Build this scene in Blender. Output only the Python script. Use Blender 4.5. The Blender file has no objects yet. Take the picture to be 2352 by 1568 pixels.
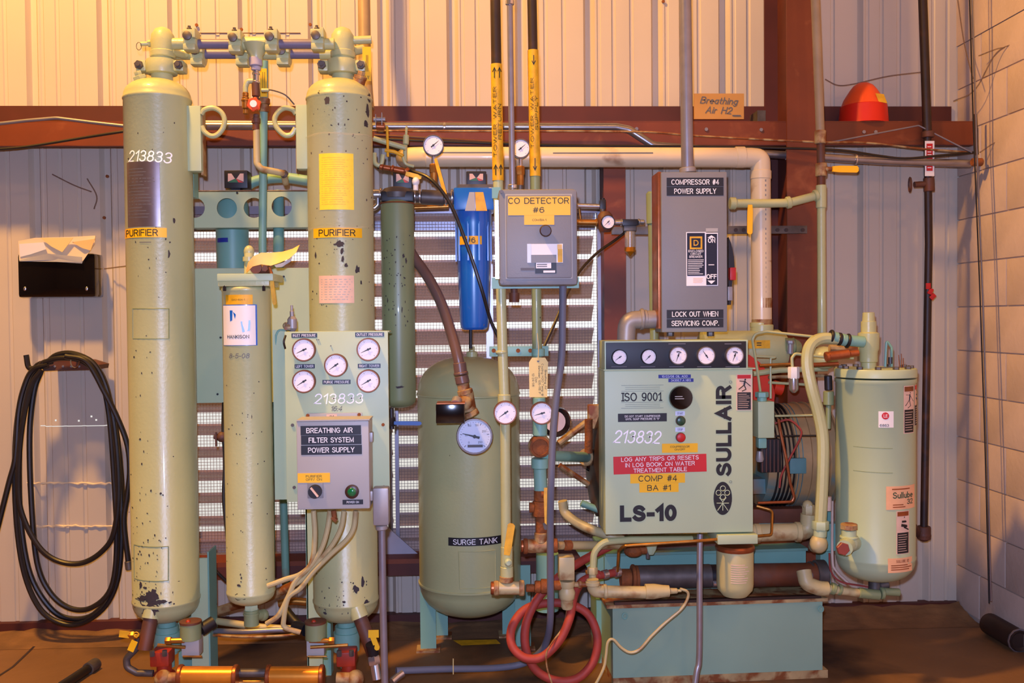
import bpy, bmesh, math, random
from mathutils import Vector, Matrix
random.seed(7)
SC = bpy.context.scene
COL = SC.collection
# ---------------------------------------------------------------- camera
F = 2200.0
CAM = Vector((0, 0, 1.36))
YAW, PITCH, ROLL = math.radians(-2.5), math.radians(-1.4), 0.009
cd = bpy.data.cameras.new('camera'); cam = bpy.data.objects.new('camera', cd); COL.objects.link(cam)
cd.sensor_width = 36; cd.lens = 36*F/2352; cd.clip_start = 0.05
RM = Matrix.Rotation(YAW, 3, 'Z') @ Matrix.Rotation(math.pi/2 + PITCH, 3, 'X') @ Matrix.Rotation(-ROLL, 3, 'Z')
cam.matrix_world = Matrix.Translation(CAM) @ RM.to_4x4()
SC.camera = cam
# ---------------------------------------------------------------- world, lights, exposure
w = bpy.data.worlds.new('daylight'); SC.world = w; w.use_nodes = True
w.node_tree.nodes['Background'].inputs[0].default_value = (0.95, 0.97, 1.0, 1)
w.node_tree.nodes['Background'].inputs[1].default_value = 1.4
def lamp(name, kind, loc, energy, col, size=.1, tgt=None):
    l = bpy.data.lights.new(name, kind); l.energy = energy; l.color = col
    if kind == 'AREA': l.size = size
    else: l.shadow_soft_size = size
    o = bpy.data.objects.new(name, l); COL.objects.link(o); o.location = loc
    if tgt is not None: o.rotation_euler = (Vector(tgt)-Vector(loc)).to_track_quat('-Z', 'Y').to_euler()
    return o
lamp('flash', 'POINT', (-0.03, 0.0, 1.45), 385, (0.47, 0.57, 1.0), .02)
lamp('sodium_lamp_light', 'POINT', (-1.9, 2.15, 5.2), 1300, (1.0, 0.50, 0.10), .17)
lamp('added_fill_light', 'POINT', (1.3, -1.2, 5.4), 110, (1.0, 0.50, 0.20), .17)  # weak orange fill light added behind the camera
vs = SC.view_settings; vs.view_transform = 'Standard'; vs.look = 'None'; vs.exposure = 0; vs.gamma = 1; vs.use_curve_mapping = False

# ---------------------------------------------------------------- helpers
def P(px, py, Y):
    d = RM @ Vector(((px-1176)/F, -(py-784)/F, -1)); t = Y/d.y
    return CAM + d*t
def S(px, Y):                      # metres per photo pixel at that place
    d = RM @ Vector(((px-1176)/F, 0, -1)); return (Y/d.y)/F
ORG = {}
def lin(h):
    h = h.lstrip('#'); c = [int(h[i:i+2], 16)/255 for i in (0, 2, 4)]
    return [x/12.92 if x < .04045 else ((x+.055)/1.055)**2.4 for x in c]
MATS = {}
def M(name, hx, rough=.5, metal=0, var=.12, vs=6, chips=0, chipc='#3a3630', chs=22, bump=0, bs=60, coat=0, trans=0, alpha=1, emit=0, rust=0, rustc='#7a4a22', rs=5, spec=.5):
    if name in MATS: return MATS[name]
    m = bpy.data.materials.new(name); m.use_nodes = True; nt = m.node_tree; N = nt.nodes; L = nt.links
    b = N['Principled BSDF']; c = lin(hx)
    b.inputs['Roughness'].default_value = rough; b.inputs['Metallic'].default_value = metal
    b.inputs['Coat Weight'].default_value = coat; b.inputs['Transmission Weight'].default_value = trans
    b.inputs['Alpha'].default_value = alpha; b.inputs['Specular IOR Level'].default_value = spec
    tc = N.new('ShaderNodeTexCoord')
    def noise(scale, det=3, dist=0, off=0):
        n = N.new('ShaderNodeTexNoise'); n.inputs['Scale'].default_value = scale; n.inputs['Detail'].default_value = det; n.inputs['Distortion'].default_value = dist
        if off:
            mp = N.new('ShaderNodeMapping'); mp.inputs['Location'].default_value = (off, off*.7, off*1.3); L.new(tc.outputs['Object'], mp.inputs[0]); L.new(mp.outputs[0], n.inputs[0])
        else: L.new(tc.outputs['Object'], n.inputs[0])
        return n.outputs[0]
    def ramp(src, a, bb):
        r = N.new('ShaderNodeMapRange'); r.inputs[1].default_value = a; r.inputs[2].default_value = bb; L.new(src, r.inputs[0]); return r.outputs[0]
    def mix(f, c1, c2):
        x = N.new('ShaderNodeMix'); x.data_type = 'RGBA'
        L.new(f, x.inputs[0])
        for s, v in ((6, c1), (7, c2)):
            if isinstance(v, (list, tuple)): x.inputs[s].default_value = (*v, 1)
            else: L.new(v, x.inputs[s])
        return x.outputs[2]
    col = None
    if var:
        col = mix(ramp(noise(vs), .3, .7), [x*(1-var) for x in c], [min(1, x*(1+var)) for x in c])
    if rust:
        col = mix(ramp(noise(rs, 5, .4, 3.1), .62-rust*.3, .72-rust*.3+.05), col or c, lin(rustc))
    if chips:
        f = ramp(noise(chs, 4, .3, 7.7), .80-chips*.2, .815-chips*.2)
        col = mix(f, col or c, lin(chipc))
    if col is None: b.inputs['Base Color'].default_value = (*c, 1)
    else: L.new(col, b.inputs['Base Color'])
    if bump:
        bp = N.new('ShaderNodeBump'); bp.inputs['Strength'].default_value = bump; bp.inputs['Distance'].default_value = .004
        L.new(noise(bs, 4), bp.inputs['Height']); L.new(bp.outputs[0], b.inputs['Normal'])
    if emit:
        b.inputs['Emission Color'].default_value = (*c, 1); b.inputs['Emission Strength'].default_value = emit
    MATS[name] = m; return m

class MB:
    def __init__(s): s.bm = bmesh.new()
    def _v(s, pts): return [s.bm.verts.new(p) for p in pts]
    def box(s, a, b, bev=0, rot=None, piv=None):
        x0, y0, z0 = [min(a[i], b[i]) for i in range(3)]; x1, y1, z1 = [max(a[i], b[i]) for i in range(3)]
        v = s._v([(x0,y0,z0),(x1,y0,z0),(x1,y1,z0),(x0,y1,z0),(x0,y0,z1),(x1,y0,z1),(x1,y1,z1),(x0,y1,z1)])
        f = [s.bm.faces.new([v[i] for i in q]) for q in ((0,3,2,1),(4,5,6,7),(0,1,5,4),(1,2,6,5),(2,3,7,6),(3,0,4,7))]
        if bev:
            es = list({e for q in f for e in q.edges})
            r = bmesh.ops.bevel(s.bm, geom=es, offset=bev, segments=2, affect='EDGES', profile=.6); v = list(set(v_ for fc in r['faces'] for v_ in fc.verts) | {x for x in v if x.is_valid})
        if rot is not None:
            piv = Vector(piv) if piv is not None else Vector(((x0+x1)/2,(y0+y1)/2,(z0+z1)/2))
            for q in v: q.co = piv + rot @ (q.co - piv)
        return s
    def prism(s, poly, y0, y1, holes=None):       # poly of (x,z) counter-clockwise seen from the room
        a = s._v([(x, y0, z) for x, z in poly]); b = s._v([(x, y1, z) for x, z in poly]); n = len(poly)
        s.bm.faces.new(a); s.bm.faces.new(b[::-1])
        for i in range(n): s.bm.faces.new([a[i], b[i], b[(i+1) % n], a[(i+1) % n]])
        return s
    def lathe(s, prof, c, ax=(0,0,1), seg=24, cap=True):   # prof: (radius, distance along axis)
        ax = Vector(ax).normalized(); u = ax.orthogonal().normalized(); w_ = ax.cross(u); c = Vector(c); rings = []
        for r, h in prof:
            rings.append(s._v([c + ax*h + (u*math.cos(t)+w_*math.sin(t))*max(r, 1e-5) for t in [2*math.pi*k/seg for k in range(seg)]]))
        for A, B in zip(rings, rings[1:]):
            for k in range(seg): s.bm.faces.new([A[k], A[(k+1) % seg], B[(k+1) % seg], B[k]])
        if cap: s.bm.faces.new(rings[0][::-1]); s.bm.faces.new(rings[-1])
        return s
    def cyl(s, a, b, r, seg=16, r2=None):
        a = Vector(a); b = Vector(b); d = (b-a).length
        return s.lathe([(r, 0), (r if r2 is None else r2, d)], a, b-a, seg)
    def ball(s, c, r, seg=16, sc=(1,1,1)):
        c = Vector(c); m = Matrix.Translation(c) @ Matrix.Diagonal((*sc, 1))
        bmesh.ops.create_uvsphere(s.bm, u_segments=seg, v_segments=max(6, seg//2), radius=r, matrix=m); return s
    def tube(s, pts, r, fil=0, seg=12, closed=False):
        pts = [Vector(p) for p in pts]
        if fil and not closed: pts = fillet(pts, fil)
        n = len(pts); rings = []; up = None
        for i, p in enumerate(pts):
            t = (pts[(i+1) % n]-pts[i-1]) if closed or 0 < i < n-1 else (pts[1]-pts[0] if i == 0 else pts[-1]-pts[-2])
            t = t.normalized()
            if up is None: up = t.orthogonal().normalized()
            up = (up - t*up.dot(t)).normalized(); w_ = t.cross(up)
            rr = r[i] if isinstance(r, list) else r
            rings.append(s._v([p + (up*math.cos(a)+w_*math.sin(a))*rr for a in [2*math.pi*k/seg for k in range(seg)]]))
        pairs = list(zip(rings, rings[1:])) + ([(rings[-1], rings[0])] if closed else [])
        for A, B in pairs:
            for k in range(seg): s.bm.faces.new([A[k], A[(k+1) % seg], B[(k+1) % seg], B[k]])
        if not closed: s.bm.faces.new(rings[0][::-1]); s.bm.faces.new(rings[-1])
        return s
    def done(s, name, mat, parent=None, label=None, kind=None, ang=35):
        bmesh.ops.recalc_face_normals(s.bm, faces=s.bm.faces[:])
        me = bpy.data.meshes.new(name); s.bm.to_mesh(me); s.bm.free()
        return link(name, me, mat, parent, label, kind, ang)
def link(name, me, mat, parent=None, label=None, kind=None, ang=35):
    if len(me.vertices) == 0: raise ValueError('empty mesh '+name)
    lo = [min(v.co[i] for v in me.vertices) for i in range(3)]; hi = [max(v.co[i] for v in me.vertices) for i in range(3)]
    c = Vector([(lo[i]+hi[i])/2 for i in range(3)])
    me.transform(Matrix.Translation(-c))
    me.polygons.foreach_set('use_smooth', [True]*len(me.polygons)); me.set_sharp_from_angle(angle=math.radians(ang))
    me.materials.append(mat)
    o = bpy.data.objects.new(name, me); COL.objects.link(o); ORG[o] = c
    if parent is not None: o.parent = parent; o.location = c - ORG[parent]
    else: o.location = c
    if label: o['label'] = label
    if kind: o['kind'] = kind
    return o
def fillet(pts, r):
    out = [pts[0]]
    for a, b, c in zip(pts, pts[1:], pts[2:]):
        d1 = (a-b); d2 = (c-b); l = min(d1.length, d2.length)*.49
        ang = d1.angle(d2)
        if ang > 3.05: out.append(b); continue
        k = min(l, r/math.tan(ang/2)); p1 = b+d1.normalized()*k; p2 = b+d2.normalized()*k
        for i in range(7):
            t = i/6; out.append(p1*(1-t)**2 + b*2*t*(1-t) + p2*t*t)
    return out+[pts[-1]]
def smooth(pts, n=8, closed=False):      # Catmull-Rom
    pts = [Vector(p) for p in pts]; out = []; N_ = len(pts)
    rng = range(N_ if closed else N_-1)
    for i in rng:
        p1 = pts[i]; p2 = pts[(i+1) % N_]
        p0 = pts[i-1] if (closed or i > 0) else p1*2-p2
        p3 = pts[(i+2) % N_] if (closed or i+2 < N_) else p2*2-p1
        for k in range(n):
            t = k/n
            out.append(.5*((2*p1)+(p2-p0)*t+(2*p0-5*p1+4*p2-p3)*t*t+(3*p1-p0-3*p2+p3)*t**3))
    if not closed: out.append(pts[-1])
    return out
def thing(name, label, cat, loc, group=None):
    o = bpy.data.objects.new(name, None); COL.objects.link(o); o.location = loc; ORG[o] = Vector(loc); o.empty_display_size = .05
    tag(o, label, cat, group); return o
def tag(o, label, cat, group=None):
    o['label'] = label; o['category'] = cat
    if group: o['group'] = group
    return o
def pp(path): return [P(*q) for q in path]
def pipe(name, path, rpx, mat, parent=None, fil=18, seg=12, label=None, sm=0):
    s = S(path[0][0], path[0][2]); pts = pp(path)
    if sm: pts = smooth(pts, sm)
    return MB().tube(pts, rpx*s, 0 if sm else fil*s, seg).done(name, mat, parent, label)
def rings(name, specs, mat, parent=None, seg=14):       # couplings, each its own object when it has a parent
    if parent is None:
        m = MB()
        for a, b, r in specs: m.cyl(P(*a), P(*b), r*S(a[0], a[2]), seg)
        return m.done(name, mat, None)
    for a, b, r in specs:
        A, B = P(*a), P(*b); R = r*S(a[0], a[2]); d = (B-A).length; c = min(.0025, d*.3, R*.3)
        o = MB().lathe([(R-c, 0), (R, c), (R, d-c), (R-c, d)], A, B-A, seg).done(name, mat, parent)
    return o
def pbox(name, x0, y0, x1, y1, Y, dep, mat, parent=None, bev=0, label=None):   # front face fills that pixel rectangle at depth Y
    cx, cy = (x0+x1)/2, (y0+y1)/2; c = P(cx, cy, Y); s = S(cx, Y); hw, hh = (x1-x0)/2*s, (y1-y0)/2*s
    return MB().box((c.x-hw, Y, c.z-hh), (c.x+hw, Y+dep, c.z+hh), bev).done(name, mat, parent, label)
def wrap_me(me, w_, eps):
    cx, cy, r = w_[:3]
    for v in me.vertices:
        cxx = cx+(w_[3]*(v.co.z-w_[4]) if len(w_) > 3 else 0)
        dx = max(-r*.999, min(r*.999, v.co.x-cxx)); e = -v.co.y
        v.co.y = cy - math.sqrt(r*r-dx*dx) - eps - e
def plate(name, x0, y0, x1, y1, Y, mat, parent=None, wrap=None, th=.0012, label=None, rot=0, wav=0):
    cx, cy = (x0+x1)/2, (y0+y1)/2; c = P(cx, cy, Y); s = S(cx, Y); hw, hh = (x1-x0)/2*s, (y1-y0)/2*s
    n = 14 if wrap or wav else 1; bm = bmesh.new(); R = Matrix.Rotation(-math.radians(rot), 3, 'Y')
    fr = []; bk = []
    for i in range(n+1):
        for dz in (-hh, hh):
            x = -hw+2*hw*i/n
            p = R @ Vector((x, 0, dz)); yy = wav*math.sin(i*1.3+dz*90)
            fr.append(bm.verts.new((c.x+p.x, -th+yy if wrap else Y-th+yy, c.z+p.z))); bk.append(bm.verts.new((c.x+p.x, 0 if wrap else Y+yy, c.z+p.z)))
    for i in range(n):
        a = 2*i
        bm.faces.new([fr[a], fr[a+2], fr[a+3], fr[a+1]]); bm.faces.new([bk[a], bk[a+1], bk[a+3], bk[a+2]])
        bm.faces.new([fr[a], bk[a], bk[a+2], fr[a+2]]); bm.faces.new([fr[a+1], fr[a+3], bk[a+3], bk[a+1]])
    bm.faces.new([fr[0], fr[1], bk[1], bk[0]]); bm.faces.new([fr[-1], fr[-2], bk[-2], bk[-1]])
    bmesh.ops.recalc_face_normals(bm, faces=bm.faces[:])
    me = bpy.data.meshes.new(name); bm.to_mesh(me); bm.free()
    if wrap: wrap_me(me, wrap, .0006)
    return link(name, me, mat, parent, label)
def _arc(cx, cy, rx, ry, a0, a1, n=9):
    return [(cx+rx*math.cos(math.radians(a0+(a1-a0)*k/n)), cy+ry*math.sin(math.radians(a0+(a1-a0)*k/n))) for k in range(n+1)]
G = {' ': (.34, []),
 'A': (.72, [[(0,0),(.36,1),(.72,0)], [(.12,.34),(.60,.34)]]),
 'B': (.64, [[(.36,.53),(0,.53)], [(0,0),(0,1),(.36,1)]+_arc(.36,.765,.22,.235,90,-90)+_arc(.38,.265,.26,.265,90,-90)+[(0,0)]]),
 'C': (.70, [_arc(.37,.5,.37,.5,48,312,16)]),
 'D': (.68, [[(0,0),(0,1),(.30,1)]+_arc(.30,.5,.38,.5,90,-90,12)+[(0,0)]]),
 'E': (.58, [[(.58,1),(0,1),(0,0),(.58,0)], [(0,.53),(.52,.53)]]),
 'F': (.54, [[(.54,1),(0,1),(0,0)], [(0,.52),(.48,.52)]]),
 'G': (.72, [_arc(.37,.5,.37,.5,48,345,16)+[(.73,.48),(.42,.48)]]),
 'H': (.64, [[(0,0),(0,1)], [(.64,0),(.64,1)], [(0,.53),(.64,.53)]]),
 'I': (.02, [[(.01,0),(.01,1)]]),
 'J': (.46, [[(.46,1),(.46,.26)]+_arc(.23,.26,.23,.26,0,-180)]),
 'K': (.64, [[(0,0),(0,1)], [(.60,1),(0,.38)], [(.20,.58),(.64,0)]]),
 'L': (.50, [[(0,1),(0,0),(.50,0)]]),
 'M': (.80, [[(0,0),(0,1),(.40,.1),(.80,1),(.80,0)]]),
 'N': (.64, [[(0,0),(0,1),(.64,0),(.64,1)]]),
 'O': (.78, [_arc(.39,.5,.39,.5,0,360,22)]),
 'P': (.60, [[(0,0),(0,1),(.34,1)]+_arc(.34,.74,.26,.26,90,-90)+[(0,.48)]]),
 'Q': (.78, [_arc(.39,.5,.39,.5,0,360,22), [(.48,.24),(.78,-.06)]]),
 'R': (.64, [[(0,0),(0,1),(.36,1)]+_arc(.36,.75,.25,.25,90,-90)+[(0,.5)], [(.36,.5),(.62,0)]]),
 'S': (.62, [_arc(.31,.75,.27,.25,25,205,10)+[(.12,.60),(.46,.46)]+_arc(.31,.26,.31,.26,38,-155,11)]),
 'T': (.62, [[(0,1),(.62,1)], [(.31,1),(.31,0)]]),
 'U': (.64, [[(0,1),(0,.32)]+_arc(.32,.32,.32,.32,180,360,12)+[(.64,1)]]),
 'V': (.66, [[(0,1),(.33,0),(.66,1)]]),
 'W': (.96, [[(0,1),(.24,0),(.48,1),(.72,0),(.96,1)]]),
 'X': (.64, [[(0,0),(.64,1)], [(0,1),(.64,0)]]),
 'Y': (.66, [[(0,1),(.33,.45),(.66,1)], [(.33,.45),(.33,0)]]),
 'Z': (.60, [[(0,1),(.60,1),(0,0),(.60,0)]]),
 '0': (.54, [_arc(.27,.5,.27,.5,0,360,18)]),
 '1': (.26, [[(0,.74),(.26,1),(.26,0)]]),
 '2': (.54, [_arc(.27,.72,.26,.28,170,-30,9)+[(.02,.02),(0,0),(.54,0)]]),
 '3': (.54, [_arc(.26,.75,.24,.25,160,-80,9)+[(.22,.52)]+_arc(.26,.27,.28,.27,80,-160,10)]),
 '4': (.56, [[(.42,0),(.42,1),(0,.28),(.56,.28)]]),
 '5': (.54, [[(.48,1),(.08,1),(.03,.50)]+_arc(.27,.32,.27,.32,125,-155,11)]),
 '6': (.54, [_arc(.27,.32,.27,.32,0,360,14), _arc(.30,.5,.30,.5,52,200,8)]),
 '7': (.54, [[(0,1),(.54,1),(.18,0)]]),
 '8': (.54, [_arc(.27,.76,.22,.24,0,360,14), _arc(.27,.27,.27,.27,0,360,14)]),
 '9': (.54, [_arc(.27,.68,.27,.32,0,360,14), _arc(.24,.5,.30,.5,20,-128,8)]),
 '#': (.60, [[(.12,0),(.26,1)], [(.36,0),(.50,1)], [(0,.33),(.58,.33)], [(.04,.67),(.62,.67)]]),
 '-': (.26, [[(0,.40),(.26,.40)]]), '.': (.04, [[(0,0),(.05,0)]]), ':': (.04, [[(0,0),(.05,0)], [(0,.5),(.05,.5)]]),
 '/': (.34, [[(0,0),(.34,1)]]), '"': (.18, [[(0,1),(0,.75)], [(.18,1),(.18,.75)]]), '@': (.8, [_arc(.4,.4,.4,.45,0,330,14), _arc(.4,.4,.17,.2,0,360,10)]),
 'a': (.46, [_arc(.23,.3,.23,.3,0,360,12), [(.46,.6),(.46,0)]]), 'b': (.46, [_arc(.23,.3,.23,.3,0,360,12), [(0,1),(0,0)]]),
 'd': (.46, [_arc(.23,.3,.23,.3,0,360,12), [(.46,1),(.46,0)]]), 'e': (.46, [[(0,.32),(.46,.32)]+_arc(.23,.3,.23,.3,0,310,11)]),
 'g': (.46, [_arc(.23,.3,.23,.3,0,360,12), [(.46,.6),(.46,-.1)]+_arc(.23,-.1,.23,.2,0,-150,7)]), 'h': (.44, [[(0,1),(0,0)], [(0,.36)]+_arc(.22,.38,.22,.22,180,0,8)+[(.44,0)]]),
 'i': (.02, [[(.01,0),(.01,.6)], [(.01,.82),(.01,.88)]]), 'l': (.02, [[(.01,0),(.01,1)]]), 'm': (.72, [[(0,0),(0,.6)], _arc(.18,.42,.18,.18,180,0,7)+[(.36,0)], _arc(.54,.42,.18,.18,180,0,7)+[(.72,0)]]),
 'n': (.44, [[(0,0),(0,.6)], [(0,.36)]+_arc(.22,.38,.22,.22,180,0,8)+[(.44,0)]]), 'o': (.46, [_arc(.23,.3,.23,.3,0,360,12)]), 'p': (.46, [_arc(.23,.3,.23,.3,0,360,12), [(0,.6),(0,-.3)]]),
 'r': (.28, [[(0,0),(0,.6)], [(0,.36)]+_arc(.18,.40,.18,.2,180,60,6)]), 't': (.28, [[(.12,.9),(.12,.1),(.28,0)], [(0,.6),(.28,.6)]]), 'u': (.44, [[(0,.6),(0,.22)]+_arc(.22,.22,.22,.22,180,360,9)+[(.44,.6)], [(.44,.3),(.44,0)]]),
 'w': (.6, [[(0,.6),(.15,0),(.3,.6),(.45,0),(.6,.6)]])}
def text(s_, cx, cy, w_, h_, Y, mat, parent=None, rot=0, wrap=None, bold=0, shear=0, name='lettering', lift=.0014, ls=1.0, sp=1.0, stroke=None, serif=False):
    """stroke lettering; w_, h_ give the written box in photo pixels before rotation (0 = free)"""
    st = stroke if stroke else (.145 if not bold else .145+bold*1.6)
    if bold < 0: st = .12
    lines_ = s_.split('\n'); runs = []; gap = .16+st*.55; wid = []
    for li, L_ in enumerate(lines_):
        x = 0
        for ch in L_:
            g = G.get(ch) or G.get(ch.upper()) or G['-']
            for p in g[1]: runs.append((li, [(x+a, b) for a, b in p]))
            if serif and ch in 'I1':
                for yy in ((0, 1) if ch == 'I' else (0,)): xx = x+(.26 if ch == '1' else 0); runs.append((li, [(xx-.14, yy), (xx+.15, yy)]))
            x += g[0]+gap
        wid.append(max(x-gap, .02))
    W = max(wid)+st; n = len(lines_); H = 1+st+(n-1)*(1.0+.55*ls)
    s = S(cx, Y); ky = (h_*s/H) if h_ else w_*s/W; kx = (w_*s/W) if w_ else ky
    sw = st*ky/2; a = math.radians(rot); c = P(cx, cy, Y); bm = bmesh.new()
    for ri, (li, p) in enumerate(runs):
        lf = lift+(ri % 6)*4e-5
        ox = (W-st-wid[li])/2; oy = (n-1-li)*(1.0+.55*ls)
        q = [Vector(((px+ox+st/2-W/2)*kx+(py)*shear*ky, (py+oy+st/2-H/2)*ky)) for px, py in p]
        closed = (q[0]-q[-1]).length < 1e-5
        if closed: q = q[:-1]
        m_ = len(q); Lf = []; Rt = []
        for i in range(m_):
            d1 = (q[i]-q[i-1]) if (i > 0 or closed) else None; d2 = (q[(i+1) % m_]-q[i]) if (i < m_-1 or closed) else None
            d1 = d1.normalized() if d1 is not None and d1.length > 1e-9 else None; d2 = d2.normalized() if d2 is not None and d2.length > 1e-9 else None
            d1 = d1 or d2; d2 = d2 or d1
            t = d1+d2
            if t.length < .3: t = d2
            t.normalize(); nn = Vector((-t.y, t.x)); k = sw/max(.45, nn.dot(Vector((-d1.y, d1.x))))
            e = Vector((0, 0))
            if not closed and i == 0: e = -d2*sw
            if not closed and i == m_-1: e = d1*sw
            Lf.append(q[i]+nn*k+e); Rt.append(q[i]-nn*k+e)
        def V(v): return bm.verts.new((c.x+v.x*math.cos(a)-v.y*math.sin(a), -lf if wrap else Y-lf, c.z+v.x*math.sin(a)+v.y*math.cos(a)))
        lv = [V(v) for v in Lf]; rv = [V(v) for v in Rt]
        for i in range(m_ if closed else m_-1):
            j = (i+1) % m_; bm.faces.new([rv[i], rv[j], lv[j], lv[i]])
    me = bpy.data.meshes.new(name); bm.to_mesh(me); bm.free()
    if wrap: wrap_me(me, wrap, .0006)
    o = link(name, me, mat, parent); me.polygons.foreach_set('use_smooth', [False]*len(me.polygons)); return o
def lines(name, x0, y0, x1, y1, n, Y, mat, parent, wrap=None, fill=.45, rag=.25):   # rows of print too small to read
    bm = bmesh.new(); s = S((x0+x1)/2, Y); h = (y1-y0)/n
    for i in range(n):
        yc = y0+h*(i+.5); xe = x1-(x1-x0)*rag*random.random(); k = 6 if wrap else 1
        a = P(x0, yc, Y); b = P(xe, yc, Y); hh = h*fill*s/2
        for j in range(k):
            xa = a.x+(b.x-a.x)*j/k; xb = a.x+(b.x-a.x)*(j+1)/k; yy = -.0014 if wrap else Y-.0014
            bm.faces.new([bm.verts.new(q) for q in ((xa, yy, a.z-hh), (xb, yy, a.z-hh), (xb, yy, a.z+hh), (xa, yy, a.z+hh))])
    me = bpy.data.meshes.new(name); bm.to_mesh(me); bm.free()
    if wrap: wrap_me(me, wrap, .0006)
    return link(name, me, mat, parent)
def sign(name, x0, y0, x1, y1, Y, mat, parent, txt, tmat, tw, thh, wrap=None, rot=0, bold=0, tdx=0, tdy=0, ls=1.0, label=None):
    p = plate(name, x0, y0, x1, y1, Y, mat, parent, wrap, label=label, rot=rot if abs(rot) < 45 else 0)
    cx, cy = (x0+x1)/2+tdx, (y0+y1)/2+tdy
    text(txt, cx, cy, tw, thh, Y, tmat, p, rot=rot, wrap=wrap, bold=bold, lift=.0019, ls=ls)
    return p
def gauge(px, py, Y, r, ang, parent=None, name='pressure_gauge', bez='gauge_rim', dep=.03, lab=None, cat='gauge', group=None, face='gauge_face', red=False, cr=0):
    """dial facing the room, front rim at Y; ang = needle direction in degrees, 0 = right, ccw"""
    c = P(px, py, Y); s = S(px, Y); R = r*s
    b = MB().lathe([(R*.9, 0), (R, -dep*.1), (R, -dep), (R*.97, -dep-.002), (R*.88, -dep-.002), (R*.87, -dep+.003), (R*.3, -dep+.003)][::-1], (c.x, Y-dep*0, c.z), (0, 1, 0), 28)
    g = b.done(name, MT[bez], parent)
    # lathe axis is +Y with negative distances, so the rim sits in front
    if parent is None: tag(g, lab, cat, group)
    elif lab: g['label'] = lab
    yf = Y-dep+.001
    MB().lathe([(R*.88, 0), (R*.88, .0015)], (c.x, yf, c.z), (0, 1, 0), 28).done('dial', MT[face], g)
    m = MB()
    for k in range(26):
        a = math.radians(-45+270*k/25); l = .12 if k % 5 == 0 else .06; t = .016 if k % 5 == 0 else .008
        d = Vector((math.cos(a), 0, math.sin(a))); q = Vector((-d.z, 0, d.x)); o0 = Vector((c.x, yf-.0008, c.z))
        A = o0+d*R*.80; B = o0+d*R*(.80-l)
        m.bm.faces.new(m._v([A-q*R*t, A+q*R*t, B+q*R*t, B-q*R*t]))
    if red:
        for k in range(8):
            a0 = math.radians(115-k*9); a1 = math.radians(115-(k+1)*9); o0 = Vector((c.x, yf-.0009, c.z))
            m.bm.faces.new(m._v([o0+Vector((math.cos(a), 0, math.sin(a)))*R*rr for a, rr in ((a0, .5), (a1, .5), (a1, .35), (a0, .35))]))
    m.done('scale_marks', MT['print_grey'], g)
    a = math.radians(ang); d = Vector((math.cos(a), 0, math.sin(a))); q = Vector((-d.z, 0, d.x)); o0 = Vector((c.x, yf-.003, c.z))
    n = MB(); n.bm.faces.new(n._v([o0-d*R*.28-q*R*.07, o0+d*R*.68-q*R*.015, o0+d*R*.68+q*R*.015, o0-d*R*.28+q*R*.07]))
    n.lathe([(R*.1, 0), (R*.1, .002)], o0-Vector((0, .001, 0)), (0, 1, 0), 12)
    n.done('needle', MT['black_plastic'], g)
    return g
def hexnut(m, c, ax, r, l): m.lathe([(r*.92, 0), (r, l*.12), (r, l*.88), (r*.92, l)], c, ax, 6)
def elbow_r(m, a, r): m.ball(a, r, 12)
def handle_bar(name, a, b, wpx, mat, parent, th=.006):    # flat lever between two points
    A = P(*a); B = P(*b); s = S(a[0], a[2]); d = (B-A).normalized(); q = d.cross(Vector((0, 1, 0))).normalized()*wpx*s/2; y = Vector((0, th/2, 0))
    m = MB(); v = []
    for yy in (-y, y):
        v.append(m._v([A-q*.8+yy, A+q*.8+yy, A+d*(B-A).length*.25+q+yy, B-d*.006+q+yy, B+q*.5+yy, B-q*.5+yy, B-d*.006-q+yy, A+d*(B-A).length*.25-q+yy]))
    m.bm.faces.new(v[0]); m.bm.faces.new(v[1][::-1])
    for i in range(8): m.bm.faces.new([v[0][i], v[1][i], v[1][(i+1) % 8], v[0][(i+1) % 8]])
    return m.done(name, mat, parent)
# ---------------------------------------------------------------- materials
MT = {}
def D(n, *a, **k): MT[n] = M(n, *a, **k)
D('sage', '#b0b481', .36, chips=.12, vs=3, var=.07, bump=.15, bs=90, coat=.15)
D('sage_chipped', '#b0b481', .36, chips=.50, vs=3, var=.07, bump=.15, bs=90, coat=.15, chs=26, chipc='#3c3a3c')
D('sage_light', '#adbd95', .45, chips=.1, vs=3, var=.05, coat=.1)
D('panel_green', '#b0c29b', .45, var=.04, vs=2, chips=.05)
D('olive', '#808d63', .4, chips=.3, vs=3, coat=.15, chs=30)
D('teal', '#77a594', .45, chips=.2, vs=3, var=.10)
D('teal_dark', '#648f80', .5, chips=.3, vs=4, var=.15, rust=.1)
D('cream_pipe', '#b5a878', .45, vs=8, var=.12, rust=.3, rustc='#86592c', rs=9)
D('cream_rusty', '#a98f5f', .6, vs=14, var=.2, rust=.7, rustc='#7c4318', rs=16, bump=.4)
D('rust', '#7d4317', .8, var=.35, vs=25, bump=.8, bs=90)
D('rust_tube', '#5d3018', .6, var=.3, vs=10, rust=.35, rustc='#54463f', rs=3)
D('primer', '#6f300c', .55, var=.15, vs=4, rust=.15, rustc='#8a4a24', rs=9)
D('primer_dark', '#4e1d10', .6, var=.2, vs=4)  # darker primer: shade painted onto webs, rear flanges and lips; also trim and seams
D('wall_sheet', '#c4b8a4', .42, var=.05, vs=1.5, rust=.0)
D('block_paint', '#c4ae9c', .6, var=.10, vs=5, bump=.5, bs=45)
D('mortar', '#8d7b6e', .8, var=.1, bump=.5)
D('plain_wall', '#4a423a', .8)
D('pvc', '#d6c3a0', .35, var=.04, rust=.05, coat=.2)
D('steel', '#9a979c', .3, metal=.85, var=.08, vs=20)
D('conduit', '#8f8c93', .38, metal=.6, var=.08, vs=20)
D('conduit_flex', '#62646f', .6, var=.1)
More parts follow.
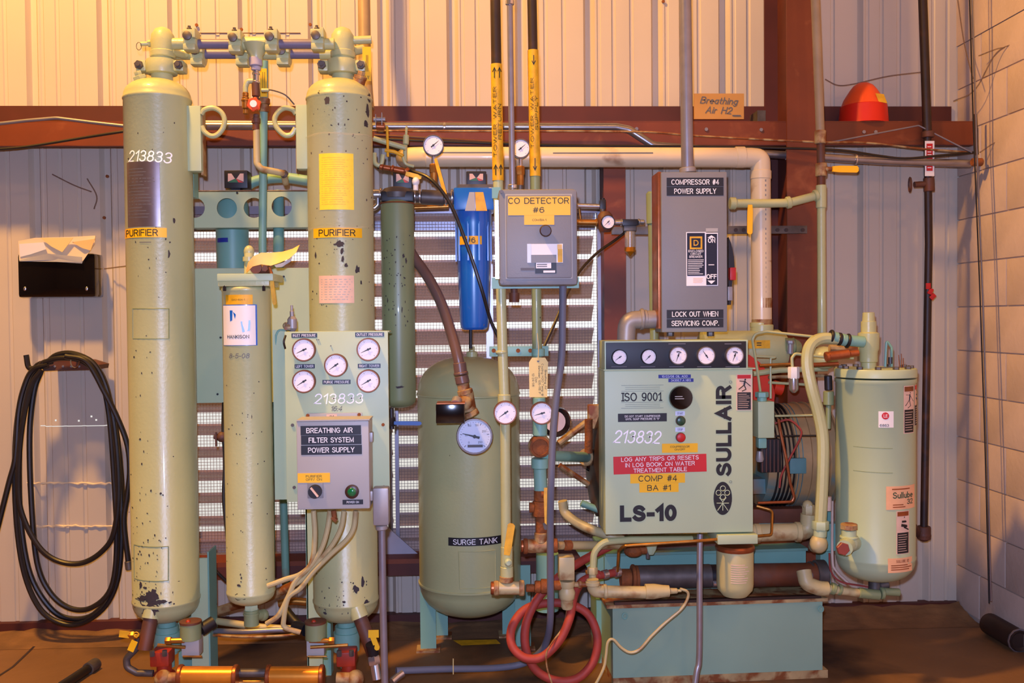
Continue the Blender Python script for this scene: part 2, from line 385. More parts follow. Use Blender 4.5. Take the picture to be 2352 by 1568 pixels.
D('galv_dark', '#5c5550', .5, metal=.5, var=.3, vs=18)
D('dark_pipe', '#2e1c14', .5, var=.3, vs=12, rust=.2, rustc='#5a3218')
D('brass', '#b07a38', .35, metal=.8, var=.2, vs=30)
D('copper', '#a05a34', .35, metal=.7, var=.2, vs=30)
D('orange_cyl', '#d88a2a', .3, metal=.5, var=.1, vs=20)
D('yellow', '#f0b80c', .5, var=.05)
D('yellow_dirty', '#d9a315', .55, var=.2, vs=30)
D('yellow_placard', '#f2d800', .5, var=.06, vs=60)
D('black_label', '#14151c', .5, var=.1)
D('black_gloss', '#0c0809', .12, var=0, coat=.6)
D('black_plastic', '#17151a', .45, var=.1)
D('black_rubber', '#1e1916', .42, var=.25, vs=12)
D('brown_knob', '#3a241a', .4)
D('print_black', '#17171a', .6, var=0)
D('print_grey', '#5a5a60', .6, var=0)
D('print_white', '#eeeeee', .6, var=0)
D('print_red', '#b02818', .6, var=0)
D('chalk', '#ffffff', .9, var=0)
D('white', '#e6e2dc', .5, var=.04)
D('label_pink', '#dcb9a0', .55, var=.1, vs=20)
D('label_peach', '#e8b080', .55, var=.08, vs=20)
D('paper', '#e6cfa4', .7, var=.06)
D('paper_orange', '#ecc078', .7, var=.08)
D('manila', '#e6cd84', .7, var=.04)
D('cardboard', '#b98a4a', .8, var=.1)
D('gauge_rim', '#7a4a30', .4, metal=.5, var=.2)
D('gauge_rim_steel', '#a8a4a6', .2, metal=.9)
D('gauge_rim_black', '#1c1a1c', .3)
D('gauge_face', '#efe9ea', .5, var=0)
D('gauge_face_blue', '#c9d6ee', .4, var=0)
D('enclosure', '#7a7b7c', .5, var=.03, bump=.1, bs=200)
D('enclosure_light', '#a6a49e', .5, var=.03)
D('cast_grey', '#96908c', .45, metal=.3, var=.12, vs=15)
D('blue', '#1765bd', .3, var=.04, coat=.5)
D('blue_label', '#1c2c86', .5)
D('blue_handle', '#1c4c9a', .4)
D('navy', '#10122a', .4, var=0)
D('red', '#c01c1c', .45, var=.06)
D('red_label', '#c41e22', .5, var=.03)
D('red_hose', '#983628', .65, var=.15, vs=20)
D('red_valve', '#9c2a10', .5, var=.25, vs=20, rust=.2, rustc='#5a2412')
D('red_guard', '#d03010', .5, var=.1)
D('red_plug', '#8a4036', .4, var=.1)
D('cone_orange', '#e85220', .45, var=.06)
D('cone_red', '#d8240f', .45, var=.06)
D('green_button', '#14452c', .35, var=0, coat=.5)
D('green_lens', '#0c6a3a', .15, coat=.8, var=0)
D('indicator_green', '#2c6446', .5, var=0)
D('indicator_red', '#c04038', .5, var=0)
D('indicator_pink', '#c8a69a', .5, var=0)
D('nameplate', '#9c8f93', .28, metal=.8, var=.15, vs=15)
D('silver', '#c8c6ca', .25, metal=.9, var=.05)
D('frosted', '#d8d4da', .4, var=0)
D('film', '#f2e4c8', .05, var=0, alpha=.08, coat=1)
D('glass_bowl', '#e6d0b0', .05, var=0, alpha=.35, coat=1)
D('amber', '#b06a10', .2, var=0, alpha=.85)
D('screen_wire', '#84706a', .6, metal=.2, var=0)
D('slat', '#b39686', .45, metal=.1, var=.1, vs=9)
D('louver_frame', '#93909c', .35, metal=.6, var=.06)
D('motor_cream', '#a8875a', .6, var=.2, vs=9, rust=.35, rustc='#5f8580', rs=5)
D('motor_teal', '#4f7878', .55, var=.25, vs=8, rust=.3, rustc='#7b5630')
D('filter_body', '#b5ad78', .5, var=.06)
D('plumb_white', '#a8a0a8', .6, var=.1)
D('debris', '#7a5834', .9, var=.25, vs=9, bump=.6)
D('pipe_tan', '#9a8464', .5, var=.12, vs=10)
D('hose_brown', '#6b5148', .35, var=.12, vs=10)
D('cobweb', '#7d6456', .9, var=0, alpha=.55)
D('ground_out', '#cfcac2', .9)
def floor_mat():
    m = M('floor_concrete', '#75532f', .62, var=.25, vs=2.2, rust=.30, rustc='#2b1a10', rs=1.3, chips=.2, chipc='#8a6a48', chs=9, bump=.5, bs=25)
    MT['floor'] = m
floor_mat()
# ================================================================ ROOM
WY = 4.27
XR = P(2196, 760, WY).x
XL = -6.0; YB = -6.0; ZT = 6.6
def quad(name, a, b, mat, kind='structure'):
    return MB().box(a, b).done(name, mat, None, None, kind)
quad('floor', (XL, YB, -.1), (XR+.1, WY+.12, 0), MT['floor'])
quad('ceiling', (XL, YB, ZT), (XR+.2, WY+.2, ZT+.1), MT['plain_wall'])
quad('wall_left', (XL-.1, YB, 0), (XL, WY+.1, ZT), MT['plain_wall'])
quad('wall_front', (XL, YB-.1, 0), (XR+.1, YB, ZT), MT['plain_wall'])
g = MB().box((-25, WY+.14, -.3), (25, 60, -.12)).done('trim_9', MT['ground_out'], None, 'pale yard ground outside the louver', 'structure')
# corrugated wall with the louver opening and the light leaks
prof = [(0,0),(.012,.03),(.036,.03),(.052,0),(.060,0),(.064,.004),(.075,.004),(.079,0),(.125,0),(.129,.006),(.141,.006),(.145,0),(.205,0),(.209,.006),(.221,.006),(.225,0)]
PITCHW = .3035; XW0 = P(61, 200, WY).x
def prof_y(x):
    t = (x-XW0) % PITCHW
    pr = prof+[(PITCHW, 0)]
    for (a, ya), (b, yb) in zip(pr, pr[1:]):
        if a <= t <= b: return ya+(yb-ya)*(t-a)/(b-a)
    return 0
def wall_strip(m, x0, x1, z0, z1):
    xs = {x0, x1}; k = math.floor((x0-XW0)/PITCHW)
    while XW0+k*PITCHW < x1:
        for a, _ in prof:
            x = XW0+k*PITCHW+a
            if x0 < x < x1: xs.add(x)
        k += 1
    xs = sorted(xs); A = m._v([(x, WY+prof_y(x+1e-7), z0) for x in xs]); B = m._v([(x, WY+prof_y(x+1e-7), z1) for x in xs])
    for i in range(len(xs)-1): m.bm.faces.new([A[i], A[i+1], B[i+1], B[i]])
LX0, LX1 = P(432, 900, WY).x, P(1372, 900, WY).x; LZ0, LZ1 = P(900, 1262, WY).z, P(900, 492, WY).z
holes = [(LX0, LX1, LZ0, LZ1)]
def hole(x0, x1, y0, y1):
    a = P(x0, y1, WY); b = P(x1, y0, WY); holes.append((a.x, b.x, a.z, b.z))
hole(86, 262, 976, 980)
for x_, y_ in ((128, 965), (181, 966), (210, 956), (221, 964)): hole(x_-2, x_+2, y_-2, y_+2)
zs = sorted({0, ZT} | {h for q in holes for h in q[2:]})
m = MB()
for z0, z1 in zip(zs, zs[1:]):
    zc = (z0+z1)/2; x = XL; hs = sorted(q for q in holes if q[2] < zc < q[3])
    for q in hs: wall_strip(m, x, q[0], z0, z1); x = q[1]
    wall_strip(m, x, XR+.02, z0, z1)
wb = m.done('wall_back', MT['wall_sheet'], None, 'ribbed cream metal wall cladding behind the machines', 'structure', 20)
# fasteners and seams on the sheet
for i, (x, y) in enumerate(((452, 58), (555, 68), (713, 57), (1523, 4), (240, 500), (247, 405))):
    c = P(x, y, WY-.002); MB().cyl(c, c+Vector((0, -.006, 0)), .007, 8).done('fastener', MT['rust'], wb)
pipe('sheet_seam', [(430, 76, WY-.002), (690, 76, WY-.002)], 1.1, MT['primer_dark'], wb, seg=4)
# ragged foam strips where the sheets lap on the left
for yy, x0, x1 in ((1110, 62, 262), (1208, 84, 268)):
    pts = [(x, yy+random.uniform(-2, 2), WY-.004) for x in range(x0, x1, 9)]
    m = MB(); m.tube(pp(pts), [S(100, WY)*random.uniform(1.5, 3.6) for _ in pts], seg=6); m.done('sealant_strip', MT['paper'], wb)
# concrete block wall on the right
wr = quad('wall_right', (XR+.012, YB, 0), (XR+.14, WY+.12, ZT), MT['block_paint'])
bh, bl = .196, .403
bme = {}
nz = 0
for r in range(0, 13):
    z = .0 + r*bh+.02
    off = 0 if r % 2 else bl/2
    y1 = WY
    first = True
    for k in range(5):
        l = (bl-off if (first and off) else bl); y0 = y1-l
        key = round(l, 3)
        if key not in bme:
            o = MB().box((XR+.002, y0+.003, z+.0025), (XR+.03, y1-.003, z+bh-.0025), .0025).done('concrete_block', MT['block_paint'], wr); bme[key] = o.data
        else:
            o = bpy.data.objects.new('concrete_block', bme[key]); COL.objects.link(o); c = Vector((XR+.016, (y0+y1)/2, z+bh/2)); ORG[o] = c; o.parent = wr; o.location = c-ORG[wr]
        y1 = y0; first = False
MB().box((XR-.002, YB, 13*bh+.02), (XR+.03, WY, ZT)).done('painted_render', MT['block_paint'], wr)
# base trim strip and dirt along the wall foot
m = MB(); m.box((XL, WY-.03, 0), (XR, WY+.02, P(150, 1424, WY).z)); m.done('baseboard_back', MT['primer_dark'], None, None, 'structure')
m = MB()
bmesh.ops.create_grid(m.bm, x_segments=140, y_segments=14, size=.5)
for v in m.bm.verts:
    x = XL+2+(XR-XL-2)*(v.co.x+.5); t = v.co.y+.5; y = WY-.03-.20*t
    right = max(0, min(1, (x-1.2)/.5))
    h = (1-t)**1.6*(.008+.028*right+.006*math.sin(x*9)+.012*random.random()); v.co = (x, y, max(0, h*(1 if t < .98 else 0))+.001)
m.done('dirt_drift', MT['debris'], None, 'brown dust and dirt heaped along the foot of the wall', 'stuff')['category'] = 'dirt'
# girt
gz = P(1000, 274, 4.08).z
def xat(px, Y=4.1): return P(px, 300, Y).x
GY0 = 4.07
ztop = P(1000, 245, WY).z; zfl = P(1000, 333, GY0).z; zsh = P(1000, 278, GY0).z
x0 = XL+.5; x1 = P(1812, 300, GY0).x; x2 = P(1893, 300, GY0).x; x3 = XR-.03
gt = MB().box((x0, GY0, zsh-.004), (XR-.03, WY-.006, zsh)).done('trim_1', MT['primer'], None, 'red-brown steel girt across the ribbed wall', 'structure')
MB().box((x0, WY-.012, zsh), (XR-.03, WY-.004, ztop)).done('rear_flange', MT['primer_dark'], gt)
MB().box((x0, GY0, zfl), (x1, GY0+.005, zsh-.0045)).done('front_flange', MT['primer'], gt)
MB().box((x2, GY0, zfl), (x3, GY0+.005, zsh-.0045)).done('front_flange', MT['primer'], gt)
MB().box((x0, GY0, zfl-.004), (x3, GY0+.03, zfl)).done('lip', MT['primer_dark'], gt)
for px, py in ((1435, 296), (1462, 296), (1622, 297), (1748, 298), (1984, 303), (2011, 303)):
    c = P(px, py, GY0-.001); MB().cyl(c, c+Vector((0, -.004, 0)), .008, 6).done('bolt', MT['conduit'], gt)
MB().box((P(1738, 260, 4.1).x, 4.09, zsh), (P(1757, 260, 4.1).x, 4.2, zsh+.05)).done('clip', MT['galv_dark'], gt)
# building column
xa, xb = P(1808, 400, 3.95).x, P(1876, 400, 3.95).x; xm = (xa+xb)/2
cl = MB().box((xa, 3.95, 0), (xb, 3.96, ZT)).done('trim_2', MT['primer'], None, 'red-brown steel column right of the breaker box', 'structure')
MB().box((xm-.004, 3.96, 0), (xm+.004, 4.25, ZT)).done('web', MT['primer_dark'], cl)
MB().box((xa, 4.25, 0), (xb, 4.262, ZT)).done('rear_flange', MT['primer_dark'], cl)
# jamb post beside louver
a, b = P(1387, 500, 4.13), P(1437, 500, 4.13)
jp = MB().box((a.x, 4.13, 0), (b.x, 4.137, zfl)).done('trim_3', MT['primer'], None, 'red-brown steel jamb post right of the louver', 'structure')
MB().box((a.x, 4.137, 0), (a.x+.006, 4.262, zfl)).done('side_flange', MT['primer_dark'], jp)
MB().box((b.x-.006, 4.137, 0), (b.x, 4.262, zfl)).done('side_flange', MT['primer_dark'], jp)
# sill beam below louver
sz1 = P(900, 1284, 4.1).z; sz0 = P(900, 1322, 4.1).z
sl = MB().box((LX0-.0, 4.1, sz1-.02), (LX1+.02, 4.26, sz1)).done('trim_4', MT['primer'], None, 'rusty sill beam below the louver', 'structure')
MB().box((LX0-.0, 4.1, sz0), (LX1+.02, 4.106, sz1-.02)).done('front_lip', MT['primer_dark'], sl)
# louver window
lw = thing('window_1', 'daylit metal louver with wire screen', 'louver', ((LX0+LX1)/2, WY, LZ0)); del lw['category']; lw['kind'] = 'structure'
fw = .02
xmid = P(900, 900, WY).x
for x_a, x_b in ((LX0-.02, LX0+.02), (LX1-.0, LX1+.038), (xmid-.02, xmid-.002), (xmid+.014, xmid+.03), (P(1118, 900, WY).x, P(1134, 900, WY).x)):
    MB().box((x_a, WY-.035, LZ0), (x_b, WY-.005, LZ1)).done('frame', MT['louver_frame'], lw)
for z_a, z_b in ((LZ0-.045, LZ0), (LZ1, LZ1+.035)):
    MB().box((LX0-.02, WY-.03, z_a), (LX1+.03, WY+.01, z_b)).done('frame', MT['louver_frame'], lw)
MB().box((xmid-.002, WY+.0, LZ0), (xmid+.014, WY+.02, LZ1)) .bm.free()
per = .1022
def slat_mesh(xA, xB, open_):
    m = MB(); d = per*(1-open_)
    # room-side lip, sloping blade, outer lip
    pts = [(.004, .006), (.004, -.004), (.012, -.012), (.07, -d+.006), (.075, -d-.004), (.078, -d-.004), (.073, -d+.009), (.014, -.008), (.007, -.002), (.007, .006)]
    A = m._v([(xA, WY+y, z) for y, z in pts]); B = m._v([(xB, WY+y, z) for y, z in pts]); n = len(pts)
    for i in range(n): m.bm.faces.new([A[i], A[(i+1) % n], B[(i+1) % n], B[i]])
    m.bm.faces.new(A[::-1]); m.bm.faces.new(B)
    return m
for (xA, xB, op) in ((LX0+.01, xmid-.004, .52), (xmid+.016, LX1-.014, .37)):
    base = None; z = LZ1-.004; k = 0
    while z > LZ0+.03:
        if base is None:
            base = slat_mesh(xA, xB, op).done('slat', MT['slat'], lw); base.location.z += z; ORG[base] = ORG[base]+Vector((0, 0, z)); zref = z
        else:
            o = base.copy(); COL.objects.link(o); o.location.z += z-zref; ORG[o] = ORG[base]
        z -= per; k += 1
# closing strip at the foot of louver
MB().box((LX0, WY+.03, LZ0-.02), (LX1, WY+.035, LZ0+.09)).done('bottom_rail', MT['slat'], lw)
MB().box((LX0, WY+.03, LZ1-.07), (LX1, WY+.035, LZ1+.02)).done('top_rail', MT['louver_frame'], lw)
m = MB(); st = .0135; x = LX0
while x < LX1: m.box((x, WY-.012, LZ0), (x+.0017, WY-.0109, LZ1)); x += st
z = LZ0
while z < LZ1: m.box((LX0, WY-.0135, z), (LX1, WY-.0124, z+.0017)); z += st
m.done('wire_screen', MT['screen_wire'], lw, 'fine wire mesh stretched over the louver', 'stuff')
# white gusset sheet at the sill, right of the dryer
m = MB(); q = [P(886, 1205, 4.2), P(972, 1281, 4.2), P(880, 1281, 4.2)]
m.prism([(v.x, v.z) for v in q][::-1], 4.19, 4.2)
tag(m.done('sheet_metal_gusset', MT['plumb_white'], None), 'grey-white triangular sheet standing on the sill left of the surge tank', 'metal sheet')
# roof lamp that makes the orange light, and one added for fill
for nm, lc, lb in (('high_bay_lamp', (-1.9, 2.15, 5.2), 'round high bay lamp hung above the left of the room'), ('high_bay_lamp', (1.3, -1.2, 5.4), 'unseen round high bay lamp added for fill behind the camera')):
    t = thing(nm, lb, 'lamp', Vector(lc)+Vector((0, 0, .2)))
    MB().lathe([(.26, .0), (.2, .18), (.08, .3), (.08, .45)], Vector(lc)+Vector((0, 0, .2)), (0, 0, 1), 24, cap=False).done('reflector', MT['steel'], t)
    MB().cyl(Vector(lc)+Vector((0, 0, .6)), (lc[0], lc[1], ZT), .01, 6).done('hanger', MT['steel'], t)
# ================================================================ PURIFIER (left half)
def at(px, py, Y): return P(px, py, Y)
def vessel(name, lab, cat, px, ytop, ysh, ybs, ybot, rpx, Y, mat, neck=None, group=None, seam=True, collar=0, slope=0):
    """upright pressure vessel: rounded heads, weld bead; returns thing + wrap tuple"""
    c = P(px, (ysh+ybs)/2, Y); s = S(px, Y); r = rpx*s
    zt, z1, z2, zb = P(px, ytop, Y).z, P(px, ysh, Y).z, P(px, ybs, Y).z, P(px, ybot, Y).z
    t = thing(name, lab, cat, (c.x, Y, zb), group)
    pr = []
    for i in range(9):
        a = math.pi/2*i/8; pr.append((max(r*math.sin(a)**.8, .003), zb+(z2-zb)*(1-math.cos(a))))
    if seam: pr += [(r*1.02, z2+.003), (r*1.02, z2+.009), (r, z2+.012), (r, z1-.012), (r*1.02, z1-.009), (r*1.02, z1-.003)]
    for i in range(9):
        a = math.pi/2*(1-i/8); pr.append((max(r*math.sin(a)**.8, .003), zt-(zt-z1)*(1-math.cos(a))))
    MB().lathe([(a, b) for a, b in pr], (c.x, Y, 0), (0, 0, 1), 40).done('shell', mat, t, ang=50)
    return t, (c.x, Y, r)
TY = 3.45
def tower(px, lab, top_lug, lugside):
    t, wv = vessel('purifier_tower', lab, 'tower', px, 183, 226, 1378, 1425, 74, TY, MT['sage_chipped' if lugside < 0 else 'sage'], group=None)
    c = P(px, 170, TY); s = S(px, TY)
    # neck, grooved coupling and elbow
    zc = P(px, 155, TY).z
    MB().cyl((c.x, TY, P(px, 190, TY).z), (c.x, TY, P(px, 120, TY).z), 24*s, 20).done('neck', MT['sage'], t)
    m = MB(); m.lathe([(27*s, -17*s), (34*s, -15*s), (36*s, -6*s), (36*s, 6*s), (34*s, 15*s), (27*s, 17*s)], (c.x, TY, zc), (0, 0, 1), 24)
    for sg in (-1, 1): m.box((c.x+sg*30*s, TY-.03, zc-13*s), (c.x+sg*54*s, TY+.03, zc+13*s), 6*s)
    cc = m.done('clamp', MT['sage'], t)
    for sg in (-1, 1):
        m = MB(); hexnut(m, (c.x+sg*44*s, TY-.043, zc), (0, 1, 0), 10*s, .014); m.cyl((c.x+sg*44*s, TY-.05, zc), (c.x+sg*44*s, TY+.04, zc), 5*s, 8)
        m.done('bolt', MT['galv_dark'], cc)
    # side plug
    return t, wv
tl, WL = tower(372, 'left tall sage-green purifier tower with silver nameplate and big paint chips near its foot', 0, 1)
tr, WR = tower(787, 'right tall sage-green purifier tower wrapped in clear film with yellow placard', 0, -1)
for t, px, sg in ((tl, 372, 1), (tr, 787, -1)):
    s = S(px, TY); e = px-(48 if sg > 0 else -38)
    m = MB(); a = P(px-42 if sg > 0 else px+35, 200, TY-.03); ax = Vector((-.35 if sg > 0 else .3, -.2, 1)).normalized()
    m.cyl(a-ax*.02, a+ax*.03, 14*s, 14); hexnut(m, a+ax*.028, ax, 16*s, .012); hexnut(m, a+ax*.04, ax, 9*s, .016)
    m.done('relief_plug', MT['sage' if sg > 0 else 'cream_rusty'], t)
# top elbows of the towers
for t, px in ((tl, 374), (tr, 787)):
    s = S(px, TY); c = P(px, 100, TY)
    m = MB(); zb = P(px, 130, TY).z
    m.lathe([(25*s, 0), (28*s, .004), (28*s, 14*s), (25*s, 17*s)], (c.x, TY, zb-4*s), (0, 0, 1), 24)
    m.lathe([(26*s, 0), (27*s, 24*s), (25*s, 40*s), (17*s, 53*s), (6*s, 58*s), (1*s, 59*s)], (c.x, TY, zb+8*s), (0, 0, 1), 24)
    m.done('elbow', MT['sage'], t)
# nameplates & lettering of the left tower
pl = plate('nameplate', 312, 383, 390, 527, TY, MT['nameplate'], tl, WL)
lines('print', 317, 395, 380, 510, 16, TY, MT['print_grey'], pl, WL, .25, .5)
text('213833', 364, 371, 94, 25, TY, MT['chalk'], tl, wrap=WL, shear=.15, name='chalk_number', bold=-.005, rot=-3)
sign('name_label', 297, 530, 403, 551, TY, MT['yellow'], tl, 'PURIFIER', MT['print_black'], 80, 15, WL, tdx=-4)
lines('faint_date', 345, 558, 375, 566, 1, TY, MT['print_grey'], tl, WL, .2)
for y0, y1 in ((709, 776), (1238, 1314)):
    m = MB(); s = S(372, TY)
    for (xa, ya), (xb, yb) in (((326, y0), (408, y0)), ((408, y0), (408, y1)), ((408, y1), (326, y1)), ((326, y1), (326, y0))):
        pts = [P(xa+(xb-xa)*k/6, ya+(yb-ya)*k/6, TY) for k in range(7)]
        for p in pts: dx = p.x-WL[0]; p.y = TY-math.sqrt(max(0, WL[2]**2-dx*dx))
        m.tube(pts, .0016, seg=5)
    m.done('painted_over_plate', MT['olive'], tl)
# paint chips, flat flakes following the shell
def flakes(parent, wv, Y, spots, mat, n0=9):
    m = MB()
    for x, y, rx, ry in spots:
        pts = []
        n = n0+int(rx)
        c = P(x, y, Y); s = S(x, Y)
        for k in range(n):
            a = 2*math.pi*k/n; rr = random.uniform(.55, 1.15)
            pts.append((c.x+rx*s*rr*math.cos(a), c.z+ry*s*rr*math.sin(a)))
        vs_ = []
        for X, Z in [(c.x, c.z)]+pts:
            dx = max(-wv[2]*.99, min(wv[2]*.99, X-wv[0])); vs_.append(m.bm.verts.new((X, Y-math.sqrt(wv[2]**2-dx*dx)-.0008, Z)))
        for k in range(n): m.bm.faces.new([vs_[0], vs_[1+k], vs_[1+(k+1) % n]])
    return m.done('paint_chips', mat, parent, None, 'stuff')
D('chip_dark', '#393336', .8, var=.1)
sp = [(368, 1366, 24, 25), (374, 1346, 18, 14), (392, 1360, 16, 5), (345, 1358, 16, 4), (352, 1352, 12, 5), (376, 1383, 10, 9), (357, 1330, 6, 3), (345, 1325, 4, 9), (388, 1362, 8, 4), (412, 1363, 4, 3), (327, 1375, 2, 9), (417, 511, 2.5, 7), (408, 587, 2.5, 12), (326, 395, 2, 3), (392, 1120, 3, 3), (345, 1000, 3, 3)]
for _ in range(150): sp.append((random.gauss(360, 30), random.gauss(1300, 95) if random.random() < .6 else random.uniform(260, 1250), random.uniform(.7, 2.4), random.uniform(.8, 3.4)))
flakes(tl, WL, TY, [q for q in sp if 300 < q[0] < 438 and q[1] < 1395], MT['chip_dark'], 6)
sp = [(763, 247, 7, 11), (848, 262, 4, 16), (850, 230, 3, 12), (845, 292, 4, 10), (789, 566, 12, 8), (795, 582, 4, 8), (797, 600, 4, 8), (804, 612, 5, 5), (828, 622, 5, 10), (733, 590, 3, 8), (836, 650, 2, 6), (826, 1335, 8, 10), (840, 1320, 4, 14), (846, 1368, 5, 7), (756, 1388, 5, 3), (800, 1360, 4, 3)]
for _ in range(120): sp.append((random.uniform(722, 853), random.uniform(230, 720) if random.random() < .7 else random.uniform(1300, 1390), random.uniform(.7, 2.2), random.uniform(.8, 3)))
flakes(tr, WR, TY, sp, MT['chip_dark'], 6)
# right tower labels and film wrap
py_ = plate('placard', 744, 365, 820, 489, TY, MT['yellow_placard'], tr, WR)
lines('print', 749, 372, 815, 480, 22, TY, MT['yellow_dirty'], py_, WR, .18, .3)
m = MB(); fm = []
for i in range(15):
    a0 = math.radians(-86+172*i/14)
    fm.append([m.bm.verts.new((WR[0]+(WR[2]+.004+.0025*math.sin(i*2.1+j))*math.sin(a0), TY-(WR[2]+.004+.0025*math.sin(i*2.1+j))*math.cos(a0), P(787, 318+(j/6)*210+(6*math.sin(i*.9) if j == 6 else 0), TY).z)) for j in range(7)])
for i in range(14):
    for j in range(6): m.bm.faces.new([fm[i][j], fm[i+1][j], fm[i+1][j+1], fm[i][j+1]])
m.done('plastic_film', MT['film'], tr, 'clear crinkled plastic film taped around the tower', ang=80)
for yy in (320, 528):
    pts = []
    for i in range(15):
        a0 = math.radians(-80+160*i/14); r = WR[2]+.005; pts.append(Vector((WR[0]+r*math.sin(a0), TY-r*math.cos(a0), P(787, yy+2*math.sin(i*.9), TY).z)))
    MB().tube(pts, .0022, seg=6).done('tape_edge', MT['film'], tr)
sign('name_label', 729, 530, 837, 551, TY, MT['yellow'], tr, 'PURIFIER', MT['print_black'], 82, 15, WR)
p_ = plate('faded_label', 743, 636, 821, 697, TY, MT['label_pink'], tr, WR)
lines('print', 748, 642, 818, 692, 9, TY, MT['enclosure_light'], p_, WR, .3, .15)
# lug brackets and lifting loops
for t, x0, x1, y0, y1, lx in ((tl, 425, 461, 243, 392, 1), (tr, 680, 715, 241, 387, -1)):
    Yb = 3.42; br = pbox('bracket', x0, y0, x1, y1, Yb, .05, MT['sage_light'], t, .003)
    pbox('bracket_edge', x1 if lx > 0 else x0-1, y0+3, x1+5 if lx > 0 else x0, y1+9, Yb+.02, .04, MT['cream_rusty'], t)
    lp = [(462, 262), (470, 252), (490, 248), (508, 258), (516, 276), (511, 296), (498, 310), (484, 312), (470, 303), (463, 290)] if lx > 0 else [(680, 262), (672, 252), (655, 248), (640, 256), (631, 272), (634, 290), (645, 304), (657, 311), (670, 308), (679, 294)]
    MB().tube(smooth([P(x, y, Yb+.01) for x, y in lp], 5), 6*S(470, Yb), seg=10).done('lifting_loop', MT['sage'], t)
# legs: channel posts at the tower feet
for t, x0, x1, side in ((tl, 437, 476, 1), (tr, 704, 738, -1)):
    c0 = P(x0, 1280, 3.5); c1 = P(x1, 1280, 3.5)
    MB().box((c0.x, 3.5, 0), (c1.x, 3.51, P(x0, 1282 if side > 0 else 1160, 3.5).z)).done('leg', MT['sage_light'], t)
    MB().box((c1.x if side > 0 else c0.x-.002, 3.5, 0), (c1.x+.006 if side > 0 else c0.x+.004, 3.60, P(x0, 1268 if side > 0 else 1160, 3.5).z)).done('leg_flange', MT['teal'], t)
    # bottom neck fittings
    px = 380 if side > 0 else 797; s = S(px, TY); cx = WL[0] if side > 0 else WR[0]
    m = MB()
    for ya, yb, r in ((1418, 1436, 20), (1436, 1450, 26), (1450, 1492, 30), (1492, 1500, 24), (1500, 1530, 16)):
        m.cyl((cx, TY, P(px, ya, TY).z), (cx, TY, P(px, yb, TY).z), r*s, 20)
    m.done('outlet_fitting', MT['teal'], t)
    # grit plugs leaning out of the lower shell
    a, b = ((348, 1412, 3.36), (332, 1492, 3.33)) if side > 0 else ((825, 1412, 3.36), (858, 1500, 3.33))
    m = MB(); m.cyl(P(*a), P(*b), 16*s, 16); o = m.done('drain_nipple', MT['rust_tube'], t)
    m = MB(); d = (P(*a)-P(*b)).normalized(); m.cyl(P(*a)-d*.01, P(*a)+d*.03, 20*s, 16); m.done('boss', MT['sage'], t)
# ---- bottom valves, actuators
for px, lab, gy in ((373, 'rusty red valve body under the left purifier tower', 0), (797, 'rusty red valve body under the right purifier tower', 1)):
    Yv = 3.36; s = S(px, Yv); c = P(px, 1520, Yv)
    v = thing('purge_valve', lab, 'valve', c)
    m = MB(); m.box((c.x-22*s, Yv-.035, P(px, 1524, Yv).z), (c.x+22*s, Yv+.04, P(px, 1490, Yv).z), .008)
    m.cyl((c.x+4*s, Yv, P(px, 1560, Yv).z), (c.x+4*s, Yv, P(px, 1520, Yv).z), 17*s, 14)
    m.lathe([(24*s, 0), (24*s, .006)], (c.x+4*s, Yv, P(px, 1548, Yv).z), (0, 0, 1), 16)
    m.done('body', MT['red_valve'], v)
    m = MB(); 
    for sx in (-14, 14): hexnut(m, (c.x+sx*s, Yv-.04, P(px, 1497, Yv).z), (0, 0, 1), 6*s, .02)
    m.done('bolt', MT['galv_dark'], v)
    sx = 1 if gy == 0 else -1
    q = P(px+sx*(-8) , 1560, 3.3)
    m = MB(); m.ball(P(px+(2 if gy == 0 else 20), 1558, 3.31), 20*s, 16); m.cyl(P(px+(2 if gy == 0 else 20), 1558, 3.31), P(px+(40 if gy == 0 else -24), 1558, 3.31), 14*s, 14); m.done('elbow', MT['cream_rusty'], v)
# actuator cylinders at the bottom edge
for x0, x1, lab in ((410, 545, 'orange pneumatic cylinder at the foot of the left tower'), (612, 743, 'orange pneumatic cylinder at the foot of the right tower')):
    Yc = 3.27; t = thing('pneumatic_cylinder', lab, 'cylinder', P((x0+x1)/2, 1553, Yc)); s = S(x0, Yc)
    MB().cyl(P(x0+8, 1553, Yc), P(x1-8, 1553, Yc), 23*s, 28).done('barrel', MT['orange_cyl'], t)
    for xx in (x0, x1-9): MB().lathe([(25*s, 0), (27*s, .003), (27*s, .012), (25*s, .015)], P(xx, 1553, Yc), (1, 0, 0), 28).done('end_cap', MT['copper'], t)
tag(pipe('exhaust_pipe', [(545, 1545, 3.3), (612, 1545, 3.3)], 10, MT['galv_dark']), 'dull metal pipe between the two orange cylinders', 'pipe')
tag(pipe('exhaust_pipe', [(545, 1567, 3.3), (612, 1567, 3.3)], 10, MT['brass']), 'brassy pipe under the dull one between the orange cylinders', 'pipe')
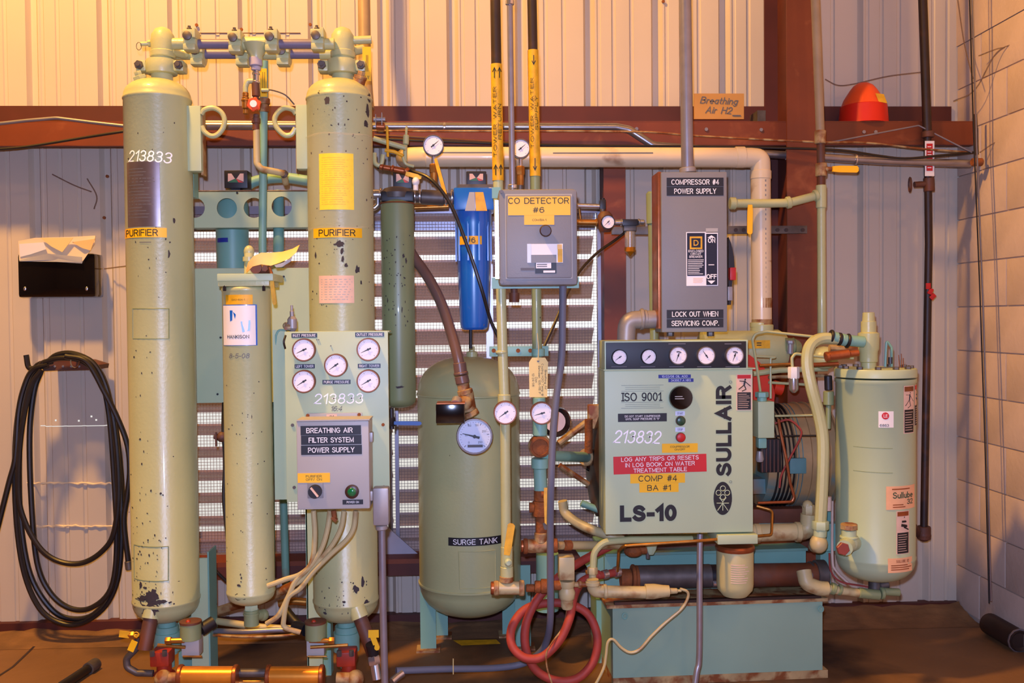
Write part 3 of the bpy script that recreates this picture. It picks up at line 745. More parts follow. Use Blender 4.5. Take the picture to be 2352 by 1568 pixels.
# solenoid valves
for px, sgn, lab in ((440, 1, 'solenoid valve with silver box at the foot of the left tower'), (727, -1, 'solenoid valve with silver box at the foot of the right tower')):
    Yv = 3.33; t = thing('solenoid_valve', lab, 'valve', P(px, 1480, Yv)); s = S(px, Yv)
    c = P(px-2, 1450, Yv)
    MB().cyl((c.x, Yv, P(px, 1466, Yv).z), (c.x, Yv, P(px, 1430, Yv).z), 24*s, 20).done('coil_housing', MT['olive'], t)
    MB().cyl((c.x, Yv, P(px, 1430, Yv).z), (c.x, Yv, P(px, 1425, Yv).z), 25*s, 20).done('lid', MT['rust_tube'], t)
    MB().ball((c.x-.005, Yv-.01, P(px, 1426, Yv).z), 6*s, 8).done('dome_nut', MT['red_valve'], t)
    pbox('terminal_box', px-23, 1465, px+17, 1507, Yv-.01, .05, MT['enclosure_light'], t, .002)
    m = MB(); m.cyl(P(px-20, 1507, Yv-.02), P(px+24, 1507, Yv-.02), 2.2*s, 8); m.cyl(P(px-14, 1486, Yv-.015), P(px-78 if sgn > 0 else px+72, 1481, Yv-.015), 4*s, 8); m.done('tube', MT['brass'], t)
    m = MB(); m.cyl(P(px-16, 1470, Yv-.02), P(px-60 if sgn > 0 else px+40, 1471, Yv-.02), 6*s, 10); hexnut(m, P(px-60 if sgn > 0 else px+28, 1471, Yv-.02), (1, 0, 0), 9*s, .02); m.done('nipple', MT['brass'], t)
    a = P(px+22 if sgn > 0 else px-24, 1446, Yv+.02); b = P(px+50 if sgn > 0 else px-50, 1428 if sgn > 0 else 1440, Yv+.05)
    m = MB(); m.cyl(a, b, 15*s, 14); m.done('cable_gland', MT['black_plastic'], t)
# left purge loop with yellow tags
t = thing('purge_tube', 'bent brown tube with two yellow tags left of the left tower foot', 'pipe', P(300, 1500, 3.34))
pipe('tube', [(318, 1462, 3.34), (312, 1490, 3.34), (290, 1512, 3.34), (292, 1532, 3.34), (315, 1545, 3.34), (352, 1546, 3.34)], 8, MT['galv_dark'], t, fil=14)
m = MB(); m.cyl(P(276, 1455, 3.33), P(318, 1462, 3.33), 6*S(300, 3.33)); hexnut(m, P(296, 1458, 3.33), (1, 0, 0), 9*S(300, 3.33), .02); m.done('fitting', MT['brass'], t)
plate('tag', 274, 1448, 297, 1464, 3.32, MT['yellow_dirty'], t, rot=-8)
plate('tag', 297, 1470, 312, 1496, 3.32, MT['yellow'], t, rot=-25)
MB().tube([P(313+6*math.cos(a), 1457+6*math.sin(a), 3.32) for a in [k*.7 for k in range(9)]], .0015, closed=True, seg=6).done('tie_ring', MT['yellow'], t)
t = thing('drain_valve', 'silver drain valve with yellow lever right of the right tower foot', 'valve', P(860, 1500, 3.3))
m = MB(); m.cyl(P(857, 1500, 3.3), P(866, 1560, 3.28), 11*S(860, 3.3)); hexnut(m, P(857, 1506, 3.3), (P(866, 1560, 3.28)-P(857, 1500, 3.3)), 15*S(860, 3.3), .03); m.done('body', MT['silver'], t)
handle_bar('handle', (852, 1450, 3.28), (868, 1492, 3.28), 12, MT['yellow'], t)
plate('tag', 846, 1446, 870, 1464, 3.275, MT['yellow'], t)
MB().cyl(P(852, 1478, 3.29), P(858, 1502, 3.3), 13*S(860, 3.3), 12).done('lock_nut', MT['black_plastic'], t)

# ---- manifold across the top: two parallel pipe runs with couplings
mf = thing('manifold', 'green double pipe manifold with bolted couplings joining the tower tops', 'pipe', P(590, 100, 3.4))
def run(Y, y, xs, mats):
    for (a, b), mt in zip(zip(xs, xs[1:]), mats):
        pipe('pipe', [(a, y, Y), (b, y, Y)], 11 if mt == 'blue_pipe' else 13, MT[mt], mf)
D('blue_pipe', '#6a6479', .4, var=.1)
run(3.40, 101, [398, 440, 535, 555, 617, 640, 722, 745, 768], ['sage', 'blue_pipe', 'sage', 'sage', 'sage', 'blue_pipe', 'sage', 'sage'])
run(3.52, 124, [398, 452, 553, 560, 640, 655, 735, 770], ['sage', 'blue_pipe', 'sage', 'sage', 'sage', 'blue_pipe', 'sage'])
pipe('pipe', [(392, 118, 3.44), (420, 126, 3.5), (440, 122, 3.52)], 9, MT['sage'], mf, 8)
def coupling(x, y, Y, up=True):
    s = S(x, Y); c = P(x, y, Y); m = MB()
    m.lathe([(17*s, -15*s), (21*s, -13*s), (21*s, 13*s), (17*s, 15*s)], c, (1, 0, 0), 18)
    m.box((c.x-15*s, Y-.045, c.z+8*s), (c.x+15*s, Y-.012, c.z+22*s), 4*s); m.box((c.x-14*s, Y-.04, c.z-24*s), (c.x+14*s, Y+.01, c.z-9*s), 4*s)
    m.box((c.x+9*s, Y-.05, c.z+2*s), (c.x+16*s, Y+.02, c.z+24*s), 2*s)
    o = m.done('coupling', MT['sage'], mf)
    m = MB(); m.lathe([(10*s, 0), (10*s, .006), (4*s, .009)], (c.x-2*s, Y-.046, c.z+6*s), (0, -1, 0), 14)
    m.cyl((c.x-2*s, Y-.02, c.z+18*s), (c.x-2*s, Y-.02, c.z+33*s), 3.5*s, 8); hexnut(m, (c.x-2*s, Y-.02, c.z+21*s), (0, 0, 1), 6.5*s, 7*s)
    m.done('bolt', MT['galv_dark'], o)
for x, y in ((441, 97), (544, 101), (627, 99), (732, 96)): coupling(x, y, 3.40)
for x, y in ((457, 130), (560, 131), (653, 130)): coupling(x, y, 3.52)
m = MB(); c = P(588, 108, 3.4); s = S(588, 3.4)
m.lathe([(30*s, 0), (22*s, -14*s), (15*s, -26*s), (14*s, -36*s)][::-1], (c.x, 3.4, c.z+6*s), (0, 0, 1), 18); m.cyl(P(560, 100, 3.4), P(617, 100, 3.4), 15*s, 18); m.done('tee', MT['sage'], mf)
# stubs at both ends
pipe('stub', [(348, 100, TY), (322, 101, TY-.01)], 5, MT['sage'], mf); m = MB(); hexnut(m, P(340, 100, TY), (1, 0, 0), 8*s, .01); m.done('nut', MT['sage'], mf)
MB().tube([P(319+6*math.cos(a), 106+9*math.sin(a), TY-.02) for a in [k*.628 for k in range(10)]], .0012, closed=True, seg=6).done('key_ring', MT['galv_dark'], mf)
pipe('stub', [(806, 93, TY), (853, 91, TY)], 9, MT['sage'], mf); pipe('stub', [(810, 118, 3.5), (833, 113, 3.53)], 10, MT['sage'], mf)
# purge regulator leg
rg = thing('regulator_line', 'thin pipe dropping from the manifold tee with an orange-handled regulator', 'pipe', P(592, 240, 3.4))
rings('reducer', [((587, 132, 3.4), (588, 152, 3.4), 15), ((588, 152, 3.4), (588, 162, 3.4), 11)], MT['plumb_white'], rg)
rings('nipple', [((588, 160, 3.4), (588, 190, 3.4), 7), ((588, 166, 3.4), (588, 172, 3.4), 9), ((588, 186, 3.4), (588, 192, 3.4), 9)], MT['silver'], rg)
rings('fitting', [((587, 190, 3.4), (588, 222, 3.4), 9), ((588, 222, 3.4), (588, 232, 3.4), 7), ((588, 262, 3.4), (588, 300, 3.4), 8), ((588, 270, 3.4), (588, 284, 3.4), 10)], MT['rust_tube'], rg)
pipe('branch', [(582, 186, 3.4), (568, 186, 3.4), (564, 200, 3.4), (564, 212, 3.4)], 6, MT['sage'], rg, 8)
rings('relief_valve', [((564, 212, 3.4), (564, 222, 3.4), 7), ((564, 222, 3.4), (564, 250, 3.4), 8), ((564, 228, 3.4), (564, 233, 3.4), 10), ((564, 250, 3.4), (564, 262, 3.4), 6)], MT['brass'], rg)
c = P(585, 241, 3.38); s = S(585, 3.38)
m = MB()
for k in range(6):
    a = k*math.pi/3+.3; m.ball(c+Vector((math.cos(a)*12*s, -.01, math.sin(a)*12*s)), 5*s, 8)
m.lathe([(14*s, 0), (14*s, .014)], c+Vector((0, -.017, 0)), (0, 1, 0), 16); m.done('handwheel', MT['cone_orange'], rg)
m = MB(); m.lathe([(8*s, 0), (8*s, .004)], c+Vector((0, -.022, 0)), (0, 1, 0), 16); q = m.done('hub_disc', MT['white'], rg)
pipe('drop_pipe', [(589, 298, 3.4), (590, 376, 3.4), (600, 388, 3.4), (652, 398, 3.45), (656, 420, 3.5)], 7.5, MT['cream_pipe'], rg, 12)
rings('union', [((648, 395, 3.45), (657, 404, 3.46), 9)], MT['galv_dark'], rg)
pipe('capillary_tube', [(606, 207, 3.4), (625, 207, 3.4), (655, 218, 3.4), (676, 240, 3.42)], 1.6, MT['galv_dark'], rg, sm=5)
rings('tube_fitting', [((600, 207, 3.4), (618, 207, 3.4), 4)], MT['sage'], rg)
ln = thing('riser_pipe', 'pale green upright pipe with yellow flow tag behind the regulator', 'pipe', P(606, 300, 3.6))
pipe('pipe', [(607, 140, 3.6), (603, 560, 3.6), (604, 620, 3.6)], 9, MT['teal'], ln)
ft = plate('flow_tag', 598, 158, 613, 222, 3.585, MT['yellow'], ln)
for x_ in (602.5, 607.5): c = [P(x_, 165, 3.583), P(x_+1, 214, 3.583)]; MB().box((c[0].x, 3.5828, c[1].z), (c[0].x+.0012, 3.5836, c[0].z)).done('print', MT['print_black'], ft)
rings('coupling', [((607, 226, 3.6), (607, 240, 3.6), 13), ((606, 240, 3.6), (606, 258, 3.6), 12)], MT['cream_rusty'], ln)
t = tag(pipe('vent_pipe', [(834, -1150, 4.1), (836, 0, 4.1), (838, 150, 4.05), (845, 250, 4.0)], 14, MT['pipe_tan']), 'tan upright pipe behind the top of the right tower', 'pipe')
ft = plate('flow_tag', 833, 108, 852, 186, 3.44, MT['yellow'], tr)
for x_ in (841, 844): c = [P(x_, 126, 3.438), P(x_+1, 164, 3.438)]; MB().box((c[0].x, 3.4375, c[1].z), (c[0].x+.0012, 3.4386, c[0].z)).done('print', MT['print_black'], ft)
text('V V', 842, 178, 12, 8, 3.438, MT['print_black'], tr, name='arrow_mark')
# ---- rear frame of the dryer
fr = thing('dryer_frame', 'grey-green rear frame between the towers with round holes in its top rail', 'frame', P(575, 1500, 3.7))
def holed(name, x0, y0, x1, y1, Y, hs, mat, parent, dep):
    a, b = P(x0, y1, Y), P(x1, y0, Y); s = S((x0+x1)/2, Y)
    cu = bpy.data.curves.new('h', 'CURVE'); cu.dimensions = '2D'; cu.fill_mode = 'BOTH'; cu.extrude = .002
    def ring(pts):
        sp_ = cu.splines.new('POLY'); sp_.points.add(len(pts)-1); sp_.use_cyclic_u = True
        for q, p in zip(sp_.points, pts): q.co = (p[0], p[1], 0, 1)
    ring([(a.x, a.z), (b.x, a.z), (b.x, b.z), (a.x, b.z)])
    for hx, hy, hr in hs:
        c = P(hx, hy, Y); ring([(c.x+hr*s*math.cos(t), c.z+hr*s*math.sin(t)) for t in [2*math.pi*k/24 for k in range(24)]][::-1])
    o = bpy.data.objects.new('h', cu); me = bpy.data.meshes.new_from_object(o); bpy.data.objects.remove(o)
    for v in me.vertices: v.co = Vector((v.co.x, Y+v.co.z+.002, v.co.y))
    me.name = name
    return link(name, me, mat, parent)
holed('top_rail', 438, 440, 712, 523, 3.70, [(447, 477, 23), (521, 478, 23), (583, 477, 23), (647, 474, 23)], MT['sage_light'], fr, .05)
a, b = P(438, 437, 3.70), P(712, 440, 3.70)
MB().box((a.x, 3.70, a.z-.003), (b.x, 3.80, a.z)).done('top_flange', MT['cream_rusty'], fr)  # rusty cream colour stands in for orange light on the rail top
a2 = P(438, 523, 3.70); MB().box((a.x, 3.703, a2.z), (b.x, 3.78, a2.z+.003)).done('bottom_flange', MT['teal'], fr)
pbox('back_plate', 433, 616, 712, 924, 3.62, .008, MT['sage_light'], fr, 0)
a = P(433, 616, 3.62); b = P(712, 616, 3.62)
MB().box((a.x, 3.628, a.z-.004), (b.x, 3.70, a.z)).done('back_plate_flange', MT['cream_rusty'], fr)
c = P(400, 500, 3.7); MB().box((c.x, 3.66, 0), (c.x+.05, 3.72, P(400, 440, 3.7).z)).done('post', MT['teal'], fr)
c = P(720, 500, 3.7); MB().box((c.x, 3.66, 0), (c.x+.05, 3.72, P(720, 440, 3.7).z)).done('post', MT['teal'], fr)
for px, py in ((507, 775), (500, 905), (445, 617), (545, 443), (652, 635)):
    c = P(px, py, 3.618); MB().cyl(c, c+Vector((0, -.004, 0)), .004, 8).done('rivet', MT['black_plastic'], fr)
pbox('side_bracket', 431, 392, 445, 452, 3.6, .06, MT['teal'], fr)
# columns behind frame
t = thing('rear_filter', 'dark green filter canister with blue tape half hidden behind the top rail', 'filter', P(534, 620, 3.83)); s = S(534, 3.83)
c = P(534, 560, 3.83); MB().lathe([(34*s, P(534, 700, 3.83).z), (37*s, P(534, 520, 3.83).z), (37*s, P(534, 470, 3.83).z), (30*s, P(534, 455, 3.83).z)], (c.x, 3.83, 0), (0, 0, 1), 28).done('bowl', MT['teal'], t)
plate('tape_label', 497, 546, 524, 556, 3.77, MT['blue_label'], t, (c.x, 3.83, 37*s))
t = tag(pipe('frame_pipe', [(640, 440, 3.79), (640, 640, 3.68)], 12, MT['teal']), 'dark teal pipe behind the back plate, right of the thermometer strip', 'pipe')
t = tag(pipe('frame_pipe', [(651, 1145, 3.8), (657, 1345, 3.8)], 9, MT['teal_dark']), 'dark teal pipe standing below the gauge panel edge', 'pipe')
t = tag(pipe('frame_pipe', [(620, 700, 3.66), (622, 1345, 3.66)], 10, MT['teal_dark']), 'dark green pipe right behind the centre prefilter', 'pipe')
t = tag(pbox('thermometer_strip', 633, 532, 644, 592, 3.75, .01, MT['enclosure_light']), 'narrow pale graduated strip behind the drooping leaf paper', 'thermometer')
lines('graduation', 634, 536, 643, 590, 14, 3.749, MT['print_grey'], t, None, .2, .3)
# arched green hose behind indicator
t = tag(pipe('arched_pipe', [(560, 432, 3.86), (590, 415, 3.86), (650, 408, 3.84), (712, 416, 3.8)], 12, MT['teal'], sm=6), 'teal arched pipe behind the top rail', 'pipe')
# indicators (black cubes with coloured triangles)
def indicator(x0, y0, x1, y1, Y, lab):
    t = thing('filter_indicator', lab, 'indicator', P((x0+x1)/2, y1, Y), 'black filter pressure indicators')
    pbox('housing', x0, y0, x1, y1, Y, .07, MT['black_plastic'], t, .004)
    cx = (x0+x1)/2; h = y1-y0; w_ = x1-x0; yy = y0+h*.3; yb = y0+h*.62
    def tri(pts, mt):
        m = MB(); q = [P(a, b, Y-.0012) for a, b in pts]; v = m._v(q); m.bm.faces.new(v); m.done('pane', mt, t)
    s3 = w_*.34
    tri([(cx-s3, yy-h*.12), (cx-s3*.55, yy-h*.12), (cx-s3*.1, yb-h*.15), (cx-s3, yb+h*.02)], MT['indicator_pink'])
    tri([(cx+s3, yy-h*.12), (cx+s3*.55, yy-h*.12), (cx+s3*.1, yb-h*.15), (cx+s3, yb+h*.02)], MT['indicator_pink'])
    tri([(cx-s3, yb+h*.06), (cx, yb-h*.17), (cx+s3*.3, yb+h*.06)], MT['indicator_green'])
    tri([(cx+s3, yb+h*.06), (cx, yb-h*.17), (cx+s3*.35, yb+h*.06)], MT['indicator_red'])
    pbox('foot', cx-w_*.2, y1, cx+w_*.2, y1+8, Y+.01, .04, MT['black_plastic'], t)
    return t
indicator(515, 391, 568, 432, 3.74, 'black indicator cube on the holed green rail, leftmost of three')
indicator(903, 392, 946, 432, 3.72, 'black indicator cube above the dark-headed olive canister')
indicator(1071, 393, 1117, 425, 3.74, 'black indicator cube on top of the bright blue filter')

# ---- centre prefilter canister
PF = 3.2
t, WP = vessel('prefilter_canister', 'slim sage-green canister with white maker sticker between the purifier towers', 'canister', 571, 655, 662, 1360, 1386, 54, PF, MT['sage'], seam=True)
s = S(571, PF)
pbox('top_flange', 499, 628, 626, 645, PF-.08, .17, MT['sage_light'], t, .003)
pbox('clamp_plate', 501, 641, 617, 657, PF-.075, .16, MT['sage_chipped'], t, .002)
a = P(500, 628, PF-.08)
for px in (516, 606): 
    m = MB(); hexnut(m, P(px, 668, PF-.07), (0, 0, 1), 4*s, .018); m.done('bolt', MT['black_plastic'], t)
sign('small_label', 529, 678, 591, 700, PF, MT['yellow_dirty'], t, 'DAO-60A-1', MT['print_black'], 30, 4, WP)
p_ = plate('maker_sticker_edge', 521, 700, 600, 792, PF, MT['blue'], t, WP)
p_ = plate('maker_sticker', 522, 702, 597, 791, PF, MT['white'], t, WP, th=.0018)
text('HANKISON', 559, 772, 51, 8, PF, MT['print_black'], p_, wrap=WP, bold=.02, lift=.0028)
lines('print', 533, 777, 560, 781, 1, PF, MT['print_grey'], p_, WP)
# worn blue print on the sticker
m = MB()
for poly in (((540, 713), (547, 713), (546, 735), (541, 738)), ((566, 738), (587, 735), (586, 758), (570, 762)), ((548, 716), (555, 722), (553, 732))):
    v = []
    for x, y in poly:
        q = P(x, y, PF); dx = q.x-WP[0]; v.append(m.bm.verts.new((q.x, PF-math.sqrt(WP[2]**2-dx*dx)-.0032, q.z)))
    m.bm.faces.new(v)
m.done('worn_print', MT['blue'], p_)
text('8-5-08', 561, 815, 47, 11, PF, MT['print_grey'], t, wrap=WP, shear=.2, name='pencil_date')
flakes(t, WP, PF, [(565, 1305, 2, 3), (567, 1312, 2, 3), (561, 1330, 5, 3), (566, 1321, 2, 2), (590, 952, 1, 6), (535, 980, 1.5, 2), (556, 990, 1.5, 2)]+[(random.uniform(520, 620), random.uniform(850, 1350), 1.2, 1.6) for _ in range(30)], MT['chip_dark'])
m = MB(); q = [P(x, y, PF-.055) for x, y in ((543, 1363), (547, 1360), (566, 1361), (567, 1371), (548, 1374), (543, 1371))]; m.tube([Vector((v.x, PF-math.sqrt(WP[2]**2*.93-(v.x-WP[0])**2)-.002, v.z)) for v in q], .0016, seg=6, closed=True); m.done('painted_zero', MT['print_black'], t)
c = P(574, 1395, PF)
m = MB(); hexnut(m, (WP[0], PF, P(574, 1400, PF).z), (0, 0, 1), 16*s, .02); m.cyl((WP[0], PF, P(574, 1400, PF).z), (WP[0], PF, P(574, 1382, PF).z), 12*s); m.done('drain_nut', MT['sage_light'], t)
m = MB(); m.cyl((WP[0], PF, P(574, 1435, PF).z), (WP[0], PF, P(574, 1400, PF).z), 17*s, 18); m.lathe([(19*s, 0), (19*s, .006)], (WP[0], PF, P(574, 1410, PF).z), (0, 0, 1), 18); m.ball(P(604, 1412, PF+.04), 14*s, 12); m.cyl((WP[0], PF, P(574, 1412, PF).z), P(604, 1412, PF+.04), 12*s); m.done('drain_valve', MT['olive'], t)
# valve on the top flange and curled paper tag
v = thing('ball_valve', 'corroded ball valve with yellow drooping lever on top of the centre canister', 'valve', P(605, 622, PF))
m = MB(); m.cyl(P(572, 630, PF), P(572, 580, PF+.02), 11*s, 16); m.ball(P(572, 578, PF+.02), 12*s, 14, (1, 1, 1.25)); m.cyl(P(572, 600, PF), P(572, 590, PF), 14*s, 12); m.done('riser', MT['sage'], v)
m = MB(); m.cyl(P(585, 620, PF-.03), P(618, 618, PF-.03), 11*s, 16); m.lathe([(13*s, -.03), (13*s, -.022), (9*s, -.02), (8*s, .0), (12*s, .02)], P(592, 616, PF-.03), (0, 1, 0), 14); hexnut(m, P(608, 616, PF-.06), (0, 1, 0), 8*s, .03); m.done('body', MT['rust_tube'], v)
handle_bar('handle', (622, 628, PF-.05), (631, 700, PF-.05), 9, MT['yellow_dirty'], v)
m = MB(); m.cyl(P(618, 615, PF-.04), P(628, 640, PF-.05), 4*s, 8); m.done('stem', MT['rust'], v)
def sheet(name, pts, Y, mat, th=.002, parent=None, yo=None):
    m = MB(); f = [P(x, y, Y+(yo[i] if yo else 0)) for i, (x, y) in enumerate(pts)]
    A = m._v(f); B = m._v([q+Vector((0, th, 0)) for q in f]); m.bm.faces.new(A); m.bm.faces.new(B[::-1]); n = len(f)
    for i in range(n): m.bm.faces.new([A[i], B[i], B[(i+1) % n], A[(i+1) % n]])
    bmesh.ops.triangulate(m.bm, faces=[q for q in m.bm.faces if len(q.verts) > 4])
    return m.done(name, mat, parent, ang=60)
pg = thing('paper_tag', 'curled orange-tan paper tag draped over the valve on the centre canister', 'tag', P(620, 600, PF-.06))
sheet('sheet', [(565, 620), (570, 602), (582, 588), (600, 580), (622, 580), (648, 578), (672, 571), (688, 562), (680, 580), (664, 594), (640, 604), (622, 610), (600, 607), (580, 612), (566, 626)], PF-.07, MT['paper_orange'], parent=pg, yo=[0, -.01, -.02, -.02, 0, .01, .01, .02, 0, -.02, -.03, -.02, -.03, -.02, 0])
sheet('under_fold', [(630, 609), (652, 602), (672, 588), (668, 600), (648, 613), (634, 614)], PF-.05, MT['enclosure_light'], parent=pg)

# ---- gauge panel
GP = 3.15
gp = thing('gauge_panel', 'sage-green dryer panel carrying five round pressure gauges', 'panel', P(775, 1150, GP))
pbox('front_plate', 657, 760, 893, 1152, GP, .012, MT['panel_green'], gp, .002)
pbox('side_return', 629, 757, 660, 1148, GP+.05, .02, MT['sage_light'], gp)
a = P(655, 762, GP); b = P(893, 762, GP)
MB().box((a.x, GP+.012, a.z-.004), (b.x, GP+.10, a.z)).done('top_return', MT['sage_light'], gp)
for px, py, an in ((700, 803, 205), (847, 802, 205), (773, 838, 215), (700, 875, 212), (847, 874, 210)):
    gauge(px, py, GP, 26.5, an, gp, dep=.022)
for tx, cx, cy, w_, h_ in (('INLET PRESSURE', 699, 770, 58, 10), ('OUTLET PRESSURE', 849, 768, 66, 10), ('LEFT TOWER', 700, 841, 46, 10), ('RIGHT TOWER', 848, 840, 52, 10), ('PURGE PRESSURE', 773, 877, 64, 10)):
    sign('name_strip', cx-w_/2, cy-h_/2, cx+w_/2, cy+h_/2, GP, MT['blue_label' if False else 'navy'], gp, tx, MT['print_white'], w_-6, 6)
text('213833', 777, 915, 112, 24, GP, MT['chalk'], gp, shear=.15, name='chalk_number', bold=-.004)
for px, py in ((672, 976), (880, 975), (676, 1119), (882, 1118), (760, 794), (728, 780), (732, 780)):
    c = P(px, py, GP-.001); MB().cyl(c, c+Vector((0, -.003, 0)), .0055 if px not in (760, 728, 732) else .002, 10).done('screw', MT['rust' if px > 800 else 'galv_dark'], gp)
text('16:4', 772, 938, 26, 12, GP, MT['print_grey'], gp, shear=.3, name='scribble')
# breathing air box
BX = 3.03
bx = thing('power_box', 'light grey enclosure with selector switch mounted low on the gauge panel', 'box', P(765, 1170, BX))
pbox('housing', 682, 966, 848, 1170, BX, .115, MT['enclosure_light'], bx, .005)
pbox('mounting_flange', 705, 948, 832, 968, GP-.006, .005, MT['enclosure_light'], bx, .002)
a, b = P(681, 965, BX), P(849, 965, BX)
MB().box((a.x, BX-.004, a.z-.003), (b.x, BX+.1, a.z+.001)).done('rain_lip', MT['enclosure_light'], bx)
for px, py in ((707, 954), (825, 952)):
    c = P(px, py, GP-.007); MB().cyl(c, c+Vector((0, -.004, 0)), .006, 8).done('screw', MT['rust'], bx)
sign('small_tag', 750, 951, 774, 963, GP-.012, MT['label_pink'], bx, '21', MT['print_black'], 10, 7)
for tx, cx, cy, w_, x0, x1 in (('BREATHING AIR', 757, 988, 106, 691, 829), ('FILTER SYSTEM', 761, 1010, 103, 692, 830), ('POWER SUPPLY', 761, 1033, 106, 692, 831)):
    sign('name_strip', x0, cy-11, x1, cy+10.5, BX, MT['black_label'], bx, tx, MT['print_white'], w_, 12, tdx=cx-(x0+x1)/2, bold=.008)
sign('switch_label', 684, 1086, 758, 1108, BX, MT['yellow'], bx, 'PURIFIER\nOFF/ ON', MT['print_black'], 37, 13)
sw = pbox('selector_switch', 706, 1109, 742, 1144, BX-.006, .006, MT['enclosure'], bx, .001)
c = P(724, 1128, BX-.006); s = S(724, BX)
MB().lathe([(16*s, 0), (15*s, -.014)][::-1], c, (0, 1, 0), 20).done('knob', MT['black_plastic'], sw)
MB().box(c+Vector((-.003, -.019, -.018)), c+Vector((.003, -.014, .018)), 0, Matrix.Rotation(math.radians(-38), 3, 'Y')).done('pointer', MT['label_pink'], sw)
c = P(809, 1128, BX); pb = MB().lathe([(16*s, 0), (16*s, -.01), (12*s, -.013)][::-1], c, (0, 1, 0), 24).done('pilot_light', MT['brown_knob'], bx)
MB().ball(c+Vector((0, -.010, 0)), 11*s, 16, (1, .5, 1)).done('lens', MT['green_lens'], pb)
sign('name_strip', 787, 1147, 834, 1158, BX, MT['black_label'], bx, 'POWER ON', MT['print_white'], 28, 5)
for yy in (1002, 1137): pbox('side_latch', 848, yy-9, 856, yy+13, BX+.02, .03, MT['cast_grey'], bx, .002)
# conduit elbow at box right
t = thing('conduit_body', 'tan cast conduit elbow with steel conduit running down right of the gauge panel', 'conduit', P(878, 1170, 3.07))
pbox('elbow_box', 856, 1120, 893, 1208, 3.05, .05, MT['cast_grey'], t, .008)
rings('hub', [((848, 1136, 3.08), (862, 1136, 3.08), 13), ((876, 1205, 3.08), (877, 1216, 3.08), 14)], MT['cast_grey'], t)
pipe('conduit', [(877, 1212, 3.08), (880, 1400, 3.08), (884, 1568, 3.08), (886, 1698, 3.08)], 8.5, MT['conduit'], t)
# relief valve on panel's top left
t = thing('relief_valve', 'small dull metal relief valve standing at the upper left corner of the gauge panel', 'valve', P(670, 760, 3.2)); s = S(670, 3.2)
m = MB(); m.lathe([(5*s, 0), (11*s, .012), (11*s, .042), (7*s, .05), (5*s, .052), (5*s, .068), (3*s, .07), (3*s, .088)], P(672, 762, 3.2), (-.02, 0, 1), 14); m.done('body', MT['cast_grey'], t)
m = MB(); m.ball(P(658, 748, 3.2), 9*s, 12); hexnut(m, P(654, 752, 3.19), (1, 0, 0), 8*s, .02); m.done('tee', MT['silver'], t)
pipe('tube', [(655, 758, 3.2), (640, 757, 3.2), (634, 770, 3.2), (633, 900, 3.22)], 2.4, MT['teal'], t, 10)
pipe('small_hose', [(656, 770, 3.13), (652, 785, 3.12), (655, 800, 3.13)], 2.4, MT['black_rubber'], t, sm=4)
# cream hoses dropping from the box
hs = [[(720, 1172), (723, 1230), (716, 1290), (690, 1318), (655, 1330), (615, 1345)], [(758, 1172), (752, 1215), (738, 1260), (712, 1300), (680, 1332), (662, 1370), (640, 1412), (612, 1432)], [(790, 1172), (784, 1210), (765, 1248), (735, 1285), (705, 1322), (672, 1345)], [(817, 1172), (812, 1212), (795, 1240), (760, 1272), (720, 1312), (690, 1350), (662, 1372), (652, 1420), (655, 1440), (690, 1452)]]
for i, h in enumerate(hs):
    o = pipe('drain_hose', [(x, y, 3.10+.04*k/len(h)) for k, (x, y) in enumerate(h)], 6, MT['cream_pipe'], sm=6, seg=10)
    tag(o, ['cream hose leaving the grey box, leftmost of four', 'cream hose leaving the grey box, second from the left', 'cream hose leaving the grey box, third from the left', 'cream hose leaving the grey box, rightmost and wrapped by a tie'][i], 'hose', 'cream hoses below the grey box')
t = thing('toggle_clamp', 'small rusty clamp hanging under the grey box between the cream hoses', 'clamp', P(768, 1185, 3.07))
m = MB(); m.cyl(P(766, 1172, 3.07), P(768, 1188, 3.07), 6*S(768, 3.07)); m.box(P(760, 1196, 3.06), P(776, 1186, 3.08), 0, Matrix.Rotation(.7, 3, 'Y')); m.done('clip', MT['rust'], t)
# ================================================================ MIDDLE: filters, surge tank, detector
OY = 3.68
t, WO = vessel('filter_canister', 'dark olive slim canister with black head hanging between right tower and blue filter', 'canister', 915, 455, 472, 915, 936, 38, OY, MT['olive'], seam=False)
s = S(912, OY)
hd = pbox('head', 874, 438, 950, 462, OY-.05, .1, MT['black_plastic'], t, .008)
m = MB(); c = P(912, 444, OY); m.lathe([(36*s, -12*s), (38*s, 0), (30*s, 10*s), (16*s, 14*s)], c, (0, 0, 1), 20); m.done('head_cap', MT['galv_dark'], t)
m = MB(); m.tube([Vector((WO[0]+WO[2]*1.02*math.sin(a), OY-WO[2]*1.02*math.cos(a), P(912, 468, OY).z)) for a in [k*.35-1.6 for k in range(10)]], .003, seg=6); m.done('rim_band', MT['rust'], t)
flakes(t, WO, OY, [(929, 590, 3, 5), (935, 600, 2, 8), (926, 712, 1.5, 9), (893, 690, 1.5, 6), (932, 640, 2, 2)]+[(random.uniform(885, 945), random.uniform(540, 750), random.uniform(.8, 1.8), random.uniform(1, 3.5)) for _ in range(45)]+[(920, 886, 11, 3)], MT['chip_dark'])
m = MB(); m.cyl(P(900, 936, OY), P(900, 955, OY), 5*s); m.done('drain', MT['black_plastic'], t)
# small valve with blue lever below
t = thing('drain_valve', 'black drain valve with blue lever below the olive canister', 'valve', P(900, 970, 3.4))
m = MB(); m.cyl(P(899, 938, 3.4), P(900, 985, 3.4), 6*S(900, 3.4)); hexnut(m, P(900, 978, 3.4), (0, 0, 1), 9*S(900, 3.4), .03); m.done('body', MT['black_plastic'], t)
handle_bar('handle', (905, 971, 3.38), (968, 972, 3.38), 9, MT['blue_handle'], t)
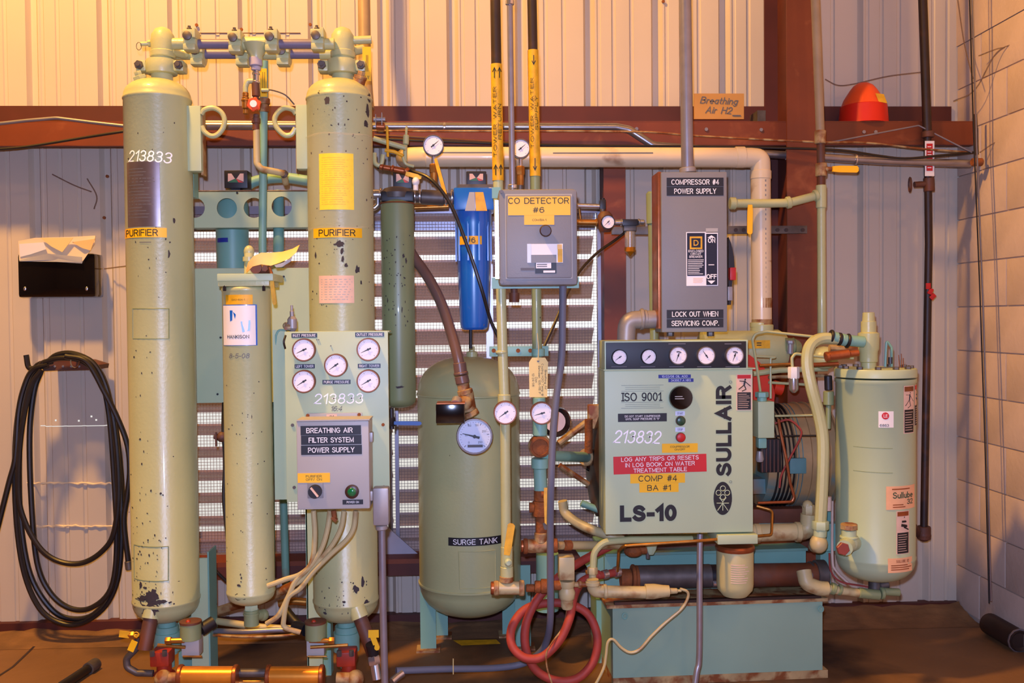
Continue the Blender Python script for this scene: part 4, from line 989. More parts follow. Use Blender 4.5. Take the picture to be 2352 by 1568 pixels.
# inline piping between the filters
t = thing('inline_pipe', 'grey threaded pipe run joining the dark and blue filter heads', 'pipe', P(980, 452, 3.7))
rings('pipe', [((950, 452, 3.7), (1045, 457, 3.7), 13), ((968, 452, 3.7), (1020, 455, 3.7), 17)], MT['galv_dark'], t)
rings('flange', [((951, 450, 3.7), (955, 450, 3.7), 17), ((963, 450, 3.7), (967, 450, 3.7), 17), ((1022, 454, 3.7), (1027, 454, 3.7), 18), ((1036, 454, 3.7), (1041, 454, 3.7), 20)], MT['silver'], t)
rings('nipple', [((852, 447, 3.7), (876, 447, 3.7), 12), ((872, 447, 3.7), (878, 447, 3.7), 15)], MT['silver'], t)
pipe('lower_tube', [(868, 455, 3.68), (868, 470, 3.68), (860, 478, 3.68), (845, 476, 3.68)], 6, MT['silver'], t, 6)
t = tag(pipe('thin_pipe', [(952, 477, 3.78), (1030, 474, 3.78)], 5, MT['brass']), 'thin shiny brassy pipe below the grey inline pipe', 'pipe')
# blue filter
BY = 3.7
t = thing('blue_filter', 'bright blue compressed air filter with tapered bowl left of the detector box', 'filter', P(1088, 760, BY))
s = S(1088, BY); c = P(1088, 600, BY)
def zz(y, Y, px=1088): return P(px, y, Y).z
MB().lathe([(26*s, zz(757, BY)), (31*s, zz(752, BY)), (33*s, zz(740, BY)), (37*s, zz(620, BY)), (38.5*s, zz(530, BY)), (42*s, zz(515, BY)), (42*s, zz(490, BY)), (44*s, zz(487, BY))], (c.x, BY, 0), (0, 0, 1), 36).done('bowl', MT['blue'], t)
m = MB()
for k in range(10):
    a = 2*math.pi*k/10; m.box((c.x+40*s*math.cos(a)-.003, BY+40*s*math.sin(a)-.003, zz(600, BY)), (c.x+40*s*math.cos(a)+.003, BY+40*s*math.sin(a)+.003, zz(512, BY)))
m.done('rib', MT['blue'], t, None, 'stuff')
pbox('head', 1042, 430, 1136, 482, BY-.08, .15, MT['blue'], t, .008)
pbox('dark_recess', 1052, 423, 1134, 440, BY-.075, .13, MT['galv_dark'], t, .003)
q = [(1091, 441), (1110, 441), (1119, 484), (1093, 484)]
sheet('orange_label', q, BY-.083, MT['yellow_dirty'], parent=t)
q = [(1068, 484), (1078, 441), (1090, 441), (1092, 484)]
sheet('grey_label', q, BY-.083, MT['enclosure_light'], parent=t)
WB = (c.x, BY, 38.5*s)
sign('number_label', 1056, 545, 1106, 564, BY, MT['yellow_dirty'], t, '#6', MT['print_black'], 22, 12, (WB[0], BY, 40*s))
m = MB(); m.box(P(1106, 748, BY-.04), P(1112, 718, BY-.03), .002); m.done('sight_tube', MT['brass'], t)
m = MB(); m.cyl(P(1081, 757, BY), P(1081, 800, BY), 4*s, 10); m.done('drain_tube', MT['black_plastic'], t)
# thin black hose in front
t = tag(pipe('black_hose', [(868, 385, 3.6), (905, 386, 3.58), (945, 393, 3.55), (990, 412, 3.5), (1035, 470, 3.48), (1075, 570, 3.46), (1105, 660, 3.46), (1125, 730, 3.5), (1145, 775, 3.52)], 4, MT['black_rubber'], sm=6, seg=8), 'thin black hose looping from the right tower in front of the blue filter', 'hose')
# sample line with orange tag and hanging clear bulb
t = thing('sample_line', 'brass and copper fittings at the right tower with a bright clear bulb', 'fitting', P(910, 390, 3.55)); s = S(910, 3.55)
rings('fitting', [((872, 382, 3.55), (880, 384, 3.55), 7), ((880, 384, 3.55), (898, 387, 3.55), 6), ((898, 386, 3.55), (904, 388, 3.55), 8), ((904, 388, 3.55), (930, 393, 3.55), 7), ((930, 390, 3.55), (937, 396, 3.55), 9)], MT['copper'], t)
handle_bar('lever', (932, 398, 3.53), (968, 408, 3.53), 10, MT['yellow'], t)
m = MB(); m.ball(P(955, 417, 3.53), 9*s, 12, (1, 1, 1.2)); m.cyl(P(955, 437, 3.53), P(955, 420, 3.53), 6*s, 10); m.done('clear_bulb', MT['white'], t)
pipe('lever_rod', [(884, 345, 3.55), (905, 348, 3.55), (926, 358, 3.55)], 4, MT['yellow_dirty'], t)
pipe('upright_rod', [(889, 290, 3.56), (891, 360, 3.55)], 3, MT['yellow_dirty'], t)
pipe('curved_tube', [(860, 352, 3.56), (862, 375, 3.55), (875, 378, 3.55), (880, 355, 3.55)], 5, MT['sage'], t, sm=5)
pipe('lower_curve', [(925, 360, 3.56), (932, 376, 3.56), (950, 382, 3.57)], 3.5, MT['sage'], t, sm=5)
t = tag(pipe('sloping_pipe', [(858, 318, 3.62), (905, 332, 3.62), (932, 340, 3.62)], 6, MT['sage']), 'short sloping green pipe between the right tower and the cream pipe end', 'pipe')
t = thing('vertical_sensor', 'small green upright valve at the left end of the cream pipe', 'valve', P(932, 330, 3.66))
rings('body', [((934, 290, 3.66), (933, 310, 3.66), 3), ((933, 310, 3.66), (932, 332, 3.66), 7), ((931, 332, 3.66), (930, 372, 3.66), 5)], MT['sage'], t)
t = thing('bracket_clamp', 'small steel clamp beside the upper right edge of the right tower', 'clamp', P(870, 290, 3.6))
m = MB(); m.cyl(P(858, 274, 3.6), P(885, 274, 3.6), 5*S(870, 3.6)); m.box(P(862, 262, 3.58), P(866, 298, 3.62)); m.box(P(876, 258, 3.58), P(880, 292, 3.62)); m.done('strap', MT['cast_grey'], t, None, 'stuff')
rings('nut', [((864, 290, 3.6), (884, 291, 3.6), 9)], MT['copper'], t)
# gauges on the pipe between the filters
def stem_gauge(px, py, Y, r, lab, an, stemmat):
    g = gauge(px, py, Y, r, an, None, bez='gauge_rim_steel', dep=.03, lab=lab, cat='gauge')
    s = S(px, Y)
    o = MB(); o.cyl(P(px, py+r-1, Y-.012), P(px, py+r+16, Y-.012), 5*s, 10); o.done('stem', MT['silver'], g)
    o = MB(); hexnut(o, P(px, py+r+36, Y-.012), (0, 0, 1), 10*s, 20*s); o.cyl(P(px, py+r+60, Y-.012), P(px, py+r+30, Y-.012), 8*s, 10); o.done('adapter', MT[stemmat], g)
    return g
g = stem_gauge(996, 337, 3.62, 24, 'silver-rimmed gauge in front of the cream pipe, left of the yellow pipes', 40, 'brass')
o = MB(); o.ball(P(996, 404, 3.61), 7*S(996, 3.61), 10); o.done('ball', MT['blue_handle'], g)
handle_bar('yellow_tie', (1000, 364, 3.58), (1023, 448, 3.56), 8, MT['yellow_dirty'], g)
g = stem_gauge(1195, 344, 3.72, 22, 'silver-rimmed gauge between the two yellow pipes', 40, 'brass'); pipe('lower_stem', [(1195, 424, 3.708), (1195, 460, 3.715)], 8, MT['galv_dark'], g)
# big hose between filters going to surge tank
t = thing('air_hose', 'thick brown hose curving from behind the olive canister down to the surge tank', 'hose', P(1065, 850, 3.62))
pipe('hose', [(935, 565, 3.72), (952, 592, 3.7), (985, 640, 3.66), (1015, 700, 3.63), (1038, 770, 3.6), (1052, 822, 3.58), (1057, 850, 3.58)], 12, MT['hose_brown'], t, sm=6, seg=16)
rings('ferrule', [((1055, 832, 3.58), (1058, 856, 3.58), 15), ((1058, 854, 3.58), (1059, 860, 3.58), 17), ((1059, 862, 3.58), (1063, 880, 3.58), 16)], MT['hose_brown'], t)
rings('adapter', [((1063, 880, 3.58), (1066, 896, 3.58), 14), ((1067, 894, 3.58), (1070, 906, 3.58), 18), ((1070, 900, 3.58), (1078, 945, 3.58), 17), ((1078, 945, 3.58), (1084, 956, 3.58), 20)], MT['cream_rusty'], t)
m = MB(); m.ball(P(1068, 925, 3.57), 20*S(1068, 3.57), 16); m.done('tee_body', MT['cream_rusty'], t)
# surge tank
SY = 3.93
t, WS = vessel('surge_tank', 'squat olive-green surge tank on four legs in front of the louver', 'tank', 1078, 818, 900, 1335, 1408, 117, SY, MT['sage'], seam=True)
s = S(1078, SY)
# overwrite with a wide dished head profile is given by the vessel; add fittings
MB().lathe([(20*s, 0), (20*s, 8*s), (13*s, 9*s), (13*s, 22*s), (7*s, 24*s), (7*s, 34*s)], P(1084, 830, SY), (0, 0, 1), 20).done('top_plug', MT['sage'], t)
sign('name_label', 1032, 1208, 1150, 1226, SY, MT['black_label'], t, 'SURGE TANK', MT['print_white'], 98, 12, WS, bold=.008)
m = MB()
for (xa, ya), (xb, yb) in (((1055, 1238), (1135, 1238)), ((1135, 1238), (1136, 1318)), ((1136, 1318), (1058, 1320)), ((1058, 1320), (1055, 1238))):
    pts = [P(xa+(xb-xa)*k/6, ya+(yb-ya)*k/6, SY) for k in range(7)]
    for p in pts: dx = p.x-WS[0]; p.y = SY-math.sqrt(max(0, WS[2]**2-dx*dx))
    m.tube(pts, .0025, seg=5)
m.done('weld_outline', MT['sage'], t)
for px, Yl in ((982, SY-.02), (1200, SY-.02), (1010, SY+.14), (1170, SY+.14)):
    c = P(px, 1300, Yl); hw = 18*s
    MB().box((c.x-hw, Yl, 0), (c.x+hw, Yl+.008, zz(1298, Yl, px))).done('leg', MT['teal'], t)
    MB().box((c.x-hw*1.5, Yl-.03, 0), (c.x+hw*1.5, Yl+.05, .008)).done('foot_plate', MT['cream_rusty'], t)
m = MB(); m.cyl(P(1000, 1347, SY-.06), P(985, 1347, SY-.03), 9*s, 12); m.done('weld_tab', MT['teal'], t)
# big dial thermometer, pressure switch
g = gauge(1090, 1000, 3.58, 42, 165, None, 'dial_thermometer', 'gauge_rim_steel', .03, 'large blue-white dial thermometer low on the surge tank', 'thermometer', face='gauge_face_blue')
text('50          100\n\n                    150\n\n0      200', 1090, 985, 46, 46, 3.58-.03, MT['print_grey'], g, lift=.004, name='numerals') if False else None
for tx, x, y in (('50', 1071, 999), ('100', 1078, 977), ('150', 1095, 976), ('200', 1112, 990), ('0', 1077, 1016), ('250', 1103, 1015)): text(tx, x, y, 0, 5, 3.549, MT['print_grey'], g, name='numerals', lift=.0012)
plate('maker_strip', 1074, 1021, 1109, 1027, 3.5485, MT['print_grey'], g)
sw = thing('pressure_switch', 'black box-shaped pressure switch with orange light coloured onto its top on the surge tank fittings', 'switch', P(1038, 970, 3.5))
pbox('cover', 1001, 928, 1067, 972, 3.46, .10, MT['black_gloss'], sw, .003)
a, b = P(1003, 927, 3.47), P(1068, 927, 3.47); MB().box((a.x, 3.465, a.z-.001), (b.x, 3.56, a.z+.002)).done('painted_lit_top', MT['copper'], sw)  # copper colour paints the orange lamp light on top of the black cover
m = MB(); m.cyl(P(1047, 928, 3.52), P(1050, 918, 3.54), 12*S(1040, 3.5)); m.done('bracket', MT['cast_grey'], sw)
# CO detector
CY = 3.12
co = thing('gas_detector', 'grey enclosure with yellow CO warning label and small display window', 'detector', P(1235, 655, CY))
a = pbox('housing', 1146, 434, 1327, 655, CY, .11, MT['enclosure'], co, .014)
pbox('door', 1163, 448, 1313, 638, CY-.012, .012, MT['enclosure'], co, .005)
pbox('gasket', 1161, 446, 1315, 640, CY-.003, .004, MT['enclosure_light'], co, .001)
pbox('hinge', 1137, 460, 1146, 640, CY+.01, .02, MT['silver'], co)
DY = CY-.012
p_ = plate('warning_label', 1167, 451, 1310, 494, DY, MT['yellow'], co); text('CO DETECTOR', 1237, 461, 140, 14, DY, MT['print_black'], p_, lift=.002); text('#6', 1237, 482, 27, 13, DY, MT['print_black'], p_, lift=.002)
sign('id_label', 1204, 494, 1273, 516, DY, MT['yellow'], co, 'COM/BA-1', MT['print_black'], 32, 5)
MB().lathe([(6*s, 0), (10*s, -.008), (11*s, -.02), (9*s, -.026)][::-1], P(1252, 531, DY), (0, 1, 0), 20).done('knob', MT['brown_knob'], co)
wn = pbox('window', 1211, 560, 1293, 603, DY-.002, .002, MT['white'], co)
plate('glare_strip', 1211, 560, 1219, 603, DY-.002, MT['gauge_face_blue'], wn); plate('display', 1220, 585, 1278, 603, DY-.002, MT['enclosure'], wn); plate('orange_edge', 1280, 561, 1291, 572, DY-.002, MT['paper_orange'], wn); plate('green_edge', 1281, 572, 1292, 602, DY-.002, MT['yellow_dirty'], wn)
sk = plate('black_sticker', 1229, 602, 1278, 628, DY, MT['black_label'], co); plate('white_patch', 1231, 603, 1266, 616, DY-.001, MT['white'], sk); plate('white_patch', 1248, 621, 1275, 626, DY-.001, MT['white'], sk); lines('print', 1233, 605, 1264, 614, 2, DY-.0012, MT['print_grey'], sk)
plate('dark_strip', 1196, 615, 1228, 621, DY, MT['print_grey'], co)
for yy in (438, 645): 
    pbox('mount_strap', 1130, yy-8, 1330 if yy > 600 else 1150, yy+17, CY+.112, .012, MT['teal'], co)
    c = P(1152, yy+2, CY-.001); MB().cyl(c+Vector((0,.012,0)), c+Vector((0, -.004, 0)), .006, 8).done('bolt', MT['galv_dark'], co)
# water pipes with yellow sleeves
UY = 3.27
def slant(a, b, cx, z):
    A, B = P(*a), P(*b); k = (B.x-A.x)/(B.z-A.z); return (k, z-(cx-(A.x+k*(z-A.z)))/k if abs(k) > 1e-6 else z)
wp = thing('return_water_pipe', 'upright water pipe with two upward arrows on its yellow sleeve', 'pipe', P(1165, 1340, UY))
pipe('upper_pipe', [(1137, -1150, UY), (1137, -40, UY), (1140, 150, UY)], 12, MT['dark_pipe'], wp)
pipe('sleeve', [(1140, 148, UY), (1144, 415, UY)], 13, MT['yellow_dirty'], wp, seg=20)
sr = S(1142, UY); cx = P(1142, 280, UY).x
text('TOWER WATER\nRETURN', 1142, 282, 160, 19, UY, MT['print_black'], wp, rot=90, wrap=(cx, UY, 13*sr, *slant((1140, 148, UY), (1144, 415, UY), cx, P(1142, 280, UY).z)), bold=.004, lift=.0022)
m = MB()
def arrow(m, x, y0, y1, Y, W):      # tail y0 to head y1
    s = S(x, Y); sg = 1 if y1 < y0 else -1
    for poly in (((x-1, y0), (x+1, y0), (x+1, y1), (x-1, y1)), ((x-5, y1+9*sg), (x-3.5, y1+10*sg), (x+.7, y1+1*sg), (x, y1-1.5*sg)), ((x+5, y1+9*sg), (x+3.5, y1+10*sg), (x-.7, y1+1*sg), (x, y1-1.5*sg))):
        v = []
        for a, b in poly:
            p = P(a, b, Y); dx = max(-W[2]*.98, min(W[2]*.98, p.x-W[0])); v.append(m.bm.verts.new((p.x, Y-math.sqrt(W[2]**2-dx*dx)-.0022, p.z)))
        m.bm.faces.new(v)
for x in (1136, 1148): arrow(m, x-1, 182, 158, UY, (P(1141, 170, UY).x, UY, 13*sr)); arrow(m, x+2, 404, 380, UY, (P(1144, 390, UY).x, UY, 13*sr))
m.done('flow_arrows', MT['print_black'], wp)
pipe('lower_pipe', [(1144, 415, UY), (1154, 800, UY), (1160, 950, UY), (1163, 1300, UY)], 11.5, MT['sage'], wp, fil=60, seg=16)
rings('coupling', [((1158, 905, UY), (1158, 930, UY), 15), ((1152, 805, UY), (1152, 812, UY), 14), ((1164, 1300, UY), (1164, 1330, UY), 15), ((1164, 1254, UY), (1164, 1300, UY), 14)], MT['sage'], wp)
gauge(1160, 946, UY-.02, 27, 215, wp, dep=.03)
wq = thing('supply_water_pipe', 'upright water pipe with one downward arrow on its yellow sleeve', 'pipe', P(1240, 1240, UY))
pipe('upper_pipe', [(1221, -1150, UY+.05), (1221, -40, UY+.05), (1224, 118, UY+.05)], 11, MT['dark_pipe'], wq)
pipe('sleeve', [(1224, 116, UY+.05), (1229, 405, UY+.05)], 12.5, MT['yellow_dirty'], wq, seg=20)
cx = P(1226, 260, UY+.05).x
text('TOWER WATER\nSUPPLY', 1226.5, 262, 160, 18, UY+.05, MT['print_black'], wq, rot=90, wrap=(cx, UY+.05, 12.5*sr, *slant((1224, 116, UY+.05), (1229, 405, UY+.05), cx, P(1226, 260, UY+.05).z)), bold=.004, lift=.0022)
m = MB(); arrow(m, 1225, 130, 152, UY+.05, (P(1225, 140, UY+.05).x, UY+.05, 12.5*sr)); arrow(m, 1228, 365, 393, UY+.05, (P(1228, 380, UY+.05).x, UY+.05, 12.5*sr)); m.done('flow_arrows', MT['print_black'], wq)
pipe('lower_pipe', [(1229, 405, UY+.05), (1235, 920, UY+.05)], 11.5, MT['olive'], wq, fil=60, seg=16)
rings('union', [((1236, 800, UY+.05), (1236, 818, UY+.05), 15), ((1238, 912, UY+.05), (1238, 930, UY+.05), 15), ((1240, 965, UY+.05), (1240, 1000, UY+.05), 17), ((1240, 1052, UY+.05), (1240, 1075, UY+.05), 20), ((1240, 1075, UY+.05), (1242, 1130, UY+.05), 15)], MT['teal'], wq)
gauge(1243, 947, UY+.03, 26, 195, wq, dep=.03)
m = MB(); m.ball(P(1240, 1024, UY+.05), 28*sr, 18, (1, .8, 1)); m.done('strainer_body', MT['cream_rusty'], wq)
MB().lathe([(22*sr, 0), (24*sr, -.01), (24*sr, -.02), (19*sr, -.022), (18*sr, -.016)][::-1], P(1240, 1025, UY+.02), (0, 1, 0), 24).done('rusty_cap', MT['rust'], wq)
rings('rusty_valve', [((1243, 1125, UY+.05), (1243, 1150, UY+.05), 17), ((1243, 1150, UY+.05), (1243, 1185, UY+.05), 20), ((1243, 1185, UY+.05), (1243, 1226, UY+.05), 13)], MT['rust'], wq)
m = MB(); m.cyl(P(1226, 1165, UY+.05), P(1216, 1165, UY+.05), 12*sr); m.cyl(P(1243, 1135, UY), P(1262, 1135, UY), 7*sr); m.done('bonnet', MT['rust'], wq)
handle_bar('valve_handle', (1256, 1120, UY-.01), (1259, 1204, UY-.02), 16, MT['yellow_dirty'], wq)
handle_bar('grey_nub', (1250, 1200, UY+.02), (1254, 1216, UY+.02), 8, MT['galv_dark'], wq)
# strut behind pipes
st_ = thing('strut_channel', 'teal drilled channel clamped behind the two water pipes', 'bracket', P(1190, 805, 3.38))
pbox('channel', 1124, 795, 1260, 818, 3.36, .02, MT['teal'], st_, .001)
for px in (1134, 1190, 1218): c = P(px, 805, 3.359); MB().cyl(c, c+Vector((0, -.002, 0)), .0075, 12).done('hole', MT['rust'], st_)
# hand-written manila tag
mt_ = thing('manila_tag', 'manila tag with handwriting wired to the supply water pipe', 'tag', P(1240, 870, UY-.0))
sheet('card', [(1216, 912), (1215, 832), (1222, 821), (1252, 821), (1259, 832), (1257, 912)], UY-.01, MT['manila'], parent=mt_, th=.001)
text('Breathing Air\nCooling H2O Temp @\nBetween 105-115 F\nDon\n12-24-08', 1239, 872, 74, 34, UY-.01, MT['print_black'], mt_, rot=-90, lift=.0015, ls=1.1)
c = P(1236, 829, UY-.0105); MB().cyl(c, c+Vector((0, -.002, 0)), .004, 10).done('eyelet', MT['galv_dark'], mt_)
pipe('wire', [(1236, 828, UY-.012), (1237, 800, UY-.015), (1234, 765, UY-.01)], 1.3, MT['manila'], mt_)
# thin grey conduit from above into detector
t = thing('detector_conduit', 'thin grey conduit between the yellow pipes running down into the detector box', 'conduit', P(1175, 430, 3.17))
pipe('conduit', [(1170, -1150, 3.17), (1170, -40, 3.17), (1177, 436, 3.17)], 7, MT['conduit'], t)
rings('coupling', [((1171, 0, 3.17), (1171, 12, 3.17), 10), ((1177, 424, 3.17), (1177, 434, 3.17), 11)], MT['silver'], t)
t = tag(pipe('flexible_conduit', [(1293, 652, 3.2), (1292, 740, 3.2), (1290, 820, 3.2), (1278, 910, 3.2), (1270, 1000, 3.2), (1266, 1100, 3.2), (1264, 1200, 3.24), (1264, 1320, 3.28), (1264, 1420, 3.33), (1256, 1470, 3.4), (1238, 1500, 3.45), (1200, 1524, 3.5), (1130, 1534, 3.48), (1020, 1536, 3.42), (910, 1540, 3.36)], 8.5, MT['conduit_flex'], sm=7), 'blue-grey flexible conduit snaking from the detector down across the floor', 'conduit')
pipe('cable_tie', [(1041, 1512, 3.40), (1041, 1548, 3.40)], 1.2, MT['manila'], t)
tag(pipe('floor_conduit_end', [(925, 1545, 3.36), (915, 1552, 3.35), (900, 1565, 3.33)], 9, MT['silver']), 'shiny connector lying at the left end of the floor conduit', 'connector')
# small brown gauge back / filter with black rim right of gauge
t = thing('round_bracket_gauge', 'black-rimmed round instrument half hidden behind the grey flexible conduit', 'gauge', P(1275, 970, 3.42))
MB().lathe([(24*sr, -.03), (35*sr, -.028), (38*sr, -.01), (36*sr, .03), (20*sr, .04)], P(1275, 968, 3.42), (0, 1, 0), 28).done('rim', MT['black_gloss'], t)
MB().lathe([(25*sr, 0), (24*sr, .002)], P(1275, 968, 3.388), (0, 1, 0), 28).done('dial', MT['label_pink'], t)
# pipe tap below detector
t = tag(rings('drain_stub', [((1180, 640, 3.3), (1181, 672, 3.3), 8), ((1181, 672, 3.3), (1181, 694, 3.3), 12)], MT['rust_tube']), 'small rusty pipe plug under the detector box', 'plug')
# right end of blue filter line
t = thing('shiny_outlet_pipe', 'shiny pipe end with black knob between detector box and jamb post', 'pipe', P(1350, 475, 3.9)); s9 = S(1350, 3.8)
rings('nipple', [((1322, 472, 3.8), (1378, 474, 3.8), 6)], MT['silver'], t); pipe('rear_run', [(1130, 455, 3.72), (1200, 460, 3.72), (1322, 472, 3.8)], 9, MT['galv_dark'], t)
m = MB(); c = P(1384, 470, 3.8); m.box(c-Vector((.012, .012, .02)), c+Vector((.012, .012, .02)), .003); m.cyl(P(1384, 484, 3.8), P(1384, 455, 3.8), 5*s9); m.done('knob', MT['black_plastic'], t)
pipe('bracket_line', [(1330, 475, 3.82), (1334, 512, 3.82)], 2.5, MT['brass'], t)
t = thing('air_regulator', 'small regulator with gauge and clear bowl between detector and breaker boxes', 'regulator', P(1420, 512, 3.78))
rings('inlet_pipe', [((1320, 510, 3.78), (1378, 511, 3.78), 7), ((1368, 511, 3.78), (1372, 511, 3.78), 10)], MT['brass'], t)
m = MB(); m.lathe([(12*s9, -.035), (17*s9, -.02), (19*s9, .0), (17*s9, .03), (10*s9, .045)], P(1390, 512, 3.78), (0, 0, 1), 16); m.done('body', MT['rust_tube'], t)
m = MB(); m.cyl(P(1384, 500, 3.79), P(1384, 480, 3.79), 6*s9); m.done('stem', MT['galv_dark'], t)
gauge(1395, 511, 3.75, 16, 225, t, bez='gauge_rim_black', dep=.02)
rings('nipple', [((1411, 511, 3.78), (1430, 511, 3.78), 7), ((1425, 511, 3.78), (1430, 511, 3.78), 9), ((1467, 510, 3.78), (1480, 510, 3.78), 6), ((1465, 510, 3.78), (1470, 510, 3.78), 8)], MT['silver'], t)
pbox('filter_head', 1430, 503, 1466, 518, 3.76, .04, MT['black_plastic'], t, .003); pbox('filter_collar', 1433, 517, 1462, 530, 3.765, .035, MT['galv_dark'], t, .003)
c = P(1447, 570, 3.78); MB().lathe([(9*s9, 0), (12*s9, 6*s9), (12*s9, 38*s9)], c, (0, 0, 1), 18).done('bowl', MT['glass_bowl'], t)
MB().lathe([(2*s9, 0), (7*s9, 6*s9), (13*s9, 10*s9), (13*s9, 20*s9)], P(1447, 588, 3.78), (0, 0, 1), 10).done('bowl_guard', MT['amber'], t)
m = MB(); m.cyl(P(1447, 570, 3.78), P(1447, 532, 3.78), 5*s9); m.done('element', MT['silver'], t)
tag(pipe('rubber_line', [(1440, 530, 3.8), (1412, 552, 3.78), (1370, 582, 3.7), (1330, 625, 3.6), (1300, 680, 3.5), (1275, 740, 3.44), (1248, 800, 3.4)], 3.2, MT['black_rubber'], sm=5, seg=8), 'thin dark line slanting from the clear bowl down behind the detector', 'hose')
# ---- PVC pipe and steel conduit along the wall
pv = thing('pvc_pipe', 'long cream plastic pipe crossing in front of the girt and turning down to the compressor', 'pipe', P(1400, 360, 3.85))
pr_ = P(1748, 600, 3.85)
pipe('pipe', [(930, 362, 4.1), (945, 361, 3.9), (985, 360, 3.85), (1725, 362, 3.85), (1746, 364, 3.85), (1747, 400, 3.85), (1750, 752, 3.85)], 21.5, MT['pvc'], pv, fil=48, seg=28)
rings('socket', [((978, 360, 3.85), (1000, 360, 3.85), 23.5), ((1688, 361, 3.85), (1710, 361, 3.85), 24), ((1747, 392, 3.85), (1747, 412, 3.85), 24)], MT['pvc'], pv, 28)
rings('stain_band', [((1749, 597, 3.85), (1749, 604, 3.85), 22.3), ((1750, 683, 3.85), (1750, 708, 3.85), 22.5), ((1750, 732, 3.85), (1750, 750, 3.85), 23)], MT['cream_rusty'], pv, 28)
W2 = (P(1747, 520, 3.85).x, 3.85, 21.8*S(1747, 3.85))
lines('print', 1010, 348, 1130, 353, 1, 3.85-.0385, MT['print_grey'], pv, None, .5, 0); lines('print', 1270, 349, 1500, 354, 1, 3.85-.0385, MT['print_grey'], pv, None, .5, 0)
for k in range(24):
    if k % 5 != 4:
        y_ = 415+k*11; q0, q1 = P(1750, y_, 3.85), P(1753, y_+5, 3.85); yy_ = 3.85-21.5*S(1747, 3.85)
        MB().box((q0.x-.002, yy_-.0012, q1.z), (q1.x, yy_+.001, q0.z)).done('pipe_print', MT['enclosure'], pv)
t = thing('steel_conduit', 'bare steel conduit running along the girt and dipping down behind the cream pipe', 'conduit', P(1000, 292, 4.03))
pipe('conduit', [(440, 289, 4.02), (1415, 292, 4.02), (1445, 298, 4.02), (1500, 334, 4.02), (1700, 350, 4.03), (1900, 362, 4.03), (2030, 370, 4.03), (2228, 376, 4.03)], 9.5, MT['steel'], t, fil=30, seg=16)
rings('coupling', [((1018, 292, 4.02), (1024, 292, 4.02), 11), ((868, 293, 4.02), (882, 293, 4.02), 12), ((1805, 354, 4.03), (1812, 355, 4.03), 13), ((1962, 366, 4.03), (1968, 366, 4.03), 12)], MT['silver'], t)
tag(pipe('thin_conduit', [(-10, 285, 4.0), (60, 277, 4.0), (130, 271, 4.0), (210, 281, 4.0), (300, 291, 4.0), (450, 280, 4.02), (720, 282, 4.02)], 4, MT['conduit'], fil=60), 'thin conduit kinked over the girt at the far left', 'conduit')
tag(pipe('black_cable', [(-10, 343, 4.02), (60, 337, 4.02), (180, 318, 4.02), (300, 299, 4.0), (420, 280, 4.03)], 3.2, MT['black_rubber'], sm=5, seg=8), 'dark cable sloping up across the girt at the far left', 'cable')
tag(pipe('tan_cable', [(450, 292, 4.06), (850, 300, 3.99), (1430, 302, 3.98), (1600, 312, 3.98), (1870, 326, 3.92), (1990, 328, 4.0), (2120, 342, 4.0), (2232, 350, 4.05)], 2.3, MT['cream_rusty'], sm=5, seg=8), 'thin tan cable stretched along the girt to the block wall', 'cable')
tag(pipe('black_cable', [(860, 318, 3.97), (1000, 324, 3.97), (1300, 334, 3.97), (1560, 336, 3.97), (1800, 340, 3.92), (1930, 345, 3.92), (2020, 358, 4.0), (2080, 364, 4.0), (2150, 358, 4.0), (2235, 350, 4.05)], 3, MT['black_rubber'], sm=5, seg=8), 'black cable running just above the cream pipe to the block wall', 'cable')
tag(pipe('rusty_cable', [(860, 310, 3.98), (1000, 318, 3.98), (1200, 330, 3.99)], 3, MT['rust_tube'], sm=5, seg=8), 'brown cable above the left end of the cream pipe', 'cable')
t = thing('rod_brace', 'grey wire brace forming a shallow peak across the right girt', 'wire', P(2115, 290, 4.04))
pipe('wire', [(1900, 328, 4.04), (2110, 288, 4.04), (2232, 350, 4.04)], 1.8, MT['conduit'], t, fil=8, seg=6)
# ---- breaker box and its conduit
EY = 3.42
bk = thing('breaker_box', 'tall grey circuit breaker enclosure with blue on and off label', 'box', P(1592, 760, EY))
pbox('housing', 1519, 396, 1671, 762, EY, .13, MT['enclosure'], bk, .004)
a = P(1508, 395, EY+.02); b = P(1519, 395, EY+.02); z1 = P(1508, 755, EY+.02).z
MB().box((P(1509, 500, EY+.03).x, EY+.012, z1), (P(1520, 500, EY+.012).x, EY+.13, a.z), .003).done('door_hinge_side', MT['copper'], bk)
for tx, cy, w_ in (('COMPRESSOR #4', 418, 110), ('POWER SUPPLY', 439, 97), ('LOCK OUT WHEN', 721, 107), ('SERVICING COMP.', 742, 110)):
    sign('name_strip', 1531, cy-10, 1662, cy+10, EY, MT['black_label'], bk, tx, MT['print_white'], w_, 12, bold=.008)
sg = plate('breaker_label', 1576, 533, 1649, 656, EY, MT['print_white'], bk)
plate('navy_field', 1578, 535, 1619, 633, EY-.0012, MT['navy'], sg); plate('navy_field', 1622, 537, 1647, 654, EY-.0012, MT['navy'], sg); plate('top_tab', 1621, 524, 1649, 534, EY, MT['enclosure_light'], sg)
for q, mt in (((1584, 543, 1613, 572), 'yellow_dirty'), ((1588, 547, 1609, 568), 'navy')):
    plate('emblem', *q, EY-.0024-(.001 if mt == 'navy' else 0), MT[mt], sg)
text('D', 1598.5, 557.5, 12, 13, EY-.0034, MT['yellow_dirty'], sg, bold=.03)
text('ENCLOSED\nCIRCUIT\nBREAKER', 1598, 583, 35, 18, EY-.0014, MT['print_white'], sg, bold=.02, ls=.9, lift=.0024)
lines('print', 1580, 595, 1617, 631, 9, EY-.0016, MT['print_white'], sg, None, .35, .3)
